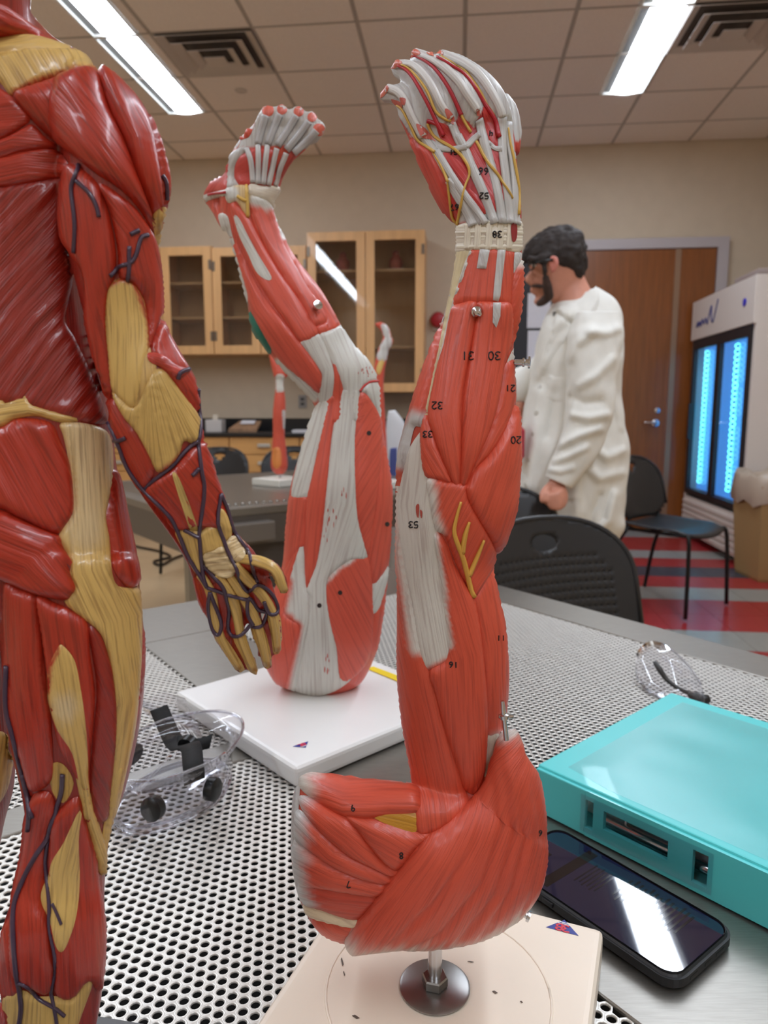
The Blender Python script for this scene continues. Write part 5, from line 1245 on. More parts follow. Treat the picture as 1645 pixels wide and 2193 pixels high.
for p in ([(1175, 870), (1150, 700), (1080, 600), (1000, 440), (900, 300), (800, 230), (680, 160)], [(940, 840), (860, 690), (800, 560), (720, 400), (620, 270), (500, 190)], [(760, 740), (640, 670), (560, 480), (430, 310), (330, 240)], [(560, 760), (620, 880), (800, 990), (900, 1100), (930, 1200), (890, 1300), (860, 1420)],
          [(620, 1010), (480, 920), (420, 800), (340, 640), (290, 600)], [(740, 1270), (690, 1150), (600, 1000)], [(820, 1660), (850, 1500), (870, 1380)], [(985, 920), (1060, 1050), (1110, 1130), (1190, 1230), (1250, 1320), (1310, 1420)], [(780, 1640), (760, 1450), (735, 1270)], [(1360, 1560), (1360, 1350), (1330, 1150), (1290, 950), (1270, 800)]):
    cord('nerve', am, z1(p), .0008, SF, lin((218, 178, 84)), off=.5, taper=[1, 1, .6])
for a in ([(355, 130), (440, 108), (490, 140), (440, 160), (370, 190)], [(560, 130), (640, 115), (690, 140), (660, 165), (580, 150)], [(235, 225), (290, 205), (330, 225), (300, 250), (245, 270)], [(135, 490), (180, 440), (210, 440), (190, 490), (140, 530)]):
    mp_('finger_tip', z1(a), CAPM, h=.0005, w=6, over=True, step=4)
for a in ([(705, 640), (740, 630), (795, 700), (790, 770), (740, 740)], [(985, 630), (1020, 640), (1015, 695), (990, 690)], [(455, 760), (540, 800), (640, 920), (590, 905), (500, 880)], [(240, 540), (330, 570), (335, 630), (260, 590)], [(310, 530), (370, 540), (360, 600), (330, 590)]):
    mp_('worn_spot', z1(a), lin((196, 96, 84)), h=.0003, w=5, over=True, step=4, groove=None, grow=-1)
for a in ([(1300, 1660), (1335, 1650), (1335, 1760), (1310, 1790)],): mp_('worn_spot', z1(a), lin((150, 40, 44)), h=.0003, w=4, over=True, step=4, groove=None)
for a in ([(212, 305), (232, 300), (228, 380), (214, 360)], [(238, 330), (252, 345), (248, 385), (240, 370)]): mp_('worn_spot', z3(a), lin((176, 80, 70)), h=.0003, w=3, over=True, step=3, groove=None, grow=0)
for p in ([(495, 280), (462, 400), (455, 490), (500, 610), (530, 720), (575, 890)], [(550, 408), (520, 490), (505, 605)], [(640, 522), (590, 640), (545, 748)]):
    cord('nerve', am, z3(p), .0014, SF, lin((222, 170, 76)), off=.4, taper=[.5, 1, 1.1])
# metal pins
def pin(x, y, d, r, L, nm='peg', ball=True):
    l, n, ok = SF.cast(x, y, True); d = Vector(d) if d else n
    lathe(nm, [(.001, -.003), (r * .6, -.003), (r * .6, L), (r, L), (r * 1.05, L + r * .4), (r * .7, L + r * .9), (.001, L + r)], l, chrome, am, 16, axis=d)
pin(1026, 672, None, .0030, .0015, 'screw')
l, n, ok = SF.cast(1100, 776, True); lathe('peg', [(.001, 0), (.0016, 0), (.0016, .004), (.0024, .0042), (.0024, .0052), (.0016, .0055), (.0016, .007), (.0032, .0072), (.0032, .0082), (.001, .0085)], l + Vector((.0005, 0, 0)), chrome, am, 14, axis=(1, -.2, -.02))
l = P(1083, 1570, YA0 - .03); lathe('peg', [(.001, -.004), (.0014, -.004), (.0014, .008), (.0026, .0085), (.0026, .0105), (.0014, .011), (.0010, .018), (.001, .0185)], l, chrome, am, 14, axis=(-.12, 0, 1))
rod('peg_wing', [l + Vector((-.004, 0, .0095)), l + Vector((.004, 0, .0095))], .0012, chrome, am)
l = P(1108, 1950, YA0 - .01); lathe('peg', [(.001, -.004), (.0018, -.004), (.0018, .006), (.0032, .0062), (.0032, .0078), (.001, .008)], l, chrome, am, 14, axis=(1, -.35, -.35))
for t, q, s in (('31', z2([(658, 1030)]), 17), ('30', z2([(865, 1030)]), 17), ('32', z2([(420, 1420)]), 15), ('33', z2([(345, 1645)]), 13), ('21', z2([(990, 1285)]), 13), ('20', z2([(1035, 1690)]), 14), ('53', z3([(190, 425)]), 13), ('16', z3([(445, 1315)]), 12), ('11', z3([(745, 1145)]), 11),
                ('9', z4([(400, 572)]), 13), ('8', z4([(635, 805)]), 13), ('7', z4([(378, 945)]), 13), ('6', z4([(1316, 695)]), 11), ('38', z1([(1165, 1735)]), 13), ('52', z1([(1050, 1395)]), 12), ('66', z1([(1045, 1180)]), 14), ('67', z1([(792, 1495)]), 12), ('51', z1([(780, 1010)]), 10), ('4', z1([(1110, 845)]), 11)):
    marking(am, t, q[0][0], q[0][1], s, SF)
# ================================================================== LEG MODEL
LRED = lin((210, 86, 66)); LWHT = lin((206, 205, 198)); LGRY = lin((190, 188, 184))
L_ = G(375, 1482, TZ + .022); F_ = G(635, 1648, TZ + .022)
e1 = (F_ - L_).xy.to_3d().normalized(); e2 = Vector((-e1.y, e1.x, 0)); BS = .262
lc_ = L_ + (e1 + e2) * BS / 2; lrz = math.atan2(e1.y, e1.x)
lm = thing('leg_muscle_model', 'bent muscle leg model with foot raised on a white square base', 'anatomy model', (lc_.x, lc_.y, TZ))
wb_m = mat('white_plastic', (232, 232, 230), .32, noise_scale=10, noise_amt=.02, coat=.15)
lb = box('base', (lc_.x, lc_.y, TZ + .0115), (BS, BS, .0225), wb_m, lm, lrz, .006, True, 3)
logo(lb, G(648, 1596, TZ + .0232), math.radians(38), .0085, TZ + .0232)
q = [G(x, y, TZ + .0235) for x, y in ((785, 1432), (800, 1428), (880, 1458), (872, 1468))]
mesh('tape_strip', [v for v in q] + [v + Vector((0, 0, .0006)) for v in q], [(0, 1, 2, 3)[::-1], (4, 5, 6, 7), (0, 1, 5, 4), (1, 2, 6, 5), (2, 3, 7, 6), (3, 0, 4, 7)], mat('yellow_tape', (236, 206, 30), .5), lb)
YL = .86
SL = Surf(); SL.Y = YL
thigh = loft([(672, 1496, 730, 1488, YL, .7), (636, 1482, 770, 1466, YL, .7), (590, 1462, 792, 1432, YL, .72), (560, 1400, 810, 1385, YL, .74), (562, 1340, 820, 1330, YL, .76), (580, 1285, 826, 1285, YL, .78), (604, 1215, 833, 1215, YL, .8), (613, 1130, 839, 1130, YL, .8), (622, 1045, 840, 1045, YL, .8), (643, 968, 828, 965, YL, .8), (664, 900, 816, 895, YL, .82), (680, 860, 812, 840, YL, .85), (672, 815, 800, 800, YL + .005, .85)], 48, 5)
shin = loft([(700, 900, 815, 840, YL, .85)] + [(*a, *b, YL, .8) for a, b in ((z5([(850, 2070)])[0], z5([(1282, 1930)])[0]), (z5([(730, 1945)])[0], z5([(1235, 1815)])[0]), (z5([(565, 1760)])[0], z5([(1105, 1665)])[0]), (z5([(445, 1590)])[0], z5([(1005, 1500)])[0]), (z5([(405, 1400)])[0], z5([(905, 1320)])[0]), (z5([(340, 1140)])[0], z5([(725, 1090)])[0]), (z5([(285, 950)])[0], z5([(640, 940)])[0]), (z5([(240, 820)])[0], z5([(585, 790)])[0]), (z5([(225, 740)])[0], z5([(585, 720)])[0]), (z5([(235, 680)])[0], z5([(600, 650)])[0]))], 44, 5)
foot = loft([(*z5([(230, 740)])[0], *z5([(580, 740)])[0], YL, .8), (*z5([(225, 660)])[0], *z5([(620, 650)])[0], YL, .75), (*z5([(250, 560)])[0], *z5([(650, 560)])[0], YL, .6), (*z5([(285, 440)])[0], *z5([(710, 460)])[0], YL - .01, .45), (*z5([(345, 320)])[0], *z5([(800, 380)])[0], YL - .015, .34), (*z5([(410, 240)])[0], *z5([(860, 300)])[0], YL - .02, .27), (*z5([(460, 200)])[0], *z5([(870, 265)])[0], YL - .02, .2)], 40, 5, 2.3)
heel = digit(z5([(300, 640), (220, 670), (165, 700)]), [28, 26, 17], [YL + .01, YL + .02, YL + .025])
heel2 = digit(z5([(165, 700), (215, 780), (260, 880)]), [16, 15, 13], [YL + .025, YL + .015, YL])
toes = [digit(z5(p), r, [YL - .02, YL - .025, YL - .025]) for p, r in (([(490, 250), (520, 180), (545, 128)], [15, 15, 14]), ([(580, 240), (615, 160), (637, 118)], [14, 13, 13]), ([(670, 250), (715, 170), (748, 128)], [14, 13, 13]), ([(750, 270), (800, 200), (832, 160)], [14, 13, 13]), ([(820, 310), (860, 260), (884, 230)], [16, 16, 15]))]
leg_body, lv, lf = fuse('body', [thigh, shin, foot, heel, heel2] + toes, .0034, PAINT, lm, lambda v: LGRY if v.z > P(550, 330, YL).z else lin((206, 84, 66)), 3)
SL.add_base(lv, lf)
def lp(nm, poly, col=LRED, **k): k.setdefault('h', .003); k.setdefault('w', 9); k.setdefault('groove', (.14, .0006)); return patch(nm, lm, poly, SL, col, step=k.pop('step', 6), **k)
ln = lambda p: ('line', p)
# thigh
lp('outer_thigh_muscle', z6([(1235, -10), (1300, 15), (1350, 100), (1372, 200), (1346, 500), (1312, 750), (1288, 905), (1230, 690), (1214, 450), (1216, 200)]), fib=ax(z6([(1350, 100)])[0], z6([(1220, 330)])[0]), w=14)
lp('front_thigh_muscle', z6([(1372, 150), (1402, 300), (1432, 500), (1432, 700), (1412, 900), (1380, 985), (1320, 1055), (1295, 905), (1316, 750), (1350, 500), (1376, 250)]), fib=ln(z6([(1390, 200), (1390, 600), (1330, 1020)])), w=12)
lp('white_edge_tendon', z6([(1402, 130), (1440, 430), (1440, 720), (1418, 920), (1402, 1010), (1352, 1185), (1312, 1215), (1318, 1062), (1384, 988), (1414, 902), (1433, 700), (1430, 480)]), LWHT, fib=ln(z6([(1420, 300), (1400, 980), (1320, 1210)])), w=5)
lp('front_hip_muscle', z6([(1398, 1020), (1400, 1100), (1372, 1350), (1315, 1460), (1322, 1235), (1356, 1188)]), fib=ln(z6([(1390, 1030), (1330, 1450)])))
lp('thigh_strip_muscle', z6([(1045, 20), (1135, 5), (1087, 200), (1072, 350), (1047, 600), (1027, 780), (995, 955), (945, 1085), (936, 850), (946, 580), (970, 480), (1008, 300), (1036, 150)]), fib=ln(z6([(1090, 10), (1010, 480), (950, 1070)])))
lp('hamstring_tendon', z6([(1018, 20), (1085, 35), (1040, 200), (1000, 330), (966, 480), (948, 566), (862, 562), (900, 350), (950, 150)]), LWHT, fib=ln(z6([(1050, 30), (900, 570)])))
lp('hamstring_muscle', z6([(858, 562), (946, 568), (936, 700), (926, 832), (880, 890), (826, 985), (816, 800), (836, 620)]), fib=ln(z6([(910, 560), (860, 960)])))
lp('hip_muscle', z6([(640, 1250), (720, 1090), (830, 950), (900, 840), (918, 835), (850, 1050), (822, 1220), (900, 1300), (880, 1420), (825, 1655), (770, 1640), (700, 1545), (640, 1400)]), fib=ln(z6([(880, 850), (740, 1250), (790, 1640)])), w=14)
lp('hip_tendon', z6([(912, 830), (932, 1000), (945, 1100), (966, 1150), (957, 1280), (930, 1400), (872, 1688), (822, 1652), (878, 1410), (904, 1295), (818, 1222), (848, 1050)]), LWHT, fib=ln(z6([(915, 850), (930, 1250), (850, 1660)])), fades=[('line', z6([(848, 1050), (818, 1222), (904, 1295), (822, 1652)]), 2, 14, LRED)])
lp('band_tendon', z6([(1140, -30), (1237, -30), (1216, 200), (1216, 450), (1232, 700), (1282, 905), (1190, 922), (1092, 990), (1056, 1040), (1055, 1150), (1080, 1300), (1110, 1420), (1130, 1590), (1192, 1592), (1100, 1660), (960, 1702), (878, 1690), (932, 1400), (967, 1150), (942, 1090), (1000, 950), (1030, 780), (1050, 600), (1075, 350), (1092, 200)]), LWHT, fib=ln(z6([(1180, 0), (1130, 600), (1000, 1050), (1020, 1690)])), w=8)
lp('hip_muscle', z6([(1195, 917), (1287, 915), (1312, 1100), (1316, 1300), (1290, 1480), (1195, 1592), (1132, 1588), (1112, 1420), (1082, 1300), (1057, 1150), (1062, 1040), (1102, 985)]), fib=ax(z6([(1060, 1000)])[0], z6([(1300, 1500)])[0]), w=12, fades=[('line', z6([(1057, 1040), (1110, 975), (1195, 917)]), 1, 9, LWHT)])
# knee
lp('knee_tendon', z5([(957, 1592), (1030, 1560), (1100, 1650), (1210, 1780), (1280, 1900), (1290, 1932), (1222, 1937), (1162, 2002), (1147, 2193), (1050, 2193), (1058, 2000), (1000, 1850), (948, 1722), (888, 1622)]), LWHT, fib=ln(z5([(980, 1590), (1090, 1850), (1100, 2190)])))
lp('outer_knee_tendon', z5([(768, 1667), (882, 1615), (948, 1750), (988, 1900), (982, 2000), (968, 2085), (884, 2062), (910, 1900), (890, 1850), (800, 1722)]), LWHT, fib=ln(z5([(830, 1640), (940, 1850), (930, 2070)])))
lp('knee_strip_muscle', z5([(988, 1800), (1030, 1900), (1052, 2050), (1042, 2193), (968, 2193), (984, 2000), (992, 1880)]), fib=ln(z5([(1000, 1820), (1010, 2190)])))
lp('knee_side_plate', z5([(1222, 1938), (1292, 1937), (1312, 2100), (1292, 2195), (1250, 2100), (1200, 2010), (1162, 2004)]), LWHT, fib=ln(z5([(1240, 1940), (1290, 2180)])))
lp('thigh_upper_muscle', z5([(1157, 2012), (1210, 2028), (1270, 2120), (1302, 2193), (1300, 2230), (1145, 2230), (1147, 2100)]), fib=ax(z5([(1300, 2150)])[0], z5([(1140, 2230)])[0]))
# lower leg
lp('shin_muscle', z5([(588, 790), (662, 980), (760, 1150), (862, 1290), (942, 1400), (1022, 1558), (952, 1592), (932, 1530), (872, 1400), (762, 1250), (682, 1080), (622, 950)]), fib=ln(z5([(600, 800), (800, 1260), (990, 1570)])), fades=[('line', z5([(590, 780), (640, 960)]), 5, 14, LWHT)])
lp('tibialis_muscle', z5([(428, 690), (500, 702), (560, 742), (592, 850), (642, 1000), (722, 1150), (822, 1320), (892, 1420), (937, 1530), (850, 1562), (820, 1482), (740, 1352), (620, 1182), (520, 1012), (450, 872), (424, 772)]), fib=ln(z5([(490, 700), (620, 1050), (890, 1540)])), w=12, h=.0045, fades=[('line', z5([(428, 690), (560, 742)]), 8, 26, LWHT)])
lp('tibialis_lower_block', z5([(852, 1566), (937, 1535), (960, 1590), (892, 1622)]), fib=ln(z5([(890, 1550), (925, 1610)])), w=5, round_=False)
lp('peroneus_muscle', z5([(305, 728), (420, 850), (450, 900), (520, 1032), (620, 1202), (740, 1372), (820, 1502), (882, 1612), (768, 1667), (690, 1562), (560, 1382), (450, 1202), (380, 1032), (320, 862)]), fib=ln(z5([(330, 760), (520, 1150), (830, 1640)])), w=12, h=.0045)
lp('peroneus_tendon', z5([(322, 828), (352, 850), (402, 950), (472, 1080), (562, 1232), (530, 1242), (470, 1192), (420, 1082), (358, 952)]), LWHT, over=True, h=.001, w=4, fib=ln(z5([(330, 830), (550, 1235)])))
lp('soleus_muscle', z5([(298, 938), (330, 1002), (400, 1152), (460, 1272), (540, 1402), (680, 1572), (800, 1722), (890, 1852), (907, 1920), (892, 2010), (800, 1935), (640, 1802), (540, 1652), (450, 1482), (420, 1392), (408, 1322), (358, 1152)]), fib=ln(z5([(310, 960), (500, 1450), (890, 1980)])), w=12, h=.0045)
lp('heel_tendon', z5([(218, 818), (270, 828), (300, 950), (360, 1152), (410, 1332), (417, 1392), (394, 1382), (348, 1222), (298, 1052), (246, 922)]), LWHT, fib=ln(z5([(240, 820), (410, 1390)])), w=5)
lp('green_muscle', z5([(398, 1388), (432, 1482), (532, 1642), (562, 1722), (545, 1738), (440, 1592), (397, 1502)]), lin((24, 110, 92)), fib=ln(z5([(400, 1400), (550, 1730)])), w=5)
lp('calf_muscle', z5([(558, 1738), (620, 1788), (760, 1890), (890, 2010), (884, 2115), (770, 2012), (640, 1882), (568, 1792)]), fib=ln(z5([(560, 1745), (880, 2090)])), fades=[('line', z5([(630, 1810), (760, 1940), (860, 2020)]), 9, 20, LWHT)])
# ankle and foot
lp('ankle_band', z5([(440, 608), (520, 624), (628, 634), (602, 700), (582, 772), (520, 716), (420, 682), (412, 640)]), lin((220, 212, 196)), w=5, fib=ax(z5([(420, 640)])[0], z5([(620, 680)])[0]))
lp('ankle_fat', z5([(268, 640), (400, 622), (420, 690), (415, 832), (340, 722), (280, 730)]), lin((216, 190, 140)), w=5, fades=[('pt', *z5([(300, 680)])[0], 12, 24, LWHT)])
lp('heel_muscle', z5([(108, 668), (180, 560), (268, 442), (287, 520), (272, 640), (130, 684)]), lin((198, 76, 68)), fib=ln(z5([(120, 670), (280, 470)])))
lp('heel_band', z5([(112, 690), (260, 652), (262, 678), (140, 715), (120, 750)]), LWHT, w=4, over=True)
lp('foot_side_tendon', z5([(288, 430), (340, 378), (402, 368), (332, 470), (320, 560), (342, 612), (280, 642), (268, 600), (285, 500)]), LGRY, w=5, fib=ln(z5([(380, 370), (290, 640)])))
lp('foot_muscle', z5([(400, 398), (470, 368), (580, 388), (560, 470), (602, 560), (550, 622), (440, 612), (340, 602), (323, 520), (345, 440)]), lin((196, 70, 62)), fib=ax(z5([(330, 560)])[0], z5([(560, 420)])[0]))
lp('foot_muscle', z5([(600, 540), (660, 440), (760, 340), (800, 345), (720, 430), (640, 560)]), lin((196, 76, 68)), w=4, fib=ln(z5([(610, 560), (780, 340)])))
lp('big_toe_muscle', z5([(445, 172), (452, 200), (420, 280), (385, 300), (355, 300), (395, 225)]), lin((206, 84, 66)), w=5)
lp('foot_edge_muscle', z5([(355, 310), (345, 350), (300, 400), (268, 430), (300, 370)]), lin((206, 84, 66)), w=4)
for p in ([(400, 368), (432, 450), (445, 605)], [(480, 350), (482, 450), (478, 605)], [(542, 350), (530, 450), (512, 610)], [(606, 370), (580, 470), (548, 615)], [(668, 400), (630, 500), (592, 620)]):
    cord('toe_tendon', lm, z5(p), .0032, SL, lin((206, 206, 206)), off=.3, flat=.6)
for p in ([(480, 340), (505, 230), (530, 150)], [(545, 340), (590, 220), (625, 140)], [(610, 350), (690, 230), (735, 150)], [(670, 380), (770, 260), (820, 190)], [(720, 400), (830, 300), (870, 250)]):
    cord('toe_ridge', lm, z5(p), .0042, SL, lin((188, 188, 190)), off=.15, flat=.6, n=8)
for x, y, r in ((545, 115, 34), (640, 108, 28), (752, 122, 28), (842, 160, 26), (886, 245, 36)):
    lp('toe_pad', [(400 + .3191 * (x + r * math.cos(a * .7854)), 200 + .3191 * (y + r * math.sin(a * .7854))) for a in range(8)], lin((216, 106, 88)), over=True, h=.0006, w=5, step=4)
for p in ([(400, 620), (405, 720), (410, 830)], [(340, 690), (380, 715), (405, 720)]): cord('nerve', lm, z5(p), .0018, SL, lin((224, 186, 96)))
cord('vessel', lm, z5([(110, 690), (200, 670), (262, 665)]), .0015, SL, BLD)
cord('joint_line', lm, z5([(1160, 2000), (1190, 1960), (1230, 1938), (1285, 1932)]), .0014, SL, lin((196, 44, 40)))
l, n, ok = SL.cast(675, 660, True); lathe('screw', [(.001, -.004), (.003, -.004), (.003, .006), (.0055, .0065), (.0055, .009), (.001, .010)], l, chrome, lm, 14, axis=n)
random.seed(3)
for (x0, y0, x1, y1, k) in ((1060, 640, 1110, 730, 7), (1040, 1440, 1070, 1560, 6), (1140, 520, 1170, 560, 4), (1040, 740, 1060, 820, 3)):
    for i in range(k):
        x, y = random.uniform(x0, x1), random.uniform(y0, y1); a, b = random.uniform(1.5, 4), random.uniform(8, 22)
        lp('worn_spot', z6([(x, y - b), (x + a, y), (x - a * .2, y + b), (x - a, y)]), lin((192, 96, 84)), over=True, h=.0004, w=3, step=3, groove=None, grow=0)
for i in range(12):
    x, y = random.uniform(1150, 1250), random.uniform(1840, 1900); b = random.uniform(5, 14)
    lp('worn_spot', z5([(x, y - b), (x + 3, y), (x, y + b), (x - 3, y)]), lin((192, 100, 90)), over=True, h=.0004, w=3, step=3, groove=None, grow=0)
for q in (z6([(1132, 1108)]), z6([(1295, 205)]), z6([(1398, 720)]), z6([(1015, 1180)])):
    lp('ink_dot', [(q[0][0] + 3 * math.cos(a), q[0][1] + 3 * math.sin(a)) for a in (0, 1.05, 2.1, 3.14, 4.2, 5.2)], lin((40, 30, 30)), over=True, h=.0003, w=2, step=2, groove=None)

# ================================================================== DISTANT ARM MODELS
def far_arm(label, secs, bx, by0, by1, Y, tops, fades_):
    o = thing('arm_muscle_model', label, 'anatomy model', P(bx, by1, Y).xy.to_3d() + Vector((0, 0, TZ)))
    c = P(bx, by1, Y); box('base', (c.x, c.y, TZ + .017), (.2, .2, .034), mat('model_base', (228, 226, 216), .4), o, math.radians(52), .004)
    s = Surf(); s.Y = Y
    b, v, f = fuse('body', [loft(secs, 20, 4)] + tops, .008, PAINT, o, lambda v: lin((214, 88, 66)), 2); s.add_base(v, f)
    for nm, pl, cc_ in fades_: patch(nm, o, pl, s, cc_, h=.004, w=3, step=4, groove=None)
    rod('post', [Vector((c.x, c.y, TZ + .034)), Vector((c.x, c.y, TZ + .10))], .006, chrome, o)
    return o
YF = 3.58
far_arm('small distant red arm model standing on the far table', [(590, 1016, 608, 1016, YF, 1), (580, 1000, 616, 1000, YF, 1), (582, 965, 614, 965, YF, .9), (584, 930, 610, 930, YF, .9), (584, 890, 612, 890, YF, .9), (586, 860, 612, 860, YF, .8), (590, 825, 608, 825, YF, .7), (588, 800, 608, 800, YF, .6)], 600, 1000, 1024, YF,
        [digit([(598, 805), (590, 780), (582, 760)], [12, 10, 6], [YF] * 3), digit([(600, 805), (598, 775), (592, 752)], [10, 6, 5], [YF] * 3), digit([(604, 805), (606, 775), (603, 752)], [9, 6, 5], [YF] * 3), digit([(607, 808), (613, 785), (615, 765)], [8, 6, 5], [YF] * 3)],
        [('tendon', [(588, 835), (600, 838), (610, 834), (607, 806), (592, 806)], lin((214, 212, 204))), ('tendon', [(606, 880), (613, 890), (614, 925), (608, 915)], lin((206, 205, 200))), ('muscle_cut', [(584, 965), (598, 962), (600, 995), (588, 1000)], lin((226, 140, 70)))])
YG = 3.45
far_arm('distant arm model behind the knee, only its raised hand showing', [(798, 1030, 826, 1030, YG, 1), (794, 980, 830, 980, YG, 1), (798, 900, 826, 900, YG, .9), (796, 830, 822, 834, YG, .9), (800, 790, 824, 796, YG, .8), (806, 760, 830, 766, YG, .7), (812, 740, 834, 745, YG, .6)], 812, 1010, 1036, YG,
        [digit([(822, 745), (826, 722), (818, 704), (806, 694)], [9, 6, 5, 4], [YG] * 4), digit([(828, 742), (832, 718), (826, 700), (814, 692)], [8, 6, 5, 4], [YG] * 4), digit([(830, 745), (836, 735), (840, 728)], [6, 5, 4], [YG] * 3)],
        [('tendon', [(806, 764), (830, 770), (838, 738), (832, 700), (818, 696), (822, 725)], lin((206, 206, 204))), ('tendon', [(808, 790), (816, 770), (822, 772), (812, 800)], lin((224, 190, 110)))])
# ================================================================== MUSCLE FIGURE
SR = lin((176, 48, 28)); SRD = lin((150, 36, 24)); SC = lin((214, 178, 104)); SCW = lin((220, 196, 150)); VN = lin((70, 50, 74))
YS = .315
fg = thing('muscle_figure', 'glossy red and cream muscle man figure with blue veins, seen from behind', 'anatomy model', Vector((P(110, 2193, YS).x - .02, YS, TZ)))
SS = Surf(); SS.Y = YS
torso = loft([(-120, 30, 52, 20, YS + 0.0079, .9), (-180, 75, 110, 80, YS + 0.0079, .6), (-250, 120, 185, 125, YS + 0.0079, .5), (-285, 200, 200, 205, YS + 0.0079, .5), (-285, 300, 185, 300, YS + 0.0079, .52), (-270, 400, 170, 400, YS + 0.0079, .52), (-255, 520, 165, 520, YS + 0.0079, .52), (-240, 640, 175, 640, YS + 0.0079, .52), (-232, 750, 200, 750, YS + 0.0079, .52), (-232, 840, 220, 840, YS + 0.0079, .52), (-238, 900, 232, 900, YS + 0.0079, .54), (-245, 980, 240, 985, YS + 0.0079, .56), (-250, 1080, 258, 1085, YS + 0.0079, .58), (-252, 1170, 280, 1180, YS + 0.0079, .58), (-250, 1250, 292, 1255, YS + 0.0079, .55), (-240, 1320, 285, 1320, YS + 0.0079, .5)], 64, 6, 2.3)
rleg = loft([(-20, 1200, 285, 1200, YS, .7), (-5, 1290, 297, 1290, YS, .78), (12, 1390, 306, 1390, YS, .8), (20, 1490, 303, 1490, YS, .82), (30, 1590, 288, 1590, YS, .85), (52, 1690, 264, 1690, YS, .88), (62, 1770, 236, 1770, YS, .9), (58, 1830, 226, 1830, YS, .9), (42, 1900, 220, 1900, YS, .92), (16, 1980, 220, 1980, YS - 0.0032, .92), (3, 2060, 219, 2060, YS - 0.0032, .92), (8, 2130, 214, 2130, YS, .9), (20, 2200, 202, 2200, YS, .9), (45, 2290, 185, 2290, YS, .9), (62, 2370, 175, 2370, YS, .9)], 48, 5)
lleg = loft([(-250, 1200, 10, 1200, YS + 0.0158, .7), (-245, 1330, 0, 1330, YS + 0.0158, .8), (-225, 1450, 6, 1450, YS + 0.0158, .8), (-200, 1580, 22, 1580, YS + 0.0158, .85), (-180, 1680, 22, 1680, YS + 0.0158, .88), (-175, 1770, 0, 1770, YS + 0.0158, .9), (-190, 1900, -20, 1900, YS + 0.0158, .9), (-195, 2030, -25, 2030, YS + 0.0158, .9), (-180, 2170, -45, 2170, YS + 0.0158, .9), (-160, 2330, -70, 2330, YS + 0.0158, .9), (-150, 2375, -80, 2375, YS + 0.0158, .9)], 40, 5)
head = loft([(-150, -330, -30, -330, YS, 1), (-190, -280, 30, -280, YS, 1), (-200, -200, 60, -200, YS, 1), (-190, -110, 66, -110, YS, 1), (-150, -40, 62, -40, YS, 1), (-120, 20, 58, 20, YS, 1), (-120, 60, 60, 60, YS, 1)], 32, 5)
uarm = loft([(165, 135, 215, 150, YS - 0.0032, 1), (150, 170, 275, 185, YS - 0.0032, .85), (140, 230, 318, 245, YS - 0.0032, .8), (140, 310, 346, 320, YS - 0.0032, .8), (142, 400, 355, 400, YS - 0.0032, .78), (140, 480, 340, 500, YS - 0.0032, .78), (158, 570, 336, 585, YS - 0.0032, .8), (182, 670, 340, 670, YS - 0.0032, .8), (204, 750, 362, 735, YS - 0.0032, .8), (230, 840, 402, 800, YS - 0.0032, .78), (242, 920, 426, 890, YS - 0.0016, .76), (274, 1008, 438, 955, YS, .74), (322, 1085, 462, 1020, YS + 0.0016, .7), (368, 1150, 482, 1085, YS + 0.0047, .66), (398, 1200, 508, 1140, YS + 0.0063, .6), (412, 1240, 545, 1180, YS + 0.0079, .5), (424, 1290, 578, 1235, YS + 0.0111, .42), (442, 1325, 592, 1290, YS + 0.0142, .36)], 44, 5)
fgs = [digit(zc(p), r, [YS + 0.0111, YS + 0.0111, YS + 0.0142, YS + 0.0190]) for p, r in (([(735, 1680), (765, 1860), (835, 1990), (910, 2110)], [17, 15, 13, 10]), ([(860, 1680), (895, 1880), (950, 2010), (1005, 2125)], [17, 15, 13, 10]), ([(975, 1640), (1020, 1830), (1060, 1960), (1092, 2090)], [17, 15, 13, 10]), ([(1080, 1580), (1130, 1740), (1150, 1870), (1155, 1990)], [17, 15, 13, 10]))]
thumb = digit(zc([(880, 1400), (1020, 1400), (1140, 1450), (1185, 1540), (1205, 1595)]), [20, 16, 15, 14, 9], [YS + 0.0063, YS - 0.0032, YS - 0.0063, YS - 0.0047, YS - 0.0032])
web = loft([(*zc([(900, 1420)])[0], *zc([(1060, 1430)])[0], YS + 0.0063, .5), (*zc([(900, 1540)])[0], *zc([(1110, 1540)])[0], YS + 0.0079, .4), (*zc([(900, 1640)])[0], *zc([(1090, 1640)])[0], YS + 0.0095, .35)], 24, 4)
footp = []
for cx, Y in ((118, YS), (-115, YS + 0.0158)):
    z0 = next(y for y in range(2200, 3200) if P(cx, y, Y).z <= TZ + .030)
    a = P(cx, z0 - 10, Y)
    V, F = sweep(cr([a + Vector((0, -.014, -.006)), a + Vector((0, .01, 0)), a + Vector((.003, .022, -.003)), a + Vector((.005, .038, -.006))], 5), [.010 + .004 * math.sin(k / 15 * 3) for k in range(16)], 16, .7); footp.append((V, F))
fb, fv, ff = fuse('body', [torso, rleg, lleg, head, uarm, thumb, web] + fgs + footp, .0019, GLOSS, fg, lambda v: SRD, 3)
SS.add_base(fv, ff)
def sp_(nm, poly, col=SR, **k): k['h'] = k.get('h', .0026) * .79; k['bulge'] = k.get('bulge', 0) * .79; k.setdefault('w', 14); k.setdefault('groove', (.07, .0009)); return patch(nm, fg, poly, SS, col, step=k.pop('step', 7), m=GLOSS, **k)
e_a, e_b = G(205, 2172, TZ + .018), G(330, 2193, TZ + .018); ed = (e_b - e_a).normalized(); en = Vector((ed.y, -ed.x, 0))
bc = e_a + ed * (-.02) + en * .115
bmx = box('base', (bc.x, bc.y, TZ + .0095), (.21, .23, .018), mat('figure_base', (84, 84, 84), .4), fg, math.atan2(ed.y, ed.x), .003, True, 3)
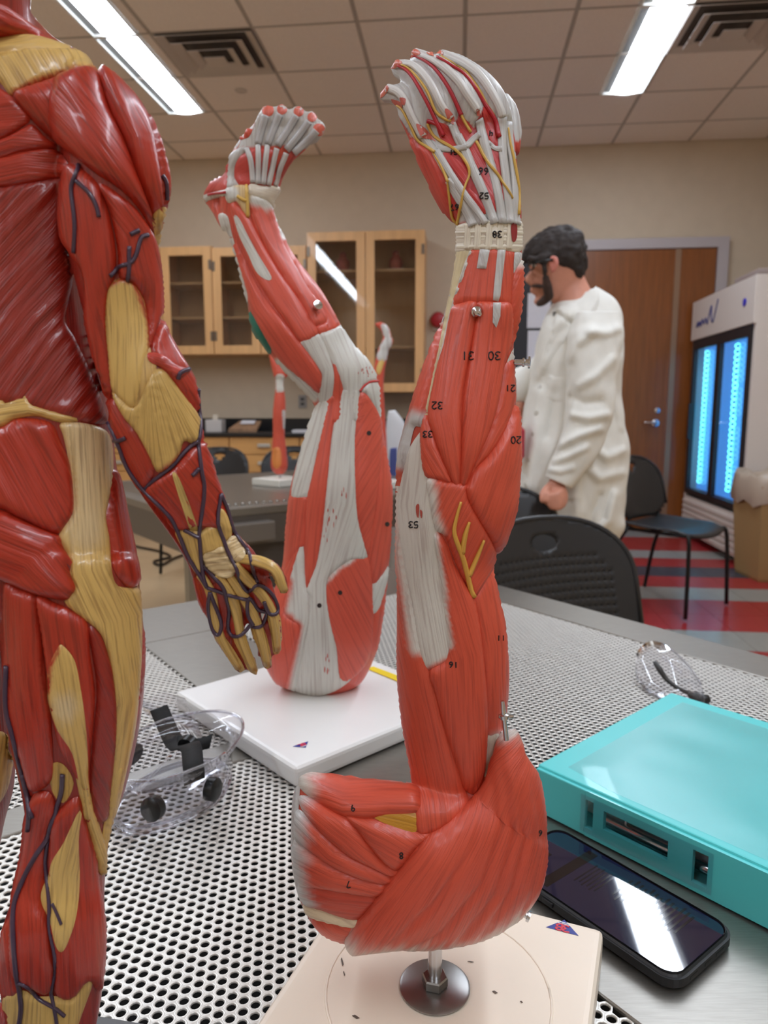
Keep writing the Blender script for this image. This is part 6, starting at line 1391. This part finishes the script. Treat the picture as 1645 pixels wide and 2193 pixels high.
# back and shoulder
sp_('trapezius_muscle', za([(-700, 30), (-300, -30), (0, 40), (120, 110), (250, 200), (400, 310), (340, 302), (180, 267), (0, 292), (-400, 330), (-700, 400)]), fib=ln(za([(-300, -20), (100, 200), (380, 310)])), w=20)
sp_('shoulder_blade_tendon', za([(-500, 420), (0, 305), (180, 272), (350, 302), (560, 372), (650, 405), (450, 388), (200, 392), (0, 438), (-500, 560)]), SC, fib=ln(za([(-400, 440), (300, 330), (640, 400)])), h=.0016)
sp_('shoulder_blade_tendon', za([(-300, 520), (0, 442), (200, 398), (450, 394), (650, 412), (800, 472), (935, 605), (760, 560), (500, 595), (300, 655), (110, 750), (0, 640), (-200, 560)]), SC, fib=ax(za([(200, 420)])[0], za([(330, 640)])[0]), fades=[('line', za([(935, 610), (760, 568), (500, 605), (300, 665), (110, 755)]), 3, 14, SR)])
sp_('infraspinatus_muscle', za([(-400, 600), (-100, 640), (0, 700), (110, 780), (232, 922), (150, 1002), (0, 1082), (-300, 1180), (-500, 1000)]), fib=ax(za([(-200, 950)])[0], za([(230, 900)])[0]))
sp_('teres_muscle', za([(-400, 1220), (0, 1100), (180, 1010), (252, 982), (352, 1082), (432, 1152), (180, 1182), (0, 1232), (-400, 1330)]), fib=ln(za([(-300, 1250), (100, 1100), (420, 1130)])))
sp_('latissimus_upper', za([(-400, 1350), (0, 1242), (200, 1188), (422, 1172), (530, 1290), (512, 1382), (250, 1422), (0, 1462), (-400, 1520)]), fib=ln(za([(-300, 1420), (200, 1300), (520, 1330)])))
sp_('latissimus_muscle', za([(-500, 1530), (0, 1470), (250, 1430), (490, 1400), (470, 1600), (480, 1850), (560, 2080), (560, 2193)]) + zb([(450, 300), (430, 430), (500, 560), (600, 780), (690, 1000), (702, 1112), (520, 1092), (250, 1022), (0, 972), (-300, 960), (-450, 700), (-450, 200)]), SRD, fib=('line', zb([(-200, 900), (150, 400), (460, 40)])), w=22, groove=(.05, .0016), step=8)
sp_('deltoid_posterior', za([(110, 752), (300, 660), (500, 600), (745, 568), (850, 850), (960, 1080), (1062, 1350), (1152, 1600), (1202, 1805), (1100, 1642), (950, 1482), (750, 1352), (600, 1232), (430, 1102), (250, 932)]), SR, fib=ln(za([(420, 640), (800, 1200), (1190, 1790)])), h=.006, w=34, bulge=.002)
sp_('deltoid_middle', za([(765, 566), (900, 625), (1050, 782), (1152, 982), (1202, 1200), (1242, 1500), (1232, 1752), (1170, 1602), (1072, 1352), (972, 1082), (862, 852)]), SR, fib=ln(za([(840, 610), (1080, 1100), (1220, 1740)])), h=.006, w=26, bulge=.0015)
sp_('deltoid_lateral', za([(1060, 762), (1152, 902), (1232, 1082), (1292, 1302), (1312, 1452), (1292, 1652), (1252, 1752), (1252, 1502), (1212, 1202), (1162, 982)]), SR, fib=ln(za([(1100, 820), (1260, 1300), (1270, 1740)])), h=.004, w=14)
sp_('arm_tendon', za([(1200, 1700), (1250, 1640), (1300, 1640), (1290, 1800), (1240, 1960), (1215, 1850)]), SC, h=.002, w=8, over=True, fib=ln(za([(1260, 1650), (1235, 1950)])))
# upper arm
sp_('triceps_long_head', za([(540, 1305), (625, 1318), (765, 1450), (855, 1700), (905, 2000), (885, 2193)]) + zb([(740, 200), (715, 300), (712, 450), (735, 700), (745, 850), (720, 960), (640, 700), (590, 450), (575, 150), (500, 0)]) + za([(490, 1850), (478, 1600)]), SR, fib=ln(za([(580, 1310), (640, 1700), (700, 2193)]) + zb([(690, 600), (735, 940)])), h=.005, w=24)
sp_('triceps_lateral_head', za([(782, 1440), (1000, 1582), (1122, 1722), (1202, 1882), (1252, 2193)]) + zb([(1085, 200), (1080, 350), (1060, 420), (1020, 560), (1000, 600), (990, 450), (960, 290), (900, 190), (850, 160)]) + za([(935, 2160), (925, 1950), (862, 1650)]), SR, fib=ln(za([(850, 1480), (1080, 1850), (1150, 2193)]) + zb([(1010, 600)])), h=.005, w=22)
sp_('triceps_tendon', zb([(740, 190), (820, 148), (900, 190), (960, 290), (990, 450), (1002, 600), (972, 720), (942, 900), (902, 1012), (830, 962), (760, 882), (738, 700), (713, 450), (720, 280)]), SC, fib=ln(zb([(820, 160), (850, 500), (870, 980)])), h=.0026, w=10, fades=[('line', zb([(740, 190), (820, 150), (900, 190), (990, 450), (1002, 600)]), 1, 8, SR)])
sp_('elbow_bone', zb([(738, 640), (860, 620), (1000, 610), (1045, 760), (985, 880), (905, 1020), (825, 965), (755, 880)]), lin((206, 170, 104)), fib=ln(zb([(860, 640), (880, 980)])), h=.0016, w=12, groove=(.03, .0012))
sp_('brachioradialis_muscle', zb([(1012, 640), (1062, 425), (1105, 480), (1202, 650), (1302, 822), (1345, 950), (1345, 1065), (1202, 882), (1100, 762)]), SR, fib=ln(zb([(1060, 460), (1180, 760), (1340, 1030)])), h=.004)
sp_('elbow_muscle', zb([(1000, 650), (1080, 660), (1180, 730), (1260, 760), (1190, 800), (1100, 740), (1010, 700)]), lin((196, 70, 58)), fib=ln(zb([(1000, 660), (1250, 770)])), over=True, h=.002, w=8)
# forearm
sp_('forearm_ulnar_muscle', zb([(712, 970), (762, 962), (822, 1062), (932, 1202), (1032, 1402), (965, 1565), (880, 1482), (800, 1302), (728, 1102)]), SR, fib=ln(zb([(735, 980), (880, 1250), (1000, 1500)])))
sp_('forearm_fascia', zb([(760, 890), (902, 1012), (985, 850), (1035, 768), (1105, 770), (1205, 902), (1335, 1092), (1322, 1252), (1232, 1232), (1182, 1362), (1082, 1442), (1030, 1392), (932, 1192), (822, 1052)]), SC, fib=('fan', zb([(980, 600)])[0], 300), h=.003, w=14, groove=(.09, .0014), fades=[('line', zb([(1320, 1260), (1182, 1372), (1082, 1452)]), 2, 14, SR)])
sp_('forearm_side_muscle', zb([(1340, 1090), (1360, 1010), (1385, 1200), (1440, 1500), (1420, 1480), (1350, 1300), (1330, 1240)]), SR, h=.002, w=8, fib=ln(zb([(1355, 1050), (1420, 1480)])))
sp_('forearm_extensor_muscle', zc([(275, 930), (460, 795), (620, 625), (700, 640), (745, 830), (795, 960), (835, 1062), (850, 1192), (760, 1182), (650, 1162), (482, 1182), (400, 1062)]), SR, fib=ln(zc([(440, 800), (600, 1000), (740, 1190)])), h=.003, groove=(.09, .0014))
sp_('long_tendon_strip', zc([(468, 822), (500, 848), (560, 1000), (628, 1202), (592, 1204), (530, 1032)]), lin((206, 176, 104)), over=True, h=.001, w=5, fib=ln(zc([(480, 830), (610, 1200)])))
sp_('wrist_tendons', zc([(488, 1188), (640, 1202), (702, 1168), (762, 1178), (835, 1302), (682, 1352), (662, 1502), (700, 1570), (600, 1440), (540, 1320)]), SC, fib=ln(zc([(600, 1180), (680, 1480)])), h=.002, w=8, groove=(.14, .0012))
sp_('thumb_tendons', zc([(770, 1060), (810, 1080), (850, 1200), (820, 1250), (770, 1180)]), SC, fib=ln(zc([(790, 1070), (830, 1240)])), h=.002, w=6, over=True)
# hand
sp_('hand_muscle', zc([(608, 1528), (690, 1562), (850, 1502), (902, 1402), (1002, 1372), (1102, 1452), (1132, 1562), (1152, 1702), (1062, 1702), (952, 1802), (852, 1882), (760, 1892), (690, 1802), (640, 1692)]), lin((168, 44, 28)), fib=ln(zc([(800, 1500), (870, 1880)])), h=.0008, w=8)
sp_('hand_edge_muscle', zc([(600, 1520), (640, 1530), (690, 1700), (740, 1880), (690, 1800), (630, 1660)]), SR, fib=ln(zc([(620, 1530), (710, 1840)])), h=.001, w=6)
for p in ([(640, 1480), (720, 1600), (760, 1860), (900, 2100)], [(760, 1480), (870, 1660), (910, 1880), (1000, 2110)], [(830, 1480), (940, 1640), (1030, 1830), (1090, 2080)], [(870, 1400), (980, 1530), (1120, 1720), (1155, 1980)], [(900, 1380), (1030, 1395), (1140, 1450), (1200, 1590)], [(880, 1410), (960, 1520), (1020, 1570)]):
    cord('hand_tendon', fg, zc(p), .0019, SS, SC, off=.2, flat=.6, n=8, m=GLOSS, keep=True, taper=[1, 1.4, 1.2, 1])
for a in ([(745, 1900), (800, 1900), (880, 2010), (935, 2110), (900, 2130), (830, 2010)], [(870, 1900), (930, 1890), (985, 2010), (1025, 2130), (985, 2140), (930, 2030)], [(985, 1840), (1050, 1830), (1095, 1960), (1112, 2090), (1080, 2105), (1040, 1980)], [(1100, 1760), (1160, 1750), (1180, 1880), (1170, 1990), (1135, 2000), (1120, 1880)], [(1100, 1480), (1170, 1450), (1210, 1560), (1210, 1620), (1160, 1590), (1120, 1540)]):
    sp_('finger_bone', zc(a), lin((206, 168, 92)), h=.0008, w=7, step=5, fib=ln(zc([a[0], a[3]])))
sp_('wrist_band', zc([(668, 1362), (735, 1330), (802, 1310), (872, 1462), (802, 1502), (700, 1442)]), SCW, over=True, h=.0022, w=7, step=5, fib=ax(zc([(670, 1400)])[0], zc([(860, 1380)])[0]), groove=(.3, .0016))
sp_('wrist_band', zc([(815, 1292), (870, 1228), (942, 1290), (930, 1372), (868, 1392)]), SCW, over=True, h=.0022, w=7, step=5, fib=ax(zc([(820, 1340)])[0], zc([(940, 1300)])[0]), groove=(.3, .0016))
# pelvis
sp_('iliac_crest', zb([(-300, 1000), (0, 960), (40, 990), (180, 930), (232, 1000), (400, 1052), (530, 1092), (400, 1104), (250, 1064), (100, 1084), (0, 1144), (-300, 1200)]), SC, h=.003, w=10, fib=ln(zb([(-200, 1080), (200, 1010), (520, 1090)])))
sp_('gluteus_medius', zb([(-300, 1210), (0, 1150), (120, 1090), (330, 1115), (405, 1250), (465, 1400), (486, 1580), (482, 1720), (432, 1800), (382, 1852), (250, 1802), (100, 1732), (0, 1682), (-300, 1640)]), SR, h=.005, w=26, fib=ax(zb([(60, 1150)])[0], zb([(400, 1800)])[0]), groove=(.05, .0016))
sp_('gluteus_maximus', zb([(-300, 1660), (0, 1700), (100, 1742), (250, 1812), (390, 1872), (422, 1952), (502, 2082)]) + zd([(560, 20), (605, 130), (642, 230), (612, 292), (560, 335), (300, 284), (0, 154), (-400, 60)]), SR, h=.006, w=26, fib=ln(zb([(-100, 1850), (250, 2000), (520, 2300)])), groove=(.05, .0016), bulge=.001)
sp_('hip_fascia', zb([(412, 1120), (560, 1122), (692, 1162), (742, 1250), (752, 1450), (724, 1640), (705, 1750), (732, 1900), (742, 2100), (790, 2215), (930, 2215)]) + zd([(1000, 130), (1100, 236), (1192, 224), (1206, 500), (1197, 900), (1152, 1400), (1082, 1750), (1002, 2100), (962, 2200), (908, 2200), (950, 1900), (985, 1500), (990, 1250), (960, 950), (900, 700), (830, 580), (700, 480), (560, 350), (642, 250), (602, 130)]) + zb([(480, 2052), (402, 1892), (440, 1802), (492, 1702), (492, 1552), (462, 1352), (430, 1200)]), SC, h=.0024, w=12, step=8, fib=ln(zb([(570, 1130), (600, 1700), (640, 2100)]) + zd([(1000, 500), (1090, 1200), (960, 2190)])), fades=[('line', zb([(560, 1140), (600, 1500), (560, 1850)]), 10, 70, SCW)])
sp_('tensor_muscle', zb([(748, 1425), (832, 1552), (892, 1702), (922, 1902), (932, 2100), (930, 2160), (890, 2215), (832, 2190), (762, 2082), (732, 1902), (712, 1752), (727, 1622)]), SR, h=.004, w=18, fib=ln(zb([(750, 1440), (800, 1800), (870, 2190)])))
sp_('outer_thigh_muscle', zd([(1208, 330), (1240, 500), (1246, 700), (1222, 1000), (1172, 1300), (1152, 1400), (1192, 1000), (1208, 600)]), SR, h=.0015, w=7, fib=ln(zd([(1215, 340), (1160, 1390)])))
# thigh and calf
sp_('inner_hamstring', zd([(40, 200), (180, 240), (302, 300), (332, 500), (362, 800), (402, 1100), (432, 1400), (442, 1600), (442, 1850), (352, 1952), (270, 1932), (200, 1702), (130, 1482), (70, 1202), (52, 700)]), SR, h=.005, w=24, fib=ln(zd([(180, 240), (230, 1000), (350, 1940)])), groove=(.07, .0013))
sp_('outer_hamstring', zd([(322, 308), (450, 360), (600, 430), (742, 540), (762, 800), (802, 1100), (792, 1400), (762, 1750), (772, 2000), (792, 2200), (722, 2200), (692, 1950), (602, 1752), (502, 1552), (432, 1202), (402, 902), (362, 602)]), SR, h=.005, w=24, fib=ln(zd([(480, 380), (600, 1200), (750, 2190)])), groove=(.07, .0013))
sp_('hamstring_tendon', zd([(500, 750), (540, 738), (632, 860), (682, 1100), (722, 1400), (742, 1700), (747, 1900), (792, 2200), (722, 2200), (682, 1900), (622, 1642), (502, 1452), (432, 1252), (410, 1122), (420, 930)]), SC, over=True, h=.0012, w=8, fib=ln(zd([(520, 750), (600, 1300), (750, 2190)])), fades=[('line', zd([(500, 750), (420, 930), (410, 1122)]), 1, 9, SR), ('pt', *zd([(560, 1250)])[0], 10, 50, SCW)])
sp_('vastus_muscle', zd([(760, 572), (850, 642), (930, 852), (970, 1052), (990, 1302), (980, 1602), (942, 1952), (912, 2200), (800, 2200), (772, 1902), (802, 1502), (832, 1102), (792, 802)]), SRD, h=.003, w=16, fib=ax(zd([(800, 900)])[0], zd([(980, 1300)])[0]))
sp_('knee_hollow_fat', zd([(445, 1752), (540, 1748), (622, 1902), (540, 2062), (450, 1952)]), lin((206, 166, 84)), h=.0006, w=8)
sp_('band_tail', ze([(660, -10), (742, -10), (792, 250), (882, 580), (902, 700), (892, 900), (832, 802), (762, 502), (692, 202)]), SC, h=.004, w=9, fib=ln(ze([(700, 0), (880, 800)])))
sp_('band_tail', ze([(985, -10), (1060, -10), (1000, 300), (910, 690), (892, 900), (880, 640), (930, 300)]), SC, h=.003, w=9, fib=ln(ze([(1020, 0), (890, 800)])))
sp_('inner_calf', ze([(200, 652), (270, 250), (420, 190), (482, 350), (422, 552), (382, 802), (382, 1002), (362, 1152), (422, 1302), (442, 1502), (472, 1702), (432, 1902), (280, 1852), (130, 1752), (100, 1502), (130, 1002)]), SR, h=.005, w=22, fib=ln(ze([(350, 210), (250, 1000), (280, 1850)])), groove=(.08, .0013))
sp_('outer_calf', ze([(450, 452), (560, 300), (680, 230), (722, 350), (782, 552), (832, 752), (852, 1002), (890, 1302), (892, 1602), (862, 1902), (760, 1802), (622, 1952), (482, 1902), (482, 1702), (452, 1452), (422, 1252), (430, 902)]), SR, h=.005, w=22, fib=ln(ze([(650, 260), (650, 1000), (700, 1850)])), groove=(.08, .0013))
sp_('calf_tendon', ze([(692, 350), (672, 602), (682, 952), (652, 1252), (592, 1452), (530, 1562), (480, 1482), (440, 1302), (370, 1152), (368, 1040), (430, 902), (460, 782), (560, 622)]), SC, over=True, h=.0012, w=9, fib=ln(ze([(680, 370), (560, 900), (520, 1550)])))
sp_('side_calf', ze([(0, 1482), (60, 1300), (102, 1352), (112, 1602), (152, 1802), (190, 1902), (30, 1952), (0, 1802)]), SR, h=.002, w=8, fib=ln(ze([(60, 1320), (120, 1900)])))
sp_('heel_tendon', ze([(40, 1952), (200, 1905), (300, 1955), (480, 1955), (622, 1958), (760, 1806), (790, 1850), (720, 2050), (650, 2250), (600, 2400), (120, 2400), (50, 2193)]), SC, h=.0022, w=9, fib=ln(ze([(400, 1950), (380, 2390)])))
sp_('inner_thigh_strip', zd([(-60, 1500), (90, 1520), (110, 1640), (70, 1900), (0, 2050), (-60, 2050)]), SC, h=.002, w=8, fib=ln(zd([(40, 1520), (-20, 2040)])))
# veins
def vein(p, r=.0013, t=None): cord('vein', fg, p, r * .62, SS, VN, off=.4, m=GLOSS, taper=t)
for p in ([(620, 1290), (590, 1380), (560, 1480), (580, 1650), (590, 1800), (580, 1980)], [(600, 1420), (690, 1500), (750, 1600), (775, 1700)], [(1160, 1840), (1100, 1860), (1070, 1980), (1020, 2060), (930, 2090), (860, 2160)], [(1010, 1930), (1010, 2100), (1000, 2193)], [(1020, 1835), (1090, 1800)], [(1270, 1370), (1305, 1440), (1305, 1560)]): vein(za(p), .0014)
for p in ([(500, 190), (510, 150), (570, 125)], [(630, 260), (650, 400), (640, 560), (630, 620), (650, 780), (670, 900), (660, 1050), (640, 1200), (650, 1350), (660, 1480), (690, 1570)], [(630, 600), (560, 650), (480, 740), (380, 830), (270, 920)], [(40, 480), (105, 620), (165, 780), (275, 930), (430, 1080), (500, 1200), (560, 1350), (620, 1450), (690, 1570)],
          [(540, 1190), (600, 1220), (640, 1240)], [(780, 950), (760, 1100), (780, 1200), (830, 1330), (890, 1450), (910, 1540), (960, 1600), (1020, 1550), (1100, 1590), (1150, 1680), (1150, 1740), (1100, 1740), (1070, 1660)], [(780, 950), (830, 1080), (860, 1190), (930, 1290), (980, 1370), (1000, 1480), (1020, 1540)],
          [(660, 1420), (740, 1500), (800, 1570), (820, 1640), (840, 1720), (830, 1820), (860, 1890), (920, 1880), (960, 1830), (1040, 1830), (1060, 1780), (1000, 1680), (960, 1640), (960, 1740), (1000, 1820)], [(690, 1570), (780, 1600), (870, 1630), (960, 1650)], [(710, 1600), (700, 1700), (730, 1850), (770, 1880), (780, 1800), (740, 1680), (710, 1600)], [(80, 600), (120, 595), (150, 580)], [(590, 830), (640, 780)]): vein(zc(p), .0015)
vein(zd([(60, 900), (55, 1250), (115, 1500), (175, 1750), (235, 2000), (275, 2193)]), .0018)
for p, r in (([(545, 30), (530, 200), (480, 350), (420, 560), (300, 750), (200, 950), (130, 1150), (120, 1400), (140, 1700), (170, 1900), (190, 2050), (160, 2250)], .0019), ([(420, 560), (390, 750), (410, 950), (430, 1150), (430, 1350), (470, 1550), (480, 1700), (440, 1900), (460, 2000), (500, 2250)], .0014), ([(450, 1150), (490, 1230), (530, 1330)], .0011), ([(160, 1830), (260, 1880), (340, 1980), (460, 2040), (560, 2120)], .0014), ([(200, 30), (255, 300), (245, 520)], .0017)): vein(ze(p), r)
